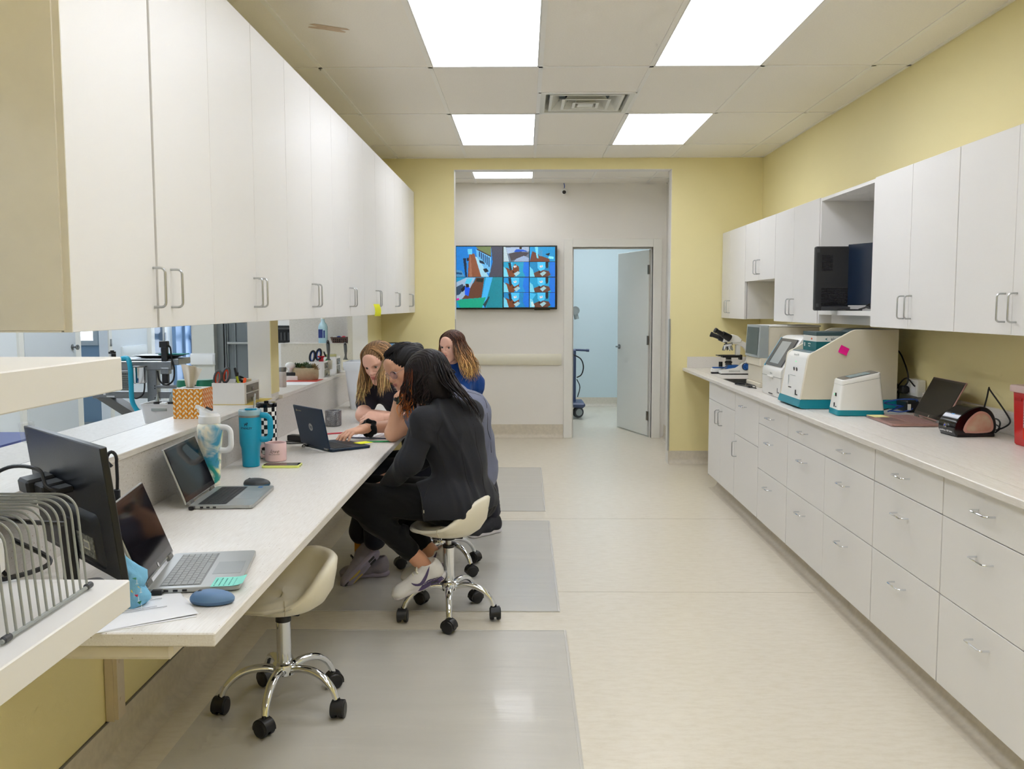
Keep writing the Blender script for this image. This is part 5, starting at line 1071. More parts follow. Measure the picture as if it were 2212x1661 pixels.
# alcove through the opening, with its bright window
S('wall_alcove', MB().box(-6.4, BX-.1, 11.2, 11.3, 0, 2.9).box(-6.5, -6.4, 7.0, 11.3, 0, .98).box(-6.5, -6.4, 7.0, 11.3, 2.0, 2.9).box(-6.4, BX-.1, 7.0, 7.1, 0, 2.9), M('blue_grey_paint', (170, 194, 214), rough=.6, noise=(3, .02)))
S('ceiling_alcove', MB().box(-6.5, BX-.1, 7.0, 11.3, 2.7, 2.75), TL)
wf = MB(); 
S('window_1', MB().box(-5.90, -5.28, 11.15, 11.2, .96, 1.02).box(-5.90, -5.84, 11.15, 11.2, 1.02, 2.0).box(-5.34, -5.28, 11.15, 11.2, 1.02, 2.0).box(-5.90, -5.28, 11.15, 11.2, 2.0, 2.07), TRM)
S('window_1_pane', MB().box(-5.84, -5.34, 11.18, 11.19, 1.02, 2.0), M('daylit_window', (255, 255, 255), emit=((214, 234, 255), 5.0)))
cas = MB()
for y in (9.24, 9.95): cas.box(BX, BX+.015, y, y+.07, 0, 2.15)
S('trim_7', cas.box(BX, BX+.015, 9.24, 10.02, 2.1, 2.17), TRM)
obj('strike_plate', MB().box(BX+.015, BX+.02, 9.975, 10.005, 1.0, 1.08), STE, label='small steel strike plate on the white opening trim beyond the pass-through', cat='door plate')
# door with knob on the far left wall
dd = thing('door_2', None, None, (BX, 8.20, .01)); props(dd, kind='structure')
obj('door_leaf', MB().box(.004, .03, .03, .97, 0, 2.05, .002), M('cool_white_door', (206, 212, 218), rough=.4, noise=(4, .01)), dd)
obj('frame', MB().box(.0, .022, -.05, .03, 0, 2.1).box(.0, .022, .97, 1.05, 0, 2.1).box(0, .022, -.05, 1.05, 2.05, 2.12), TRM, dd)
obj('door_knob', MB().at((.03, .90, 1.02), (0, PI/2, 0)).lathe([(.03, 0), (.03, .008), (.010, .012), (.010, .03), (.026, .045), (.028, .058), (.018, .066)], 20), STE, dd)
mb = MB(); mb.loft([[(BX+a, y, z) for a, z in prof] for y in (10.26, 10.90)]+[[(BX+a*.6, 10.94, z) for a, z in prof]]) if False else None
pr2 = [(0, .86), (.02, .86), (.034, .91), (.02, .98), (0, .98)]
mb = MB().loft([[(BX+a, y, z) for a, z in pr2] for y in (10.27, 10.92)]); obj('bumper_rail', mb, M('white_bumper_vinyl', (226, 230, 232), rough=.4, noise=(4, .02)), label='short white bumper rail on the bluish wall beyond the steel table', cat='wall rail')
# narrow glazed door and blue entrance door
dd = thing('door_3', None, None, (BX, 11.0, .01)); props(dd, kind='structure')
BLF = M('blue_grey_metal_frame', (120, 150, 184), rough=.4, metal=.2, noise=(6, .03))
obj('frame', MB().box(0, .05, .0, .10, 0, 2.3).box(0, .05, .42, .50, 0, 2.3), TRM, dd); obj('pane', MB().box(.01, .02, .10, .42, .85, 2.2), M('dusky_glass', (96, 120, 148), rough=.1, noise=(3, .3)), dd)
obj('hinge', MB().box(.05, .058, .40, .44, 1.0, 1.1), STE, dd)
dd = thing('door_4', None, None, (-4.6, 12.33, .01)); props(dd, kind='structure')
obj('frame', MB().box(-.02, .10, 0, .05, 0, 2.3).box(.55, .62, 0, .05, 0, 2.3).box(.10, .55, .0, .05, 0, .35).box(.10, .55, .0, .05, 1.0, 1.06), BLF, dd)
obj('pane', MB().box(.10, .55, .02, .03, .35, 2.3), M('daylit_door_glass', (255, 255, 255), emit=((224, 238, 255), 3.2)), dd); obj('push_bar', MB().box(.0, .50, -.08, -.03, .98, 1.05, .01), BLF, dd)
obj('side_light', MB().box(.0, .05, -.55, -.02, 0, 2.3).box(.05, .08, -.30, -.22, 0, 2.3), BLF, dd)
# stub wall with bumper and the framed sliding door
S('wall_stub', MB().box(-3.69, -3.44, 10.0, 12.4, 0, 2.75), M('warm_grey_white_paint', (206, 206, 198), rough=.55, noise=(3, .01)))
pr3 = [(0, .79), (-.03, .80), (-.042, .85), (-.03, .91), (0, .92)]
mb = MB().loft([[(x, 10.0+a, z) for a, z in pr3] for x in (-3.70, -3.45)]+[[(-3.43, 10.0+a*.5, z) for a, z in pr3]]); obj('bumper_rail', mb, WPL, label='stubby white bumper rail on the grey-white pillar behind the tissue box', cat='wall rail')
S('wall_laundry', MB().box(-3.44, -2.50, 10.6, 10.7, 0, 2.75), M('pale_grey_wall', (176, 180, 178), rough=.6, noise=(3, .02)))
dd = thing('door_5', None, None, (-3.44, 10.1, .01)); props(dd, kind='structure')
obj('frame', MB().box(0, .07, 0, .06, 0, 2.4).box(.08, .095, .02, .08, 0, 2.4).box(.105, .115, .02, .08, 0, 2.4).box(.185, .2, .03, .07, 0, 2.4), M('grey_metal_frame', (128, 132, 132), rough=.35, metal=.4, noise=(9, .05)), dd)
obj('pane', MB().box(.115, .90, .05, .055, .0, 2.4), M('frosted_grey_glass', (150, 158, 160), rough=.3, noise=(3, .1), alpha=.45), dd)
obj('pull_bar', MB().tube([(.115, .0, 1.02), (.62, .0, 1.02)], .014, 10).box(.12, .14, 0, .05, 1.01, 1.03), ALU, dd)
t = thing('hanging_towel', 'twisted off-white towel hanging behind the framed glass door', 'towel', (-3.16, 10.45, .85))
obj('cloth', MB().loft([[(.03*math.sin(9*z)+r*math.cos(a)*(1+.3*math.sin(3*a)), r*.5*math.sin(a), z) for a in [2*PI*i/14 for i in range(14)]] for z, r in ((.0, .02), (.08, .035), (.16, .03), (.22, .05), (.3, .04), (.38, .05), (.5, .04))]), M('off_white_cotton', (214, 212, 200), rough=.9, noise=(9, .1)), t, smooth=60)
t = thing('curtain', 'grey pleated cloth hanging behind the framed glass door', 'curtain', (-3.02, 10.548, .84))
obj('cloth', MB().grid(lambda u, v: (-.13+.28*u, .02*math.sin(u*28)+.01*math.sin(u*9)+.022, 1.9*v+.03*math.sin(u*7)*(1-v)), 50, 6), M('grey_cloth', (112, 114, 114), rough=.9, noise=(9, .1)), t, smooth=60)
t = thing('apron', 'black apron hanging below the grey cloth behind the glass door', 'apron', (-3.0, 10.588, .45)); obj('cloth', MB().grid(lambda u, v: (-.10+.24*u, .012*math.sin(u*14), .42*v), 24, 6), M('black_cloth', (24, 26, 28), rough=.8, noise=(9, .1)), t, smooth=60)
# kennel cupboard and laminate niche in the second opening
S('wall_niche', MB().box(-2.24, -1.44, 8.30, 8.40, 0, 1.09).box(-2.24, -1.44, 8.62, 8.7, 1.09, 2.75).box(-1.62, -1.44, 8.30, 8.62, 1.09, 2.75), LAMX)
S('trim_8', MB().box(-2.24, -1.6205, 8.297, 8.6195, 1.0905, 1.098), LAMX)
t = thing('oven', 'dark grilled appliance front in a white cupboard beyond the second opening', 'appliance', (-2.42, 9.0, 1.08)); obj('front', MB().box(-.20, .14, 0, .3, 0, .16), GBL, t); sl = MB()
for k in range(9): sl.box(-.19+.036*k, -.175+.036*k, -.004, 0, .02, .10)
obj('grille', sl.box(-.20, .14, -.006, 0, .13, .15), DGR, t)
t = thing('cupboard', 'tall white cupboard around the dark grilled appliance', 'cupboard', (-2.42, 8.98, 0)); obj('body', MB().box(-.25, .18, .0, .4, 0, 1.075).box(-.25, -.22, 0, .4, 1.075, 2.1).box(.14, .18, 0, .4, 1.075, 2.1).box(-.22, .14, .0, .4, 1.25, 1.9), CAB, t)
S('wall_back_grey', MB().box(-2.50, -1.44, 9.6, 9.7, 0, 2.75), M('pale_grey_wall', (176, 180, 178)))
t = thing('spray_bottle', 'clear spray bottle with blue label and pale blue liquid on the niche shelf', 'bottle', (-1.875, 8.42, 1.0955))
obj('body', MB().loft([[(x*a, y*a, z) for x, y in rrect(1, .6, .2, 4)] for z, a in ((0, .078), (.006, .084), (.15, .084), (.175, .07), (.20, .035), (.225, .03))]), M('blue_liquid_plastic', (170, 204, 220), rough=.15, noise=(6, .05)), t)
obj('cap', MB().cyl(.02, .225, .25, 16).box(-.04, .02, -.01, .01, .25, .275, .003), WPL, t); obj('label', MB().box(-.038, .002, -.0262, -.0255, .05, .13), M('blue_label', (30, 50, 130), rough=.5, noise=(40, .2)), t); obj('label', MB().box(.008, .022, -.0262, -.0255, .05, .12), M('blue_label', (30, 50, 130)), t)
t = thing('basket', 'brown plastic basket of small items on the niche shelf', 'basket', (-1.72, 8.43, 1.0955))
obj('body', MB().loft([[(x, y, z) for x, y in rrect(a, b, .012, 3)] for z, a, b in ((0, .13, .08), (.055, .165, .10), (.058, .17, .105), (.055, .158, .094), (.004, .124, .075))]), M('brown_basket_plastic', (110, 88, 80), rough=.5, noise=(9, .05)), t)
hl = MB()
for r in range(2):
    for k in range(7): hl.box(-.055+.018*k, -.047+.018*k, -.0535+.004*(1-r), -.044, .014+.018*r, .024+.018*r)
obj('hole', hl, GBL, t, kind='stuff')
for k, (x, c, nm) in enumerate(((-.05, (226, 226, 222), 'white'), (-.01, (30, 60, 140), 'blue'), (.035, (220, 60, 80), 'pink'))):
    t = thing('tape_roll', '%s roll lying in the brown basket on the niche shelf' % nm, 'roll', (-1.72+x, 8.43, 1.105)); obj('roll', MB().at((0, 0, .04), (PI/2, 0, 0)).cyl(.018, -.02, .02, 16), M('roll_'+nm, c, rough=.6, noise=(20, .05)), t); obj('core', MB().at((0, 0, .04), (PI/2, 0, 0)).cyl(.008, -.021, .021, 12), PAP, t)
# exam table with blue pad
t = thing('exam_table', 'exam table with a dark blue pad beyond the ledge at far left', 'table', (-2.85, 3.8, 0)); obj('pad', MB().box(-.45, .45, -1.0, .78, .72, .80, .02), M('royal_blue_vinyl', (28, 52, 128), rough=.35, noise=(6, .04)), t)
obj('frame', MB().box(-.43, .43, -.95, .75, .66, .72).box(-.15, .15, -.5, .4, .0, .66), WPL, t)
# steel wet table with anaesthesia gear
t = thing('steel_table', 'stainless steel treatment table with a square post beyond the ledge', 'table', (-2.35, 5.6, 0))
obj('top', MB().box(-.60, .20, -.0, .20, 1.075, 1.115, .004).box(-.62, .16, -.02, .02, 1.045, 1.10, .004), STE, t); obj('tray', MB().loft([[(x, y, z) for x, y in rrect(a, b*.7, .02, 4, .05, .1)] for z, a, b in ((1.118, .20, .2), (1.130, .26, .26), (1.134, .30, .28))]), STE, t)
obj('post', MB().box(-.005, .058, .0, .06, .0, 1.06, .004), STE, t); ph = MB()
for z in (.845, .87, .93, .945, .82): ph.at((.045, -.001, z), (PI/2, 0, 0)).cyl(.004, 0, .002, 8)
obj('post_holes', ph.at(), BLK, t); obj('lower_beam', MB().box(-.36, .20, .02, .06, .865, .905, .003), STE, t); obj('beam_label', MB().box(-.27, -.22, .018, .02, .872, .882).box(-.29, -.275, .018, .02, .886, .896), PAP, t)
db = MB(); db.add([(-.33, -.0, .87), (-.24, -.0, .87), (.0, -.0, .72), (-.10, -.0, .72), (-.33, .12, .87), (-.24, .12, .87), (.0, .12, .72), (-.10, .12, .72)], [(0, 3, 2, 1), (4, 5, 6, 7), (0, 1, 5, 4), (1, 2, 6, 5), (2, 3, 7, 6), (3, 0, 4, 7)]); db.box(-.16, .0, .0, .12, .0, .72)
obj('diagonal_brace', db, M('grey_painted_steel', (92, 92, 90), rough=.45, noise=(9, .05)), t)
t = thing('power_unit', 'speckled grey electrical box with printed text under the steel table top', 'electrical box', (-2.50, 5.58, .92)); obj('case', MB().box(-.12, .055, -.02, .03, 0, .12, .004), M('speckled_grey_enamel_box', (132, 136, 132), rough=.5, noise=(260, .5)), t)
tx = MB()
for k in range(6): tx.box(-.01, .05-.004*(k % 3), -.0215, -.02, .02+.013*k, .023+.013*k)
text_mb('WARNING', .013, .0004, tx, (.02, -.021, .103), (PI/2, 0, 0), bold=.0004); obj('print', tx, PRT, t); obj('cable', MB().tube(spline([(.05, 0, .0), (.05, 0, -.03), (.09, -.01, -.05), (.13, 0, -.02), (.14, 0, .06), (.13, 0, .12)], 6), .005, 8), BLK, t)
t = thing('steel_canister', 'polished steel canister hanging under the steel table', 'canister', (-2.385, 5.57, .965)); obj('body', MB().lathe([(.035, 0), (.039, .004), (.041, .10), (.044, .105)], 24), CHR, t); obj('rim', MB().lathe([(.043, .10), (.0455, .102), (.0455, .108), (.043, .11)], 24, False, False), STE, t)
t = thing('breathing_hose', 'bright cyan corrugated breathing hose curving down from the steel table', 'hose', (-2.50, 5.52, 1.12))
hp = spline([(.03, 0, .0), (.07, -.01, .0), (.088, -.02, -.05), (.09, -.02, -.14), (.092, -.02, -.25), (.11, -.02, -.30), (.14, -.02, -.34)], 18); obj('tube', MB().tube(hp, [.0145+.0012*(i % 2) for i in range(len(hp))], 12), M('cyan_hose', (10, 156, 190), rough=.35, noise=(9, .03)), t, smooth=60)
obj('connector', MB().at((.03, 0, 0), (0, PI/2, 0)).cyl(.012, -.03, .0, 12).at((-.02, 0, .0)).cyl(.014, -.02, .03, 12), BLK, t); 
t = thing('valve', 'black knobbed valve at the left end of the steel table top', 'valve', (-2.565, 5.60, 1.117)); obj('body', MB().cyl(.014, 0, .03, 14), ALU, t); obj('knob', MB().cyl(.022, .03, .042, 16).cyl(.012, .042, .05, 12), BLK, t)
t = thing('faucet_post', 'black upright spray post with hose clamped to the steel table', 'post', (-2.235, 5.6, .93))
obj('post', MB().box(-.018, .018, -.018, .018, .03, .295, .004).box(-.028, .022, -.02, .02, .255, .295, .003), BLK, t); obj('hose', MB().tube(spline([(.02, 0, .27), (.035, 0, .25), (.04, 0, .19), (.055, 0, .12), (.045, 0, .05), (.0, 0, .02), (-.04, 0, .05), (-.05, 0, .11)], 8), .0055, 8), BLK, t)
obj('clamp', MB().box(-.025, .03, -.022, .022, .09, .13, .003).box(-.06, .075, -.008, .008, .0, .02, .004).at((.06, 0, .01), (0, PI/2, 0)).cyl(.008, 0, .04, 10), STE, t)
obj('drain_tube', MB().tube(spline([(.05, 0, .0), (.035, 0, -.04), (.02, 0, -.10), (.02, 0, -.2)], 6), .007, 8), M('pale_blue_tube', (140, 180, 206), rough=.3, noise=(9, .03)), t)
t = thing('folded_drape', 'flat teal drape lying on the steel tray', 'cloth', (-2.22, 5.68, 1.136)); obj('cloth', MB().box(-.07, .09, -.05, .05, 0, .007, .002), M('sea_green_cloth', (40, 130, 130), rough=.8, noise=(20, .05)), t)
# ---------------- things on the ledge ----------------
LZ = .9725
t = thing('tissue_box', 'orange tissue box with white leaf print on the ledge', 'tissue box', (-1.40, 3.79, LZ))
obj('carton', MB().box(-.062, .062, -.06, .06, 0, .124, .001), M('orange_card', (222, 140, 20), rough=.55, noise=(9, .02)), t)
N = 90; im3 = np.zeros((N, N, 3)); im3[:] = (224, 142, 16); im3b = im3.copy(); im3b[:] = (228, 120, 10)
for img, sc_ in ((im3, 1), (im3b, .8)):
    for cx_ in np.arange(8, N, 18):
        for cy_ in np.arange(-4, N+10, 15):
            for s_ in (-1, 1):
                p = []
                for q in range(14):
                    a = 2*PI*q/14; u = 5.6*math.cos(a); v = 2.5*math.sin(a); an = -s_*.95; p.append((cx_+s_*5.0*sc_+u*math.cos(an)-v*math.sin(an), cy_-1+(3 if s_ > 0 else -3)+u*math.sin(an)+v*math.cos(an)))
                poly_fill(img, p, (238, 226, 200))
            poly_fill(img, [(cx_-1.6, cy_+6), (cx_+1.6, cy_+6), (cx_, cy_+2)], (70, 50, 20))
LF = M('printed_leaf_card', (224, 142, 16), rough=.55, attr='Col')
raster('leaf_print', im3, .124, .124, LF, t, Matrix.Translation((0, -.0606, .062))); raster('leaf_print', im3b, .12, .124, LF, t, Matrix.Translation((.0626, 0, .062)) @ Matrix.Rotation(PI/2, 4, 'Z'))
obj('top', MB().box(-.058, .058, -.056, .056, .1242, .1248), PAP, t); obj('opening', MB().at((0, 0, .1249)).prism([(.038*math.cos(a), .018*math.sin(a)) for a in [2*PI*i/20 for i in range(20)]], 0, .0006), DGR, t)
obj('tissue', MB().grid(lambda u, v: ((u-.5)*(.03+.075*v)-.012*(1-v)+.012*v*math.sin(6*u), .012*math.sin(u*9+2*v)*(.4+v), .10*v*(1-.22*abs(u-.15))+.124), 20, 10), M('soft_tissue', (226, 216, 200), rough=.9, noise=(12, .04)), t, smooth=80)
def organiser(label, loc, W, D, H, rz=0):
    t = thing('desk_organizer', label, 'organizer', loc, rz, 'white desk organizers on the ledge')
    obj('body', MB().box(-W/2, W/2, -D/2, -D/2+.003, 0, H).box(-W/2, W/2, D/2-.003, D/2, 0, H).box(-W/2, -W/2+.003, -D/2+.0031, D/2-.0031, 0, H).box(-W/2+.0031, W/2-.004, -D/2+.0031, D/2-.0031, .0002, .003).box(W/2-.003, W/2, -D/2+.0301, D/2-.0121, H-.012, H).box(W/2-.003, W/2, -D/2+.0031, -D/2+.03, 0, H).box(W/2-.003, W/2, D/2-.012, D/2-.0031, 0, H).box(W/2-.003, W/2, -D/2+.0301, D/2-.0121, H*.47, H*.51).box(W/2-.06, W/2-.058, -D/2+.0031, D/2-.0031, .0031, H-.001).box(-W/2+.0031, W/2-.061, -.01, -.008, .0031, H-.001), M('white_organizer_plastic', (232, 230, 228), rough=.3, noise=(9, .01)), t)
    for z0, z1 in ((.004, H*.46), (H*.52, H-.013)):
        d_ = obj('drawer', MB().box(W/2-.055, W/2+.001, -D/2+.031, D/2-.013, z0, z1, .001), M('smoky_drawer', (120, 118, 108), rough=.2, noise=(9, .1)), t); obj('drawer_pull', MB().box(W/2+.001, W/2+.007, -.012, .012, z0+.006, z0+.02, .001), ALU, d_)
    return t
organiser('white two-drawer organizer holding grey and orange scissors beside the tissue box', (-1.405, 4.38, LZ+.002), .155, .24, .102)
t = thing('paper_sheet', 'yellow sheet lying under the white organizer nearest the tissue box', 'paper', (-1.395, 4.39, LZ)); obj('sheet', MB().box(-.09, .115, -.135, .17, 0, .0015), M('mustard_paper', (226, 200, 96), rough=.8, noise=(20, .03)), t)
organiser('white two-drawer organizer holding blue scissors behind the succulent pot', (-1.385, 6.02, LZ), .13, .20, .105)
organiser('plain white organizer farthest along the ledge with a roll of tape on it', (-1.375, 6.34, LZ), .13, .16, .115)
def scissors(label, loc, h, c1, c2, lean, k=1.0):
    t = thing('scissors', label, 'scissors', loc, 0, None, None)
    for s_, zz_ in ((-1, 0), (1, 0)):
        cx_, cz_ = s_*.020*k+lean*k, h
        ring = [(cx_+(.017*k)*math.cos(a)+.006*math.sin(a), s_*.004, cz_+.036*k*math.sin(a)+(.012 if s_ > 0 else 0)) for a in [2*PI*i/20 for i in range(20)]]
        obj('handle', MB().tube(ring, .0062*k, 8, closed=True), c1, t)
        obj('grip', MB().tube([(cx_+(p[0]-cx_)*.62, p[1], cz_+(p[2]-cz_)*.80) for p in ring], .0035*k, 6, closed=True), c2, t)
        obj('blade', MB().tube([(cx_-lean*.2, s_*.002, cz_-.04*k), (-s_*.004, s_*.002, .02)], [.006*k, .004], 6), c1 if s_ < 0 else STE, t)
SG = M('scissor_grey', (78, 80, 84), rough=.45, noise=(20, .03)); SO = M('scissor_orange', (222, 66, 24), rough=.45, noise=(20, .03))
scissors('grey and orange scissors upright in the nearest organizer', (-1.435, 4.30, LZ+.006), .120, SG, SO, -.012, .95)
scissors('black scissors with blue grips upright in the organizer behind the plant', (-1.375, 5.98, LZ+.004), .132, M('scissor_black', (20, 24, 34), rough=.4, noise=(20, .03)), M('scissor_blue', (30, 80, 170), rough=.4, noise=(20, .03)), -.01, 1.0)
def stick(label, name, cat, p0, p1, r, m1, m2=None, f=.75):
    t = thing(name, label, cat, p0); d_ = Vector(p1)-Vector(p0); obj('barrel', MB().tube([(0, 0, 0), d_*f], r, 10), m1, t); obj('cap', MB().tube([d_*f, d_], [r*1.1, r*.9], 10), m2 or m1, t)
stick('yellow-green highlighter leaning in the nearest organizer', 'highlighter', 'pen', (-1.36, 4.34, LZ+.01), (-1.385, 4.30, LZ+.175), .006, M('lime_marker', (180, 200, 50), rough=.4, noise=(20, .03)), BLK)
stick('orange marker standing in the nearest organizer', 'marker', 'pen', (-1.352, 4.30, LZ+.03), (-1.338, 4.31, LZ+.125), .0075, M('orange_marker', (250, 90, 30), rough=.4, noise=(20, .03)), M('orange_marker', (250, 90, 30)))
stick('black pen leaning in the nearest organizer', 'pen', 'pen', (-1.41, 4.36, LZ+.01), (-1.395, 4.38, LZ+.145), .005, BLK, BLK)
stick('green marker leaning in the plain far organizer', 'marker', 'pen', (-1.36, 6.33, LZ+.02), (-1.40, 6.30, LZ+.15), .006, GRN, BLK)
stick('small green pen in the organizer holding blue scissors', 'pen', 'pen', (-1.35, 6.05, LZ+.01), (-1.325, 6.04, LZ+.115), .005, GRN, GRN)
t = thing('tape_roll', 'roll of masking tape tucked in the nearest organizer', 'tape', (-1.375, 4.42, LZ+.09)); obj('roll', MB().lathe([(.016, 0), (.032, 0), (.032, .022), (.016, .022), (.016, 0)], 24, False, False), M('masking_tape', (206, 190, 156), rough=.7, noise=(20, .04)), t); obj('core', MB().lathe([(.0155, 0), (.0155, .022)], 20, False, False), PAP, t)
t = thing('funnel_cup', 'black mesh cup tilted in the nearest organizer', 'cup', (-1.405, 4.42, LZ+.06), 0, None, (0, .6, 0)); obj('cup', MB().lathe([(.012, 0), (.034, .055), (.036, .055), (.014, -.001)], 20, False, False), BLK, t); obj('rim', MB().lathe([(.034, .054), (.038, .056), (.034, .058)], 20, False, False), DGR, t)
t = thing('tape_roll', 'clear yellowish tape roll on top of the plain far organizer', 'tape', (-1.36, 6.34, LZ+.1155)); obj('roll', MB().lathe([(.02, 0), (.038, 0), (.038, .016), (.02, .016), (.02, 0)], 24, False, False), M('amber_tape', (206, 204, 150), rough=.25, noise=(20, .04)), t); obj('core', MB().lathe([(.0195, 0), (.0195, .016)], 20, False, False), ALU, t)
t = thing('thread_spool', 'red spool standing in the organizer behind the plant', 'spool', (-1.352, 6.0, LZ+.075)); obj('spool', MB().lathe([(.024, 0), (.024, .008), (.016, .014), (.016, .05), (.024, .056), (.024, .062)], 20), M('red_plastic', (190, 30, 50)), t); obj('hole', MB().cyl(.006, .0621, .0635, 12), BLK, t)
def brush(label, loc, h, cup):
    t = thing('scraper', label, 'scraper', loc); GH = M('grey_handle', (92, 94, 92), rough=.5, noise=(9, .03))
    obj('handle', MB().loft([[(x*a+dx, y*b, z) for x, y in rrect(1, 1, .45, 3)] for z, a, b, dx in ((cup, .040, .012, 0), (cup+.012, .022, .012, 0), (cup+.035, .015, .011, .003), (cup+.07, .024, .014, .002), (cup+.11, .026, .014, 0), (cup+.13, .018, .012, -.001), (cup+.137, .006, .006, -.001))]), GH, t)
    obj('sleeve', MB().box(-.027, .027, -.012, .012, 0, cup, .002), M('cream_sleeve', (224, 218, 200), rough=.6, noise=(9, .03)), t); obj('hang_hole', MB().at((0, -.008, cup+.118), (PI/2, 0, 0)).cyl(.005, 0, .003, 10), GBL, t)
brush('grey-handled scraper in a cream sleeve beside the red spool', (-1.318, 6.06, LZ+.045), .0, .06)
brush('grey-handled scraper in a cream sleeve standing on the white waste bin side', (-1.375, 6.93, .975), .0, .055)
# plant
t = thing('potted_succulents', 'row of green succulents in an oval beige stoneware pot on the ledge', 'plant', (-1.385, 5.70, LZ+.004))
pot = []
for z, k in ((0, .90), (.006, .96), (.03, 1.0), (.06, .99), (.074, .95), (.075, .91), (.062, .89)): pot.append([(x*k, y*k, z) for x, y in [(.083*abs(math.cos(a))**.7*(1 if math.cos(a) > 0 else -1), .045*math.sin(a)) for a in [2*PI*i/40+.01 for i in range(40)]]])
obj('pot', MB().loft(pot), M('beige_stoneware', (186, 170, 138), rough=.85, noise=(60, .12), bump=(90, .3)), t, smooth=60)
obj('soil', MB().prism([(.076*math.cos(a), .04*math.sin(a)) for a in [2*PI*i/24 for i in range(24)]], .058, .064), M('dark_soil', (70, 56, 40), rough=.95, noise=(80, .3)), t)
rp = random.Random(2); G1 = [M('succulent_green', (74, 104, 52), rough=.5, noise=(20, .2)), M('succulent_dark_green', (44, 80, 40), rough=.5, noise=(20, .2)), M('succulent_brownish', (140, 116, 72), rough=.5, noise=(20, .2)), M('succulent_grey_green', (120, 134, 108), rough=.5, noise=(20, .2))]
for k, (px_, py_, R_, z_, mi, nl) in enumerate(((-.055, .0, .030, .082, 1, 26), (-.03, -.015, .028, .080, 0, 26), (-.002, .012, .030, .085, 0, 26), (.022, -.012, .026, .078, 3, 24), (.05, .006, .028, .078, 2, 26), (.066, -.012, .02, .068, 2, 20), (-.012, -.022, .02, .07, 2, 20))):
    ro = MB()
    for j in range(nl):
        a = j*2.4; el = .15+1.2*(1-j/nl)**.0*(j/nl); ll = R_*(1-.35*j/nl)*rp.uniform(.85, 1.15); d_ = Vector((math.cos(a)*math.cos(el), math.sin(a)*math.cos(el), math.sin(el)))
        p0 = Vector((px_, py_, z_-.004)); ll *= 1.35; ro.tube([p0, p0+d_*ll*.5, p0+d_*ll*.8, p0+d_*ll+Vector((0, 0, .004))], [.002, .0052, .004, .0006], 5, flat=.5)
    obj('rosette', ro, G1[mi], t, smooth=60)
t = thing('book', 'thin red booklet lying on papers under the succulent pot', 'book', (-1.385, 5.66, LZ+.0015)); obj('cover', MB().box(-.10, .10, -.10, .09, 0, .0022), M('coral_red_cover', (206, 74, 60), rough=.5, noise=(9, .15)), t)
t = thing('paper_sheet', 'white form lying on the ledge just beyond the yellow pillar', 'paper', (-1.38, 5.48, LZ)); obj('sheet', MB().box(-.10, .10, -.14, .12, 0, .0013), PAP, t)
t = thing('glass_jar', 'clear glass jar with a metal lid beside the yellow pillar', 'jar', (-1.405, 5.22, LZ)); obj('body', MB().lathe([(.022, 0), (.024, .004), (.024, .085), (.021, .09)], 24), M('jar_glass', (214, 206, 200), rough=.08, alpha=.55, noise=(9, .02)), t); obj('lid', MB().cyl(.0245, .09, .114, 24, None, .002), STE, t); obj('contents', MB().cyl(.019, .004, .07, 16), M('pinkish_contents', (206, 180, 168), rough=.7, noise=(30, .1)), t)
t = thing('otoscope', 'white rounded handheld device on a black stand left of the succulents', 'device', (-1.475, 5.68, LZ)); obj('head', MB().ell((0, 0, .095), (.033, .022, .022), 16, 10).tube([(0, 0, .09), (-.004, 0, .05)], [.02, .011], 12), WPL, t); obj('stand', MB().box(-.03, .035, -.02, .02, .03, .052, .004), BLK, t); obj('base', MB().box(-.035, .05, -.025, .025, 0, .03, .004), WPL, t)
# bin with bottles on the lower counter
t = thing('storage_bin', 'open white plastic bin with a handle slot on the lower counter', 'bin', (-1.635, 4.09, .9145))
def bring(z, a, b): return [(x, y, z) for x, y in rrect(a, b, .015, 4)]
obj('body', MB().loft([bring(0, .15, .14), bring(.086, .172, .168), bring(.089, .180, .176), bring(.089, .168, .164), bring(.006, .144, .134)]), M('white_bin_plastic', (226, 228, 232), rough=.4, noise=(6, .01)), t); obj('handle_slot', MB().box(-.035, .035, -.084, -.079, .058, .070, .001), GRS, t)
for k, (x, y, h) in enumerate(((-.035, .01, .065), (.045, .01, .065), (.01, .05, .06))):
    t = thing('dropper_bottle', ('clear bottle with black nozzle standing left in the white bin', 'clear bottle with black nozzle standing right in the white bin', 'small bottle with nozzle at the back of the white bin')[k], 'bottle', (-1.635+x, 4.07+y, .9215)); obj('body', MB().cyl(.02, 0, h, 18, None, .003), M('clear_bottle', (210, 214, 216), rough=.2, noise=(9, .04)), t); obj('collar', MB().cyl(.018, h, h+.022, 18), BLK, t); obj('nozzle', MB().lathe([(.009, h+.022), (.007, h+.035), (.002, h+.055)], 12), GRS, t)
t = thing('bottle', 'white square-capped bottle between nozzle bottles in the white bin', 'bottle', (-1.63, 4.05, .9215)); obj('body', MB().box(-.016, .016, -.016, .016, 0, .065, .003), WPL, t); obj('cap', MB().box(-.014, .014, -.014, .014, .0652, .085, .002), WPL, t)
for k, (x, y) in enumerate(((-1.665, 4.42), (-1.575, 4.44))):
    t = thing('wipes_tub', ('white wipes tub with green lid behind the tissue, left one', 'white wipes tub with green lid behind the tissue, right one')[k], 'tub', (x, y, .9145)); obj('body', MB().cyl(.044, 0, .13, 28, None, .003), WPL, t); obj('lid', MB().cyl(.046, .13, .165, 28, .042, .003), M('green_lid_plastic', (10, 112, 84), rough=.35, noise=(9, .03)), t)
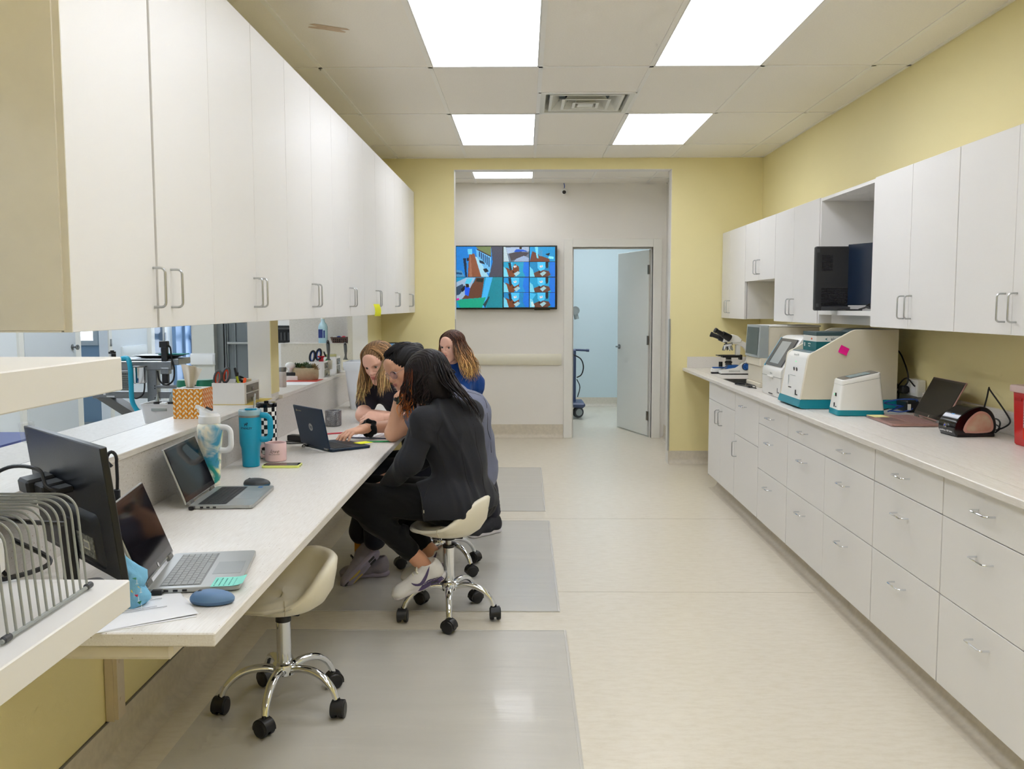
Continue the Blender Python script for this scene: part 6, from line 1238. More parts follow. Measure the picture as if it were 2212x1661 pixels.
# waste bin on the desk
t = thing('waste_bin', 'slim white waste bin with liner at the back of the desk by the wall', 'bin', (-1.105, 6.12, DZ+.0005))
obj('body', MB().loft([[(x, y, z) for x, y in rrect(a, b, .02, 4)] for z, a, b in ((0, .13, .20), (.30, .19, .27), (.31, .20, .28), (.31, .188, .268), (.005, .122, .19))]), M('white_bin_plastic', (226, 228, 232)), t)
obj('liner', MB().loft([[(x*(1+.012*math.sin(7*i)), y, z) for i, (x, y) in enumerate(rrect(a, b, .02, 4))] for z, a, b in ((.262, .188, .266), (.29, .203, .282), (.318, .204, .283), (.319, .194, .272))], cap=False), M('clear_liner', (228, 232, 236), rough=.3, noise=(9, .02)), t, smooth=60)
# exam room cart
t = thing('medical_cart', 'navy wheeled equipment cart half hidden behind the exam room door frame', 'cart', (.62, 11.7, 0)); NV = M('navy_cart_plastic', (62, 76, 110), rough=.4, noise=(6, .04))
obj('column', MB().box(-.14, .04, -.06, .06, .20, .88, .01), NV, t); obj('handle', MB().tube([(-.05, 0, .86), (.04, -.02, .875), (.17, -.02, .87)], [.022, .014, .014], 12).tube([(.17, -.02, .87), (.21, -.02, .868)], .018, 12), NV, t)
obj('base', MB().box(-.25, .15, -.25, .25, .15, .21, .02).box(.06, .14, -.05, .02, .12, .2, .01), NV, t); obj('caster', MB().at((.07, -.04, .071), (PI/2, 0, .4)).cyl(.07, -.03, .03, 28, None, .006), DGR, t); obj('caster', MB().at((-.2, -.2, .071), (PI/2, 0, .2)).cyl(.07, -.03, .03, 28, None, .006), DGR, t)
obj('wheel_cap', MB().at((.07, -.04, .071), (PI/2, 0, .4)).cyl(.045, -.034, .034, 24), GRS, t); obj('cable', MB().tube(spline([(.0, -.06, .82), (.10, -.06, .76), (.135, -.06, .66), (.11, -.06, .56), (.05, -.06, .52)], 8), .008, 8).tube(spline([(.05, -.07, .5), (.09, -.07, .4), (.06, -.07, .27)], 8), .006, 8), BLK, t)
obj('probe_arm', MB().box(-.1, -.07, .0, .03, .88, 1.38).at((.03, 0, 1.38), (PI/2, 0, 0)).cyl(.055, -.03, .03, 24).at().tube([(.03, 0, 1.36), (.05, 0, 1.27)], .03, 12).box(-.1, .03, .0, .03, 1.36, 1.40), GRS, t)
# ---------------- implicit surfaces for people ----------------
def V3(*a): return np.array(a, float)
def nrm_(v): v = np.array(v, float); return v/np.linalg.norm(v)
def frame(f, u):
    f = nrm_(f); r = nrm_(np.cross(f, u)); u2 = np.cross(r, f); return np.stack([r, f, u2], 1)   # columns right, forward, up
def cap_(a, b, ra, rb=None, k=.02, col=None, op=1): return dict(t='c', a=np.array(a, float), b=np.array(b, float), ra=ra, rb=ra if rb is None else rb, k=k, col=col, op=op)
def ell_(c, r, k=.02, R=None, col=None, op=1): return dict(t='e', c=np.array(c, float), r=np.array(r, float), R=R, k=k, col=col, op=op)
def dist_(p, P):
    if p['t'] == 'c':
        ab = p['b']-p['a']; t = np.clip(((P-p['a'])@ab)/max(ab@ab, 1e-12), 0, 1)
        return np.linalg.norm(P-p['a']-t[..., None]*ab, axis=-1)-(p['ra']+(p['rb']-p['ra'])*t)
    Q = P-p['c']
    if p['R'] is not None: Q = Q@p['R']
    k0 = np.linalg.norm(Q/p['r'], axis=-1); k1 = np.linalg.norm(Q/p['r']**2, axis=-1); return k0*(k0-1)/np.maximum(k1, 1e-9)
def bb_(p):
    if p['t'] == 'c': r = max(p['ra'], p['rb']); return np.minimum(p['a'], p['b'])-r, np.maximum(p['a'], p['b'])+r
    r = p['r'].max() if p['R'] is not None else p['r']; return p['c']-r, p['c']+r
def xf(prims, R, o):
    out = []
    for p in prims:
        q = dict(p)
        if p['t'] == 'c': q['a'] = R@p['a']+o; q['b'] = R@p['b']+o
        else: q['c'] = R@p['c']+o; q['R'] = R if p['R'] is None else R@p['R']
        out.append(q)
    return out
def sdf_mesh(prims, vox, base_col=None, cut=None):
    lo = np.min([bb_(p)[0] for p in prims if p['op'] > 0], 0)-3*vox; hi = np.max([bb_(p)[1] for p in prims if p['op'] > 0], 0)+3*vox
    n = np.ceil((hi-lo)/vox).astype(int)+1; F = np.full(n, 1.0, np.float32)
    for p in prims:
        a, b = bb_(p); m = p['k']+3*vox; i0 = np.maximum(((a-m-lo)/vox).astype(int), 0); i1 = np.minimum(((b+m-lo)/vox).astype(int)+2, n)
        if (i1 <= i0).any(): continue
        ax = [lo[d]+vox*np.arange(i0[d], i1[d]) for d in range(3)]; P = np.stack(np.meshgrid(*ax, indexing='ij'), -1)
        D = dist_(p, P).astype(np.float32); sl = tuple(slice(i0[d], i1[d]) for d in range(3)); A = F[sl]; k = p['k']
        if p['op'] > 0:
            h = np.maximum(k-np.abs(A-D), 0)/k; F[sl] = np.minimum(A, D)-h*h*k*.25
        else:
            h = np.maximum(k-np.abs(A+D), 0)/k; F[sl] = np.maximum(A, -D)+h*h*k*.25
    if cut is not None:
        for (o, nn) in cut:     # keep the side the normal points to
            ax = [lo[d]+vox*np.arange(n[d]) for d in range(3)]; P = np.stack(np.meshgrid(*ax, indexing='ij'), -1); F = np.maximum(F, -((P-o)@nn)).astype(np.float32)
    S_ = F < 0; nc = n-1; c8 = [(i, j, k) for i in (0, 1) for j in (0, 1) for k in (0, 1)]
    cnt = sum(S_[i:i+nc[0], j:j+nc[1], k:k+nc[2]].astype(np.int8) for i, j, k in c8); act = np.argwhere((cnt > 0) & (cnt < 8))
    vals = np.stack([F[act[:, 0]+i, act[:, 1]+j, act[:, 2]+k] for i, j, k in c8], 1); acc = np.zeros((len(act), 3)); w_ = np.zeros(len(act))
    for a in range(8):
        for b in range(a+1, 8):
            if sum(x != y for x, y in zip(c8[a], c8[b])) != 1: continue
            va, vb = vals[:, a], vals[:, b]; m = (va < 0) != (vb < 0); t = np.where(m, va/np.where(m, va-vb, 1), 0)
            pa, pb = np.array(c8[a], float), np.array(c8[b], float); acc += m[:, None]*(pa+(pb-pa)*t[:, None]); w_ += m
    V = lo+vox*(act+acc/w_[:, None]); idx = -np.ones(nc, np.int64); idx[act[:, 0], act[:, 1], act[:, 2]] = np.arange(len(act)); Q = []
    for d in range(3):
        e = [0, 0, 0]; e[d] = 1; sh = n-np.array(e); A = S_[:sh[0], :sh[1], :sh[2]]; B = S_[e[0]:, e[1]:, e[2]:]; ch = np.argwhere(A != B); o1, o2 = [(1, 2), (2, 0), (0, 1)][d]
        ok = (ch[:, o1] > 0) & (ch[:, o2] > 0) & (ch[:, o1] < nc[o1]) & (ch[:, o2] < nc[o2]); ch = ch[ok]
        def g(s1, s2): c = ch.copy(); c[:, o1] -= s1; c[:, o2] -= s2; return idx[c[:, 0], c[:, 1], c[:, 2]]
        q = np.stack([g(1, 1), g(0, 1), g(0, 0), g(1, 0)], 1); inside = A[ch[:, 0], ch[:, 1], ch[:, 2]]
        q[~inside] = q[~inside][:, ::-1]; Q.append(q)
    Q = np.concatenate(Q); C = None
    if base_col is not None:
        C = np.tile(np.array(base_col, float), (len(V), 1))
        for p in prims:
            if p['col'] is not None:
                d = dist_(dict(p, r=p['r']*1.0) if p['t'] == 'e' else p, V); wv = np.clip(1-(d+.0)/.0028, 0, 1)[:, None]*(p['col'][3] if len(p['col']) > 3 else 1)
                C = C*(1-wv)+np.array(p['col'][:3])*wv
    return V, Q, C
def normals_(V, Q):
    a = V[Q[:, 2]]-V[Q[:, 0]]; b = V[Q[:, 3]]-V[Q[:, 1]]; fn = np.cross(a, b); N = np.zeros_like(V)
    for i in range(4): np.add.at(N, Q[:, i], fn)
    return N/np.maximum(np.linalg.norm(N, axis=1, keepdims=True), 1e-12)
def np_obj(name, parts, mat, parent=None, **kw):
    Vs, Qs, Cs, o = [], [], [], 0
    for V, Q, C in parts: Vs.append(V); Qs.append(Q+o); Cs.append(C if C is not None else np.ones((len(V), 3))); o += len(V)
    V = np.concatenate(Vs); Q = np.concatenate(Qs); me = bpy.data.meshes.new(name)
    me.vertices.add(len(V)); me.vertices.foreach_set('co', V.astype(np.float32).ravel()); me.loops.add(len(Q)*4); me.loops.foreach_set('vertex_index', Q.astype(np.int32).ravel())
    me.polygons.add(len(Q)); me.polygons.foreach_set('loop_start', np.arange(0, len(Q)*4, 4, dtype=np.int32)); me.polygons.foreach_set('use_smooth', np.ones(len(Q), bool)); me.update(calc_edges=True); me.validate()
    ca = me.color_attributes.new('Col', 'FLOAT_COLOR', 'POINT'); C = np.concatenate(Cs)/255; C = np.where(C <= .04045, C/12.92, ((C+.055)/1.055)**2.4)
    ca.data.foreach_set('color', np.concatenate([C, np.ones((len(C), 1))], 1).astype(np.float32).ravel()); me.materials.append(mat)
    return obj(name, me, mat, parent, **kw)
def folds(V, Q, amp, scale, seed, dirv=None, sharp=1.6):
    """cloth folds: ridged warped waves pushed along the normals"""
    rs = np.random.RandomState(seed); N = normals_(V, Q); S2 = np.zeros(len(V)); wq = np.zeros((len(V), 3))
    for i in range(4): kk = rs.normal(size=3)*scale*.5; wq += np.sin(V@kk+rs.uniform(0, 6))[:, None]*rs.normal(size=3)*.03
    for i in range(5):
        kk = rs.normal(size=3); kk = kk/np.linalg.norm(kk)*scale*rs.uniform(.6, 1.8)
        if dirv is not None: kk = kk-np.array(dirv)*(kk@np.array(dirv))*.8
        S2 += (1-np.abs(np.sin((V+wq)@kk+rs.uniform(0, 6))))**sharp-.4
    return V+N*(amp*S2/2.2)[:, None], Q
SKIN = lambda n, c: M(n, c, rough=.48, attr='Col', bump=(160, .06, .002))
# ---------- head ----------
def head_prims(skin, brow, lip, mouth=.0):
    s = lambda dr, dg, db, a=1: tuple(np.clip(np.array(skin)+np.array((dr, dg, db)), 0, 255))+(a,)
    P = [ell_((0, -.014, .032), (.074, .094, .082), .03), ell_((0, .022, .028), (.064, .060, .060), .03), ell_((0, .032, -.018), (.055, .050, .062), .03), ell_((0, .030, -.062), (.043, .046, .040), .03), ell_((0, .064, -.092), (.019, .016, .014), .025),
         cap_((-.046, .0, -.055), (-.018, .062, -.088), .017, .014, .03), cap_((.046, .0, -.055), (.018, .062, -.088), .017, .014, .03),
         ell_((-.037, .048, -.020), (.020, .022, .018), .02, col=s(18, -14, -10, .45)), ell_((.037, .048, -.020), (.020, .022, .018), .02, col=s(18, -14, -10, .45)),
         cap_((-.046, .062, .027), (-.012, .078, .024), .008, .009, .014), cap_((.046, .062, .027), (.012, .078, .024), .008, .009, .014), ell_((0, .075, .05), (.034, .012, .028), .03),
         ell_((-.031, .086, .006), (.016, .012, .0105), .014, op=-1), ell_((.031, .086, .006), (.016, .012, .0105), .014, op=-1),
         ell_((-.0305, .0655, .0065), (.0155, .0145, .0125), .006), ell_((.0305, .0655, .0065), (.0155, .0145, .0125), .006),
         cap_((0, .080, .016), (0, .098, -.020), .0058, .0085, .012), ell_((0, .100, -.0235), (.0085, .0085, .0075), .008, col=s(14, -10, -8, .5)),
         ell_((-.0115, .090, -.0265), (.0068, .0085, .006), .007), ell_((.0115, .090, -.0265), (.0068, .0085, .006), .007),
         ell_((0, .076, -.050), (.026, .014, .020), .02),
         ell_((0, .0875, -.0475), (.0195, .0075, .0046), .005, col=lip), ell_((0, .0865, -.0565-mouth), (.0165, .0080, .0058), .005, col=lip),
         ell_((0, .097, -.0520-mouth*.5), (.019, .010, .0013+mouth*.5), .0025, op=-1),
         ell_((-.0305, .079, .0066), (.0138, .0105, .0054), .0015, op=-1), ell_((.0305, .079, .0066), (.0138, .0105, .0054), .0015, op=-1),
         cap_((-.046, .070, .0265), (-.0145, .0855, .0255), .0040, .0046, .004, col=brow), cap_((.046, .070, .0265), (.0145, .0855, .0255), .0040, .0046, .004, col=brow)]
    for x in (-1, 1):
        P += [ell_((x*.073, -.008, -.002), (.008, .019, .030), .010), ell_((x*.080, .0, .002), (.006, .010, .018), .004, op=-1)]
    return P
def put_head(root, o, R, skin, brow, lip, iris, mouth=0, vox=.0021):
    part = sdf_mesh(xf(head_prims(skin, brow, lip, mouth), R, o), vox, skin); EYE = M('eye_white', (206, 200, 196), rough=.15, noise=(60, .03)); LASH = M('dark_lashes', (34, 24, 22), rough=.6, noise=(60, .1))
    M4 = Matrix.Identity(4)
    for i in range(3):
        for j in range(3): M4[i][j] = R[i, j]
        M4[i][3] = o[i]
    def mb(): m = MB(); m.M = M4; return m
    for x in (-1, 1):
        e = obj('eye', mb().ell((x*.0305, .0650, .0064), (.0122, .0122, .0122), 20, 14), EYE, root, smooth=180)
        m = mb(); m.M = M4 @ Matrix.LocRotScale(Vector((x*.0305-.0015*x, .0650, .0058)), Euler((-PI/2, 0, 0)), Vector((1, 1, 1))); m.lathe([(.0060, .0108), (.0052, .0117), (.0030, .0124), (0, .0127)], 20, False, False); obj('iris', m, iris, e, smooth=180)
        m = mb().tube([(x*.0305+.0125*math.cos(a), .0765-.0035*(math.cos(a)*x > 0)*abs(math.cos(a)), .0066+.0045*math.sin(a)) for a in [PI*i/10 for i in range(11)]], [.0004+.0010*math.sin(PI*(i+1)/12) for i in range(11)], 6); obj('lashes', m, LASH, root)
    return part, mb
# ---------- hand ----------
def hand_prims(s, curl, spread=.1, thumb=.5, k=.009, L=1.0):
    """local frame: x = towards the thumb side * s, y = fingers, z = back of the hand"""
    P = []; kn = [(.030, .088), (.010, .092), (-.010, .088), (-.028, .080)]; ln = [(.040, .025, .020), (.044, .028, .021), (.040, .026, .020), (.032, .020, .018)]
    for i, (x, y) in enumerate(kn):
        P.append(cap_((x*.55*s, .012, 0), (x*s, y, 0), .0135 if i < 3 else .012, .0105, .014))
        a = 0; p = V3(x*s, y, 0); sp = (1.5-i)*spread*s; c = curl[i] if hasattr(curl, '__len__') else curl; rr_ = (.0090, .0082, .0074, .0064) if i < 3 else (.008, .0072, .0064, .0056)
        for q in range(3):
            a += c*(.8, 1.0, .7)[q]; d = V3(math.sin(sp)*math.cos(a), math.cos(sp)*math.cos(a), -math.sin(a)); p2 = p+d*ln[i][q]; P.append(cap_(p, p2, rr_[q], rr_[q+1], .004)); p = p2
    P.append(ell_((0, .05, -.002), (.036, .045, .012), .014)); b = V3(.022*s, .022, -.006); d = nrm_((s*.75, .62, -.25-thumb*.4)); P.append(cap_(b, b+d*.042, .0135, .0105, .012)); p = b+d*.042; d2 = nrm_((s*(.75-thumb*.6), .75, -.25-thumb*.5)); P.append(cap_(p, p+d2*.030, .0098, .0088, .004)); p = p+d2*.03; P.append(cap_(p, p+nrm_((s*(.5-thumb*.7), .85, -.2-thumb*.3))*.024, .0086, .0068, .004))
    P.append(cap_((0, -.02, 0), (0, .015, 0), .024, .022, .02)); return P
# ---------- hair ----------
def locks(name, parent, R, o, spec, mat, seed=1):
    """spec: list of (control points in head space + gravity tail in world space)"""
    rs = random.Random(seed); VV, FF, CC = [], [], []; off = 0; n = 6
    for (ctrl, r0, c0, c1, tip) in spec:
        P = spline(ctrl, 3); m = len(P); mb_ = MB(); ra = [r0*(.55+.45*min(1, i/(m*.2)))*(1-max(0, (i/(m-1)-tip)/(1-tip))**1.5*.9) for i in range(m)]
        mb_.tube(P, ra, n, flat=.45); VV += mb_.v; FF += [tuple(i+off for i in f) for f in mb_.f if len(f) == 4]; off += len(mb_.v)
        sh = rs.choice((.62, .8, .95, 1.05, 1.2, 1.42))
        for i in range(m):
            t = max(0, min(1, (i/(m-1)-.35)/.5)); CC += [tuple(min(255, (c0[q]*(1-t)+c1[q]*t)*sh) for q in range(3))]*n
    return np_obj(name, [(np.array([tuple(v) for v in VV]), np.array(FF), np.array(CC))], mat, parent)
HAIRM = M('hair_strands', (60, 40, 30), rough=.42, attr='Col', spec=.22, bump=(500, .3, .002))
def skull_pt(az, el, gr=1.07):
    """az 0 = forward, + = towards local +x; el 90 deg = crown"""
    return V3(math.sin(az)*math.cos(el)*.077*gr, -.014+math.cos(az)*math.cos(el)*.097*gr, .034+math.sin(el)*.083*gr)
def hair_long(name, parent, R, o, part_x, n, r0, c0, c1, tails, seed, azr=(50, 310), wave=.006, cap_col=None, front=True, crown_el=84, back_len=None, gr=1.08):
    rs = random.Random(seed); spec = []
    for i in range(n):
        az = math.radians(azr[0]+(azr[1]-azr[0])*(i+rs.random())/n); az = (az+PI) % (2*PI)-PI; side = 1 if az >= 0 else -1
        el_end = math.radians(rs.uniform(-8, 4)); s0 = V3(part_x+side*.004, rs.uniform(-.06, .068), 0); s0[2] = .034+.083*1.06*math.sqrt(max(.02, 1-((s0[1]+.014)/.103)**2))
        if abs(az) > 2.2: s0[1] = rs.uniform(-.09, -.02); s0[2] = .034+.083*1.06*math.sqrt(max(.02, 1-((s0[1]+.014)/.103)**2))
        pts = [s0]; g = gr+rs.uniform(-.02, .05)
        for t in (.35, .65, 1.0):
            el = math.radians(crown_el)*(1-t)+el_end*t; a0 = math.atan2(s0[0]+side*.05, s0[1]+.014+1e-6) if abs(az) < 1.9 else az
            a = a0*(1-t)+az*t if abs(az) < 1.9 else az
            q = skull_pt(a, el, g); pts.append(q*(.25+.75*min(1, t*1.6))+s0*(.75-.75*min(1, t*1.6)) if t < .6 else q)
        W = [R@p+o for p in pts]; cur = W[-1]; tail = tails(az, rs)     # world offsets, cumulative from the ear level point
        ph = rs.uniform(0, 6); m = len(tail)
        for q, tv in enumerate(tail): W.append(cur+np.array(tv)+V3(math.sin(ph+q*1.7), math.cos(ph+q*1.5), 0)*wave*(.5+q/m))
        spec.append(([tuple(p) for p in W], r0*rs.uniform(.7, 1.25), c0, c1, .55))
    return locks(name, parent, R, o, spec, HAIRM, seed)
def cap_hair(R, o, col, vox=.004, extra=None, face=None, gr=.009):
    P = [ell_((0, -.016, .036), (.074+gr, .094+gr, .082+gr), .02), ell_((0, -.055, -.02), (.055+gr, .045+gr, .06+gr), .03)]+(extra or [])
    P += face or [ell_((0, .085, -.022), (.066, .075, .088), .012, op=-1)]
    V, Q, _ = sdf_mesh(xf(P, R, o), vox); N = normals_(V, Q); rs = np.random.RandomState(4); L = (V-o)@R; a = np.arctan2(L[:, 0], L[:, 2]+.05)
    st = np.sin(a*60+3*np.sin(L[:, 1]*40))+.6*np.sin(a*113+L[:, 1]*30); V = V+N*(st*.0009)[:, None]; C = np.array(col)[None, :]*(1+.16*st)[:, None]
    return V, Q, np.clip(C, 0, 255)
# ---------- body ----------
def body_prims(J, g=0.0, legs=True, arms='full', torso=True, sc=1.0):
    P = []; a = lambda p, q, r0, r1, k=.03: P.append(cap_(J[p] if isinstance(p, str) else p, J[q] if isinstance(q, str) else q, r0*sc+g, r1*sc+g, k))
    Lv = nrm_(J['shL']-J['shR'])
    if torso:
        a('hipL', 'hipR', .105, .105, .05); a('pelvis', 'waist', .118, .098, .05); off = Lv*.045
        a(J['waist']+off*.6, J['chest']+off, .088, .098, .05); a(J['waist']-off*.6, J['chest']-off, .088, .098, .05); ct = J['chest']*.35+(J['shL']+J['shR'])*.325
        a(J['chest']+off, ct+off*1.2, .098, .075, .04); a(J['chest']-off, ct-off*1.2, .098, .075, .04); a('shL', 'shR', .052, .052, .05); a((J['shL']+J['shR'])/2, 'neck', .060, .050, .04)
    if arms:
        for s in 'LR':
            a('sh'+s, 'el'+s, .050, .040); 
            if arms == 'full': a('el'+s, 'wr'+s, .040, .027, .02)
    if legs:
        for s in 'LR':
            a('hip'+s, 'kn'+s, .088, .056, .04); a('kn'+s, 'an'+s, .055, .034, .03); c = J['kn'+s]*.68+J['an'+s]*.32
            P.append(ell_(c, (.052*sc+g,)*3, .04))
    return P
def shoe(parent, heel, toe, up, upper, sole, accent=None, lace=None, size=.262, nike=False, tread=None):
    """built along the line heel -> toe; 'up' roughly out of the ankle opening"""
    R = frame(np.array(toe)-np.array(heel), up); o = np.array(heel, float)
    U = [cap_((0, .045, .045), (0, .115, .038), .036, .036, .03), cap_((0, .115, .036), (0, .205, .024), .036, .034, .03), ell_((0, .215, .022), (.036, .038, .020), .02), cap_((0, .035, .05), (0, .03, .085), .034, .030, .03), ell_((0, .03, .055), (.034, .036, .04), .03), cap_((0, .09, .06), (0, .06, .088), .028, .026, .02),
         ell_((0, .045, .115), (.026, .034, .030), .008, op=-1)]
    r_ = obj_ = np_obj('shoe', [sdf_mesh(xf(U, R, o), .0045, None)], upper, parent)
    Sp = [cap_((0, .035, .012), (0, .12, .012), .034, .034, .02), cap_((0, .12, .011), (0, .215, .013), .034, .036, .02), ell_((0, .022, .016), (.033, .036, .020), .02)]
    V, Q, _ = sdf_mesh(xf(Sp, R, o), .0045, None, cut=[(o+R@V3(0, 0, -.001), R[:, 2]), (o+R@V3(0, 0, .030), -R[:, 2])]); np_obj('sole', [(V, Q, None)], sole, r_)
    M4 = Matrix.Identity(4)
    for i in range(3):
        for j in range(3): M4[i][j] = R[i, j]
        M4[i][3] = o[i]
    def mb(): m = MB(); m.M = M4; return m
    if lace:
        m = mb()
        for q in range(5): y = .105+.019*q; z = .090-.0105*q; m.tube([(-.022, y, z-.010), (-.008, y+.004, z+.0), (.008, y+.004, z+.0), (.022, y, z-.010)], .0030, 6)
        for s_ in (-1, 1): m.tube(spline([(0, .10, .096), (s_*.014, .10, .108), (s_*.026, .108, .092), (s_*.012, .105, .082), (s_*.022, .135, .068)], 5), .0026, 6)
        obj('laces', m, lace, r_)
    if accent:
        LV = (np.array([v.co[:] for v in r_.data.vertices])-o)@R; SV = (V-o)@R
        def decal(name, poly, src, s_, mt, lift=.0012, h=.0017):
            P_ = np.array(poly); A = src[src[:, 0]*s_ > .004]; vs, fs, ids = [], [], {}
            y0, z0 = P_.min(0); ny, nz = (np.ptp(P_, axis=0)/h).astype(int)+2; im_ = np.zeros((nz, ny, 3)); poly_fill(im_, [((y-y0)/h, (z-z0)/h) for y, z in poly], (1, 1, 1))
            def vid(i, j):
                if (i, j) not in ids:
                    y, z = y0+i*h, z0+j*h; d = (A[:, 1]-y)**2+(A[:, 2]-z)**2; nb = np.argsort(d)[:5]; x = (A[nb, 0]*s_).max()+lift; ids[(i, j)] = len(vs); vs.append((x*s_, y, z))
                return ids[(i, j)]
            for j in range(nz):
                for i in range(ny):
                    if im_[j, i, 0] > 0: fs.append((vid(i, j), vid(i+1, j), vid(i+1, j+1), vid(i, j+1)))
            m = mb(); m.add(vs, fs); return obj(name, m, mt, r_)
        for s_ in (-1, 1):
            decal('side_mark', [(p[0], p[1]) for p in spline([(.150, .058, 0), (.130, .048, 0), (.112, .046, 0), (.080, .066, 0), (.045, .098, 0), (.070, .058, 0), (.094, .036, 0), (.118, .032, 0), (.140, .042, 0), (.150, .058, 0)], 4)], LV, s_, accent)
            decal('sole_side', [(.010, .026), (.03, .036), (.07, .040), (.105, .032), (.135, .008), (.12, .004), (.03, .004), (.004, .010)], np.concatenate([LV, SV]), s_, accent)
            decal('air_window', [(.030, .012), (.068, .013), (.066, .021), (.034, .021)], np.concatenate([LV, SV]), s_, DGR, .0022)
    if tread:
        obj('tread', mb().box(-.028, -.004, .13, .205, -.0035, .0, .001).box(.004, .028, .13, .205, -.0035, .0, .001), tread, r_); obj('tread_dark', mb().box(-.026, .026, .212, .24, -.003, .0, .001).box(-.026, -.006, .03, .07, -.003, 0, .001).box(.006, .026, .03, .07, -.003, 0, .001), BLK, r_)
    return r_
FAB = lambda n, c, **k: M(n, c, rough=.88, sheen=.08, spec=.25, noise=(7, .10), bump=(45, .25, .004), **k)
def person(label, J, group=None):
    o = J['pelvis']; return props_person(label)
def finish_body(root_parts, mat, label):
    r = np_obj('person', root_parts, mat, None, label=label, cat='person'); return r
def jj(**k): return {a: np.array(b, float) for a, b in k.items()}
def hand_mesh(wr, d, back, s, curl, skin, **k):
    R = frame(d, back); return sdf_mesh(xf(hand_prims(s, curl, **k), R, np.array(wr, float)+R[:, 1]*.012), .0029, skin)

# ===== woman in the dark jacket (on the near occupied stool, seen from behind) =====
sk = (206, 152, 122)
J = jj(pelvis=(-.300, 4.13, .56), waist=(-.300, 4.14, .70), chest=(-.335, 4.15, .85), neck=(-.395, 4.175, 1.00), shL=(-.447, 4.035, .922), shR=(-.268, 4.29, .925),
       elL=(-.512, 3.985, .748), wrL=(-.625, 4.075, .625), elR=(-.42, 4.40, .74), wrR=(-.60, 4.34, .64), hipL=(-.35, 4.06, .545), hipR=(-.27, 4.20, .545),
       knL=(-.765, 4.055, .565), anL=(-.487, 4.06, .285), knR=(-.73, 4.27, .565), anR=(-.455, 4.26, .27))
HR = frame((-.74, .56, -.38), (0, 0, 1)); ho = V3(-.455, 4.205, 1.100)
parts = [sdf_mesh(body_prims(J)+[cap_(J['neck'], ho+HR@V3(0, -.01, -.05), .050, .052, .03), cap_(J['anL'], V3(-.435, 4.075, .235), .033, .028, .02), cap_(J['anR'], V3(-.415, 4.27, .235), .033, .028, .02)], .009, sk),
         hand_mesh(J['wrL'], (-.85, .25, -.35), (-.2, -.5, .85), 1, (.35, .4, .45, .5), sk), hand_mesh(J['wrR'], (-.9, -.1, -.3), (0, .3, .95), -1, .4, sk)]
root = None
_p, _mb = None, None
def make_person(label, parts, J, skin, o, HR, brow, lip, iris, mouth=0, vox=.0021):
    tmp = bpy.data.objects.new('t', None)
    r = None
    class _R: pass
    hp = sdf_mesh(xf(head_prims(skin, brow, lip, mouth), HR, o), vox, skin)
    r = np_obj('person', parts+[hp], SKIN('skin_'+str(skin[0])+'tone' if False else 'skin', skin), None, label=label, cat='person')
    EYE = M('eye_white', (212, 206, 202), rough=.15, noise=(60, .03)); LASH = M('dark_lashes', (34, 24, 22), rough=.6, noise=(60, .1)); M4 = Matrix.Identity(4)
    for i in range(3):
        for j in range(3): M4[i][j] = HR[i, j]
        M4[i][3] = o[i]
    def mb(): m = MB(); m.M = M4; return m
    for x in (-1, 1):
        e = obj('eye', mb().ell((x*.0305, .0668, .0066), (.0122, .0122, .0122), 20, 14), EYE, r, smooth=180)
        m = mb(); m.M = M4 @ Matrix.LocRotScale(Vector((x*.0305, .0668, .0058)), Euler((-PI/2, 0, 0)), Vector((1, 1, 1))); m.lathe([(.0064, .0106), (.0052, .0117), (.0030, .0124), (0, .0127)], 20, False, False); obj('iris', m, iris, e, smooth=180)
        obj('lashes', mb().tube([(x*.0305+.0128*math.cos(a), .0772-.004*max(0, math.cos(a)*x)**2, .0070+.0054*math.sin(a)) for a in [PI*i/10 for i in range(11)]], [.0006+.0013*math.sin(PI*(i+1)/12) for i in range(11)], 6), LASH, r)
    return r, mb
IRB = M('dark_brown_iris', (46, 30, 22), rough=.1, noise=(60, .1)); IRG = M('hazel_iris', (70, 56, 40), rough=.1, noise=(60, .1))
r1, mb1 = make_person('woman in a black jacket on the near stool, dark hair with orange ends, back turned', parts, J, sk, ho, HR, (60, 40, 30, .8), (170, 90, 84, .8), IRB)
JK = FAB('charcoal_jacket_knit', (40, 41, 46)); LG = FAB('black_leggings', (9, 9, 10))
P = body_prims(J, .018, legs=False, arms=None)+[cap_(J['hipL']+V3(.02, -.01, -.02), J['hipR']+V3(.02, .01, -.02), .128, .128, .04), cap_(J['hipL']+V3(.02, -.005, -.005), J['hipL']+V3(-.10, -.01, .0), .122, .106, .04), cap_(J['hipR'], J['hipR']+V3(-.10, .0, .0), .12, .10, .04), cap_(J['shL'], J['shL']*.7+J['elL']*.3, .07, .066, .03), cap_(J['shR'], J['shR']*.7+J['elR']*.3, .07, .066, .03)]
V, Q, _ = sdf_mesh(P, .0062, None, cut=[(V3(-.42, 0, .485), nrm_((-.10, 0, 1))), (V3(-.463, 4.0, .5), nrm_((1, .25, .12)))])
V, Q = folds(V, Q, .0105, 17, 3, dirv=(-.5, .3, .8)); Vs, Qs, _ = sdf_mesh([cap_(J['sh'+q], J['el'+q], .066, .056, .03) for q in 'LR']+[cap_(J['el'+q], J['wr'+q]*.97+J['el'+q]*.03, .056, .041, .03) for q in 'LR'], .0065, None); Vs, Qs = folds(Vs, Qs, .005, 26, 6, dirv=(-.3, .3, .9))
jk = np_obj('jacket', [(V, Q, None), (Vs, Qs, None)], JK, r1)
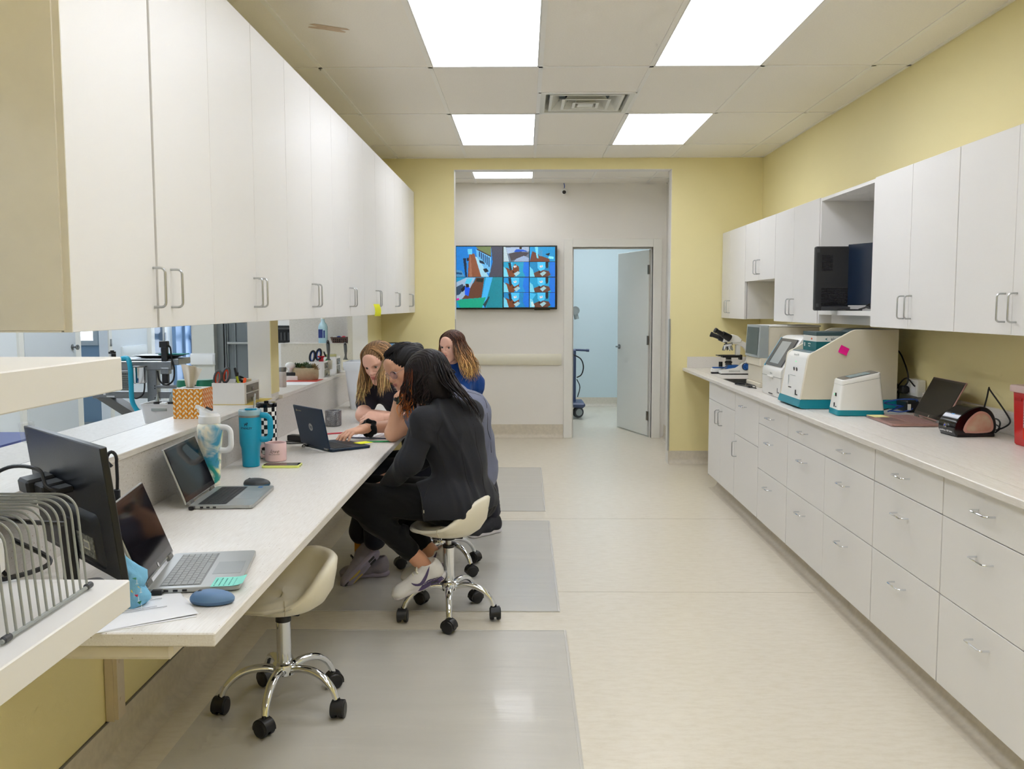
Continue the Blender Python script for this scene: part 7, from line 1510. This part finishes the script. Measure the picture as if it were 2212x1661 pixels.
def seam_on(par, V, pts, mat, r=.0016, name='seam', N=None):
    """thin tube following the cloth: each guide point snaps to the nearest cloth vertex seen from the camera side"""
    P2 = []
    for p in spline(pts, 6): d = np.linalg.norm(V-np.array(p), axis=1); P2.append(tuple(V[d.argmin()]))
    sm = [P2[0]]+[tuple((np.array(P2[i-1])+2*np.array(P2[i])+np.array(P2[i+1]))/4) for i in range(1, len(P2)-1)]+[P2[-1]]; obj(name, MB().tube(sm, r, 6), mat, par)
SMM = M('dark_seam_thread', (24, 24, 28), rough=.8, noise=(60, .1))
seam_on(jk, V, [(-.33, 4.03, .95), (-.30, 4.02, .85), (-.27, 4.02, .72), (-.25, 4.01, .58), (-.25, 4.0, .48)], SMM); seam_on(jk, V, [(-.24, 4.10, .90), (-.20, 4.08, .80), (-.19, 4.08, .68), (-.17, 4.07, .55)], SMM)
seam_on(jk, V, [(-.36, 4.0, .93), (-.38, 3.96, .85), (-.37, 3.97, .75), (-.36, 3.98, .60)], SMM)
seam_on(jk, V, [(-.43, 3.98, .68), (-.44, 3.97, .60), (-.445, 3.97, .54)], M('zip_tape', (20, 20, 22), rough=.6, noise=(60, .1)), .0022, 'zip'); obj('zip_pull', MB().box(-.4465, -.4435, 3.932, 3.936, .528, .542), CHR, jk)
pl = [cap_(J['hipL'], J['knL'], .092, .072, .04), cap_(J['knL'], J['anL']+(J['knL']-J['anL'])*.14, .070, .047, .03), ell_(J['knL']*.68+J['anL']*.32, (.064,)*3, .04), cap_(J['hipR'], J['knR'], .092, .066, .04), cap_(J['knR'], J['anR']+(J['knR']-J['anR'])*.14, .064, .047, .03), cap_(J['hipL'], J['hipR'], .105, .105, .05), cap_(J['hipL']+V3(.05, 0, -.01), J['hipR']+V3(.04, 0, -.01), .105, .105, .04)]
V2, Q2, _ = sdf_mesh(pl, .0075, None); V2[:, 2] = np.where((V2[:, 0] > -.56) & (V2[:, 2] < .455) & (V2[:, 2] > .40), V2[:, 2]*.3+.455*.7, V2[:, 2])
V2, Q2 = folds(V2, Q2, .003, 30, 5); np_obj('leggings', [(V2, Q2, None)], LG, r1)
WSH = M('white_shoe_leather', (226, 224, 222), rough=.5, noise=(9, .03), bump=(80, .1)); PUR = M('dusky_purple_rubber', (88, 76, 118), rough=.5, noise=(9, .05)); LAC = M('cream_laces', (232, 226, 206), rough=.8, noise=(60, .05)); WSO = M('white_sole_foam', (222, 218, 222), rough=.6, noise=(9, .03))
shoe(r1, (-.370, 4.085, .195), (-.600, 4.035, .105), (.2, -.12, 1), WSH, WSO, PUR, LAC, nike=True)
shoe(r1, (-.350, 4.275, .20), (-.585, 4.25, .12), (.2, -.05, 1), WSH, WSO, PUR, LAC, nike=True)
# hair: dark cap plus long locks with orange ends
r1h = cap_hair(HR, ho, (22, 16, 16), extra=[ell_((0, -.06, -.03), (.080, .060, .085), .03), ell_((0, -.02, .045), (.088, .106, .084), .02), ell_((0, -.06, -.085), (.062, .045, .05), .03)], gr=.014, face=[ell_((0, .095, -.03), (.060, .070, .085), .012, op=-1)])
hp_ = np_obj('hair', [r1h], HAIRM, r1)
def t1(az, rs):
    a = math.degrees(az) % 360
    if a > 215:               # left side: falls in curls in front of the shoulder
        x = rs.uniform(-.022, .03); c = rs.uniform(-.018, .018); L = rs.uniform(.7, 1.05); return [(x*.3, -.004, -.045*L), (x*.7+c, -.01, -.09*L), (x-c, -.006, -.13*L), (x+c, .0, -.165*L)]
    if a > 120:
        if rs.random() < .20: q = rs.random(); L = rs.uniform(.6, 1.0); return [(.02, -.03, -.04), (.045, -.045, -.085), (.075+.02*q, -.055-.02*q, -.12-.03*q*L), (.105+.03*q, -.045-.02*q, -.16-.05*q*L), (.13+.04*L*q, -.025, -.205-.08*q*L)]
        c = rs.uniform(-.02, .02); L = rs.uniform(.5, 1.25); return [(.008, -.008, -.04*L), (.012+c, -.012, -.075*L), (.01-c, -.008, -.11*L), (.012+c, -.004, -.13*L)]
    return [(.0, .02, -.06), (.0, .03, -.12), (.01, .03, -.18)]
hair_long('hair_locks', hp_, HR, ho, .012, 560, .0052, (24, 17, 17), (28, 19, 18), t1, 11, wave=.008, gr=1.17)
rs = random.Random(9)
spec = []
for k in range(34):   # orange streaks: front curls and the ends on the back
    a = math.radians(rs.choice((rs.uniform(268, 312), rs.uniform(296, 312)))); b_ = HR@skull_pt((a+PI) % (2*PI)-PI, math.radians(rs.uniform(-12, 30)), 1.22)+ho; ph = rs.uniform(0, 6); x = rs.uniform(-.03, .025)
    spec.append(([tuple(b_), tuple(b_+V3(x*.3, -.012, -.05)), tuple(b_+V3(x*.6+.012*math.sin(ph), -.02, -.10)), tuple(b_+V3(x-.012*math.sin(ph), -.012, -.15)), tuple(b_+V3(x+.015*math.sin(ph+1), -.02, -.17-rs.uniform(0, .03)))], .0052, (96, 50, 28), (204, 122, 58), .6))
for k in range(8):
    q = rs.random(); b_ = ho+V3(.03+.03*q, -.118, -.10-.02*q); spec.append(([tuple(b_), tuple(b_+V3(.03+.02*q, -.008, -.04)), tuple(b_+V3(.055+.04*q, -.004, -.08-.02*q)), tuple(b_+V3(.085+.05*q, .012, -.13-.05*q))], .0036, (80, 46, 32), (196, 116, 60), .5))
locks('hair_streaks', hp_, HR, ho, spec, HAIRM, 5)

# ===== woman with glasses =====
sk = (220, 168, 138)
J = jj(pelvis=(-.315, 4.86, .56), waist=(-.300, 4.84, .70), chest=(-.315, 4.80, .86), neck=(-.475, 4.74, 1.005), shL=(-.450, 4.615, .915), shR=(-.385, 4.93, .945),
       elL=(-.670, 4.565, .795), wrL=(-.628, 4.535, .985), elR=(-.665, 4.875, .795), wrR=(-.815, 4.625, .812), hipL=(-.33, 4.78, .545), hipR=(-.33, 4.94, .545),
       knL=(-.775, 4.66, .575), anL=(-.795, 4.66, .19), knR=(-.80, 4.90, .575), anR=(-.880, 4.80, .13))
HR = frame((-.69, -.57, -.40), (-.10, .1, 1)); ho = V3(-.622, 4.665, 1.120)
parts = [sdf_mesh(body_prims(J)+[cap_(J['neck'], ho+HR@V3(0, -.01, -.06), .050, .050, .03)], .0075, sk),
         hand_mesh(J['wrR'], (-.66, -.66, -.10), (-.15, -.1, 1), 1, (.42, .5, .46, .4), sk, spread=.16, thumb=.1), hand_mesh(J['wrL'], (.88, .22, .42), (.35, -.93, .0), -1, (.7, .8, .8, .8), sk)]
r2, mb2 = make_person('woman with clear glasses and tied black hair typing, blue-grey scrub top', parts, J, sk, ho, HR, (50, 34, 28, .8), (176, 96, 92, .75), IRB)
TP = FAB('blue_grey_scrub_top', (112, 116, 136)); PN = FAB('dark_navy_scrub_trousers', (24, 26, 38))
P = body_prims(J, .020, legs=False, arms=None)+[cap_(J['shL'], J['shL']*.5+J['elL']*.5, .072, .066, .03), cap_(J['shR'], J['shR']*.5+J['elR']*.5, .072, .066, .03), cap_(J['hipL']+V3(.03, 0, -.03), J['hipR']+V3(.03, 0, -.03), .128, .128, .05), cap_(J['waist'], J['pelvis']+V3(.03, 0, 0), .125, .14, .05)]
V, Q, _ = sdf_mesh(P, .0075, None, cut=[(V3(0, 0, .47), V3(0, 0, 1))]); V, Q = folds(V, Q, .006, 18, 8, dirv=(-.2, 0, .95)); top = np_obj('scrub_top', [(V, Q, None)], TP, r2)
seam_on(top, V, [(-.30, 4.78, 1.02), (-.22, 4.80, .95), (-.20, 4.76, .90)], SMM); seam_on(top, V, [(-.20, 4.74, .88), (-.18, 4.75, .78), (-.17, 4.78, .66)], SMM)
pl = [cap_(J['hipL'], J['knL'], .105, .078, .04), cap_(J['knL'], J['anL']+V3(.01, 0, .03), .078, .060, .03), cap_(J['hipR'], J['knR'], .105, .078, .04), cap_(J['knR'], J['anR']+V3(.0, 0, .10), .078, .074, .03), cap_(J['hipL'], J['hipR'], .12, .12, .05)]
V2, Q2, _ = sdf_mesh(pl, .008, None, cut=[(V3(0, 0, .165), V3(0, 0, 1))]); V2, Q2 = folds(V2, Q2, .006, 20, 15, dirv=(0, 0, 1)); np_obj('trousers', [(V2, Q2, None)], PN, r2)
GSH = M('lilac_grey_mesh', (150, 144, 156), rough=.6, noise=(40, .1), bump=(120, .2)); LSO = M('lilac_sole_foam', (160, 152, 172), rough=.6, noise=(9, .05)); YTR = M('yellow_tread', (206, 176, 84), rough=.6, noise=(90, .15)); 
shoe(r2, (-.765, 4.655, .145), (-.905, 4.565, .010), (-.45, .62, .62), GSH, LSO, None, BLK, tread=YTR)
s2 = shoe(r2, (-.735, 4.735, .0048), (-.985, 4.71, .0048), (0, 0, 1), GSH, LSO, None, BLK)
np_obj('sock', [sdf_mesh([cap_(J['anR']+V3(.0, 0, -.03), J['anR']+V3(.005, 0, .10), .040, .044, .02)], .005, None)], M('amber_sock', (206, 146, 50), rough=.9, noise=(40, .08)), r2)
for z, c, nm in ((.175, (60, 66, 30), 'olive'), (.197, (190, 50, 44), 'red'), (.213, (90, 130, 80), 'green')): obj('sock_stripe', MB().at((J['anR'][0]+.004, J['anR'][1], z), (.0, .25, 0)).lathe([(.0435, -.005), (.0455, 0), (.0435, .005)], 24, False, False), M(nm+'_sock_stripe', c, rough=.9, noise=(40, .08)), r2)
hh = cap_hair(HR, ho, (15, 12, 13), extra=[ell_((0, -.118, .052), (.036, .032, .034), .02), ell_((0, -.05, .02), (.082, .075, .085), .03)], gr=.010, face=[ell_((0, .098, -.038), (.074, .084, .096), .010, op=-1), ell_((0, .02, -.115), (.09, .10, .06), .02, op=-1)])
h2 = np_obj('hair', [hh], HAIRM, r2); rs = random.Random(4); spec = []
for k in range(240):
    az = math.radians(rs.uniform(-62, 62)); a0 = skull_pt(az, math.radians(rs.uniform(38, 56) if abs(az) < .7 else rs.uniform(5, 45)), 1.09); mid = skull_pt(az*1.4, math.radians(rs.uniform(50, 80)), 1.16); b_ = V3(rs.uniform(-.02, .02), -.105, .06+rs.uniform(-.02, .02)); m2 = skull_pt(math.copysign(2.4, az+1e-9), math.radians(rs.uniform(25, 60)), 1.15)
    spec.append(([tuple(HR@p+ho) for p in (a0, mid, m2, b_)], .0045, (20, 16, 17), (14, 11, 12), .8))
locks('hair_locks', h2, HR, ho, spec, HAIRM, 6)
FR = M('rose_clear_frame', (206, 178, 176), rough=.2, metal=.5, noise=(30, .03)); g = obj('glasses', MB(), FR, r2) if False else None
m = mb2()
for s_ in (-1, 1):
    m.tube([(s_*.0335+.0245*math.copysign(abs(math.cos(a))**.8, math.cos(a)), .0945-.010*abs(s_*.0335+.0245*math.cos(a))/.06, .001+.0205*math.copysign(abs(math.sin(a))**.8, math.sin(a))) for a in [2*PI*i/28 for i in range(28)]], .0013, 6, closed=True)
    m.tube([(s_*.058, .086, .008), (s_*.074, .050, .010), (s_*.080, .0, .006)], .0013, 6)
m.tube([(-.009, .0945, .004), (0, .098, .008), (.009, .0945, .004)], .0014, 6); gl = obj('glasses', m, FR, r2)
m = mb2()
for s_ in (-1, 1): m.add([(s_*.0335+.0235*math.cos(a), .0935-.010*abs(s_*.0335+.0245*math.cos(a))/.06, .001+.0195*math.sin(a)) for a in [2*PI*i/24 for i in range(24)]], [tuple(range(24))])
obj('lens', m, M('violet_tinted_lens', (180, 160, 200), rough=.05, alpha=.28, noise=(9, .02)), gl)
wd = nrm_(J['wrL']-J['elL']); wR = frame(wd, (.3, -1, 0)); W4 = Matrix.Identity(4)
for i in range(3):
    for j in range(3): W4[i][j] = wR[i, j]
    W4[i][3] = J['wrL'][i]-wd[i]*.012
m = MB(); m.M = W4 @ Matrix.Rotation(-PI/2, 4, 'X'); m.lathe([(.0285, -.011), (.030, -.009), (.030, .009), (.0285, .011)], 28, False, False); wt = obj('watch', m, BLK, r2)
m = MB(); m.M = W4; m.box(-.018, .018, -.021, .021, .027, .037, .004); obj('watch_face', m, M('dark_green_glass', (46, 60, 54), rough=.1, noise=(9, .1)), wt)
wd = nrm_(J['wrR']-J['elR']); m = MB(); c_ = Vector(J['wrR']-wd*.02); fr_w = frame(wd, (0, 0, 1)); rg = []
for i in range(36): a = 2*PI*i/36; q = fr_w[:, 0]*math.cos(a)*.036+fr_w[:, 2]*math.sin(a)*.034+wd*.008*math.sin(5*a); rg.append(tuple(np.array(c_)+q))
obj('scrunchie', m.tube(rg, [.014+.003*math.sin(9*2*PI*i/36) for i in range(36)], 10, closed=True), FAB('black_velvet', (12, 12, 14)), r2)

# ===== blonde woman leaning on the desk =====
sk = (234, 184, 160)
J = jj(pelvis=(-.43, 5.60, .755), waist=(-.56, 5.54, .81), chest=(-.71, 5.45, .905), neck=(-.845, 5.385, 1.035), shL=(-.685, 5.31, .965), shR=(-.935, 5.47, .945),
       elL=(-.640, 5.22, .795), wrL=(-.800, 5.17, .800), elR=(-.955, 5.30, .798), wrR=(-.80, 5.27, .80), hipL=(-.40, 5.52, .735), hipR=(-.43, 5.68, .735),
       knL=(-.255, 5.58, .45), anL=(-.205, 5.68, .11), knR=(-.62, 5.70, .45), anR=(-.66, 5.68, .11))
HR = frame((-.34, -.86, -.36), (-.16, 0, 1)); ho = V3(-.857, 5.285, 1.106)
parts = [sdf_mesh(body_prims(J)+[cap_(J['neck'], ho+HR@V3(0, -.01, -.06), .050, .050, .03)], .008, sk),
         hand_mesh(J['wrL'], (-.97, .0, .12), (.1, -.55, .8), -1, (.75, .85, .95, 1.0), sk, thumb=.3), hand_mesh(J['wrR'], (.6, -.5, 0), (0, 0, 1), 1, .5, sk)]
r3, mb3 = make_person('blonde woman in a dark scrub top leaning on the desk, mouth slightly open', parts, J, sk, ho, HR, (150, 112, 84, .7), (190, 100, 96, .8), IRG, mouth=.003)
T3 = FAB('charcoal_navy_scrub_top', (52, 52, 64)); P3 = FAB('dark_grey_trousers', (46, 47, 56))
P = body_prims(J, .018, legs=False, arms=None)+[cap_(J['shL'], J['shL']*.45+J['elL']*.55, .074, .068, .03), cap_(J['shR'], J['shR']*.4+J['elR']*.6, .070, .064, .03), cap_(J['chest']+V3(-.04, 0, -.01), J['waist']+V3(0, 0, -.02), .10, .10, .05), cap_(J['hipL']+V3(0, 0, -.04), J['hipR']+V3(0, 0, -.04), .125, .125, .05), ell_(J['neck']+V3(-.02, -.08, .0), (.05, .06, .07), .02, op=-1)]
V, Q, _ = sdf_mesh(P, .0075, None); V, Q = folds(V, Q, .006, 20, 21); tp3 = np_obj('scrub_top', [(V, Q, None)], T3, r3); i_ = np.linalg.norm(V-V3(-.775, 5.20, .97), axis=1).argmin(); bp_ = V[i_]
obj('embroidery', MB().tube([(bp_[0]-.025+.005*q, bp_[1]-.003, bp_[2]+.003*math.sin(q*2.3)) for q in range(11)], .0012, 5).tube([(bp_[0]-.02+.005*q, bp_[1]-.003, bp_[2]-.012+.0015*math.sin(q*3.1)) for q in range(9)], .001, 5), M('cream_thread', (214, 196, 176), rough=.8, noise=(60, .05)), tp3)
pl = [cap_(J['hipL'], J['knL'], .105, .075, .04), cap_(J['knL'], J['anL']+V3(0, 0, .02), .074, .052, .03), cap_(J['hipR'], J['knR'], .105, .075, .04), cap_(J['knR'], J['anR']+V3(0, 0, .02), .074, .060, .03), cap_(J['hipL'], J['hipR'], .118, .118, .05)]
V2, Q2, _ = sdf_mesh(pl, .010, None); V2, Q2 = folds(V2, Q2, .006, 20, 25, dirv=(0, 0, 1)); np_obj('trousers', [(V2, Q2, None)], P3, r3)
BSH = M('black_knit_shoe', (34, 34, 40), rough=.7, noise=(60, .15), bump=(120, .3)); shoe(r3, (-.165, 5.70, .0048), (-.345, 5.52, .0048), (0, 0, 1), BSH, WSO, M('coral_shoe_trim', (226, 90, 90), rough=.6, noise=(9, .05)) if False else None, None); shoe(r3, (-.62, 5.70, .0048), (-.80, 5.53, .0048), (0, 0, 1), BSH, WSO, M('coral_shoe_trim', (226, 90, 90), rough=.6, noise=(9, .05)), None)
h3 = np_obj('hair', [cap_hair(HR, ho, (128, 98, 68), gr=.010, face=[ell_((0, .094, -.040), (.058, .078, .090), .012, op=-1)])], HAIRM, r3)
def t3(az, rs):
    a = math.degrees(az) % 360; L = rs.uniform(.8, 1.1)
    if a < 180: x = rs.uniform(-.02, .02); return [(x*.4, -.01, -.05*L), (x, -.01, -.11*L), (x-.01, .0, -.17*L), (x-.015+rs.uniform(-.02, .02), .01, -.235*L)]     # local +x = image left
    x = rs.uniform(-.035, .0); return [(x*.4, -.02, -.05*L), (x, -.03, -.10*L), (x*1.3, -.02, -.15*L), (x*1.5+rs.uniform(-.02, .01), .0, -.20*L)]
hair_long('hair_locks', h3, HR, ho, .012, 700, .0043, (140, 108, 74), (206, 172, 122), t3, 31, azr=(52, 303), wave=.005, gr=1.15)

# ===== woman in royal blue at the far end =====
sk = (232, 182, 160)
J = jj(pelvis=(-.50, 6.86, .57), waist=(-.475, 6.86, .70), chest=(-.455, 6.86, .84), neck=(-.53, 6.82, 1.00), shL=(-.425, 6.78, .955), shR=(-.60, 6.98, .94),
       elL=(-.46, 6.60, .76), wrL=(-.64, 6.52, .79), elR=(-.70, 6.90, .78), wrR=(-.78, 6.70, .79), hipL=(-.45, 6.80, .55), hipR=(-.56, 6.93, .55),
       knL=(-.78, 6.62, .56), anL=(-.74, 6.66, .12), knR=(-.88, 6.80, .56), anR=(-.86, 6.84, .12))
HR = frame((-.52, -.84, -.12), (.02, 0, 1)); ho = V3(-.545, 6.765, 1.135)
parts = [sdf_mesh(body_prims(J)+[cap_(J['neck'], ho+HR@V3(0, -.01, -.06), .050, .050, .03)], .010, sk), hand_mesh(J['wrL'], (-.9, -.2, 0), (0, 0, 1), 1, .4, sk), hand_mesh(J['wrR'], (-.6, -.7, 0), (0, 0, 1), -1, .4, sk)]
r4, mb4 = make_person('woman in a royal blue top with long wavy brown-to-blonde hair, farthest at the desk', parts, J, sk, ho, HR, (96, 64, 46, .9), (190, 100, 96, .7), IRB, vox=.0026)
V, Q, _ = sdf_mesh(body_prims(J, .018, legs=False)+[cap_(J['hipL'], J['hipR'], .125, .125, .05)], .009, None, cut=[(J['wrL']+V3(.02, 0, 0), V3(1, 0, 0))]); V, Q = folds(V, Q, .006, 22, 41); np_obj('scrub_top', [(V, Q, None)], FAB('royal_blue_top', (20, 64, 132)), r4)
pl = [cap_(J['hip'+s], J['kn'+s], .10, .072, .04) for s in 'LR']+[cap_(J['kn'+s], J['an'+s]+V3(0, 0, .02), .07, .05, .03) for s in 'LR']+[cap_(J['hipL'], J['hipR'], .115, .115, .05)]
V2, Q2, _ = sdf_mesh(pl, .012, None); np_obj('trousers', [(V2, Q2, None)], PN, r4)
for s in 'LR': shoe(r4, J['an'+s]+V3(.04, .04, -.114), J['an'+s]+V3(-.14, -.13, -.114), (0, 0, 1), BSH, WSO, None, None)
h4 = np_obj('hair', [cap_hair(HR, ho, (70, 44, 34), gr=.010, face=[ell_((0, .094, -.042), (.058, .074, .088), .012, op=-1)])], HAIRM, r4)
def t4(az, rs):
    a = math.degrees(az) % 360; L = rs.uniform(.75, 1.1)
    if a < 150: x = rs.uniform(-.01, .03); return [(x*.4, -.01, -.05*L), (x, -.01, -.11*L), (x+.01, .0, -.17*L), (x+.02, .01, -.21*L)]
    x = rs.uniform(-.01, .03); return [(x*.4+.008, -.02, -.05*L), (x+.022, -.035, -.10*L), (x*1.1+.044, -.05, -.155*L), (x*1.1+.065+rs.uniform(-.01, .015), -.05, -.21*L), (x+.08+rs.uniform(-.02, .015), -.05, -.26*L)]
hair_long('hair_locks', h4, HR, ho, .004, 540, .0047, (78, 50, 38), (196, 152, 98), t4, 51, azr=(46, 314), wave=.011, gr=1.12)
make_stool('cream saddle stool under the woman in royal blue, hidden behind the others', (-.52, 6.87), .4, math.radians(-35), .012)
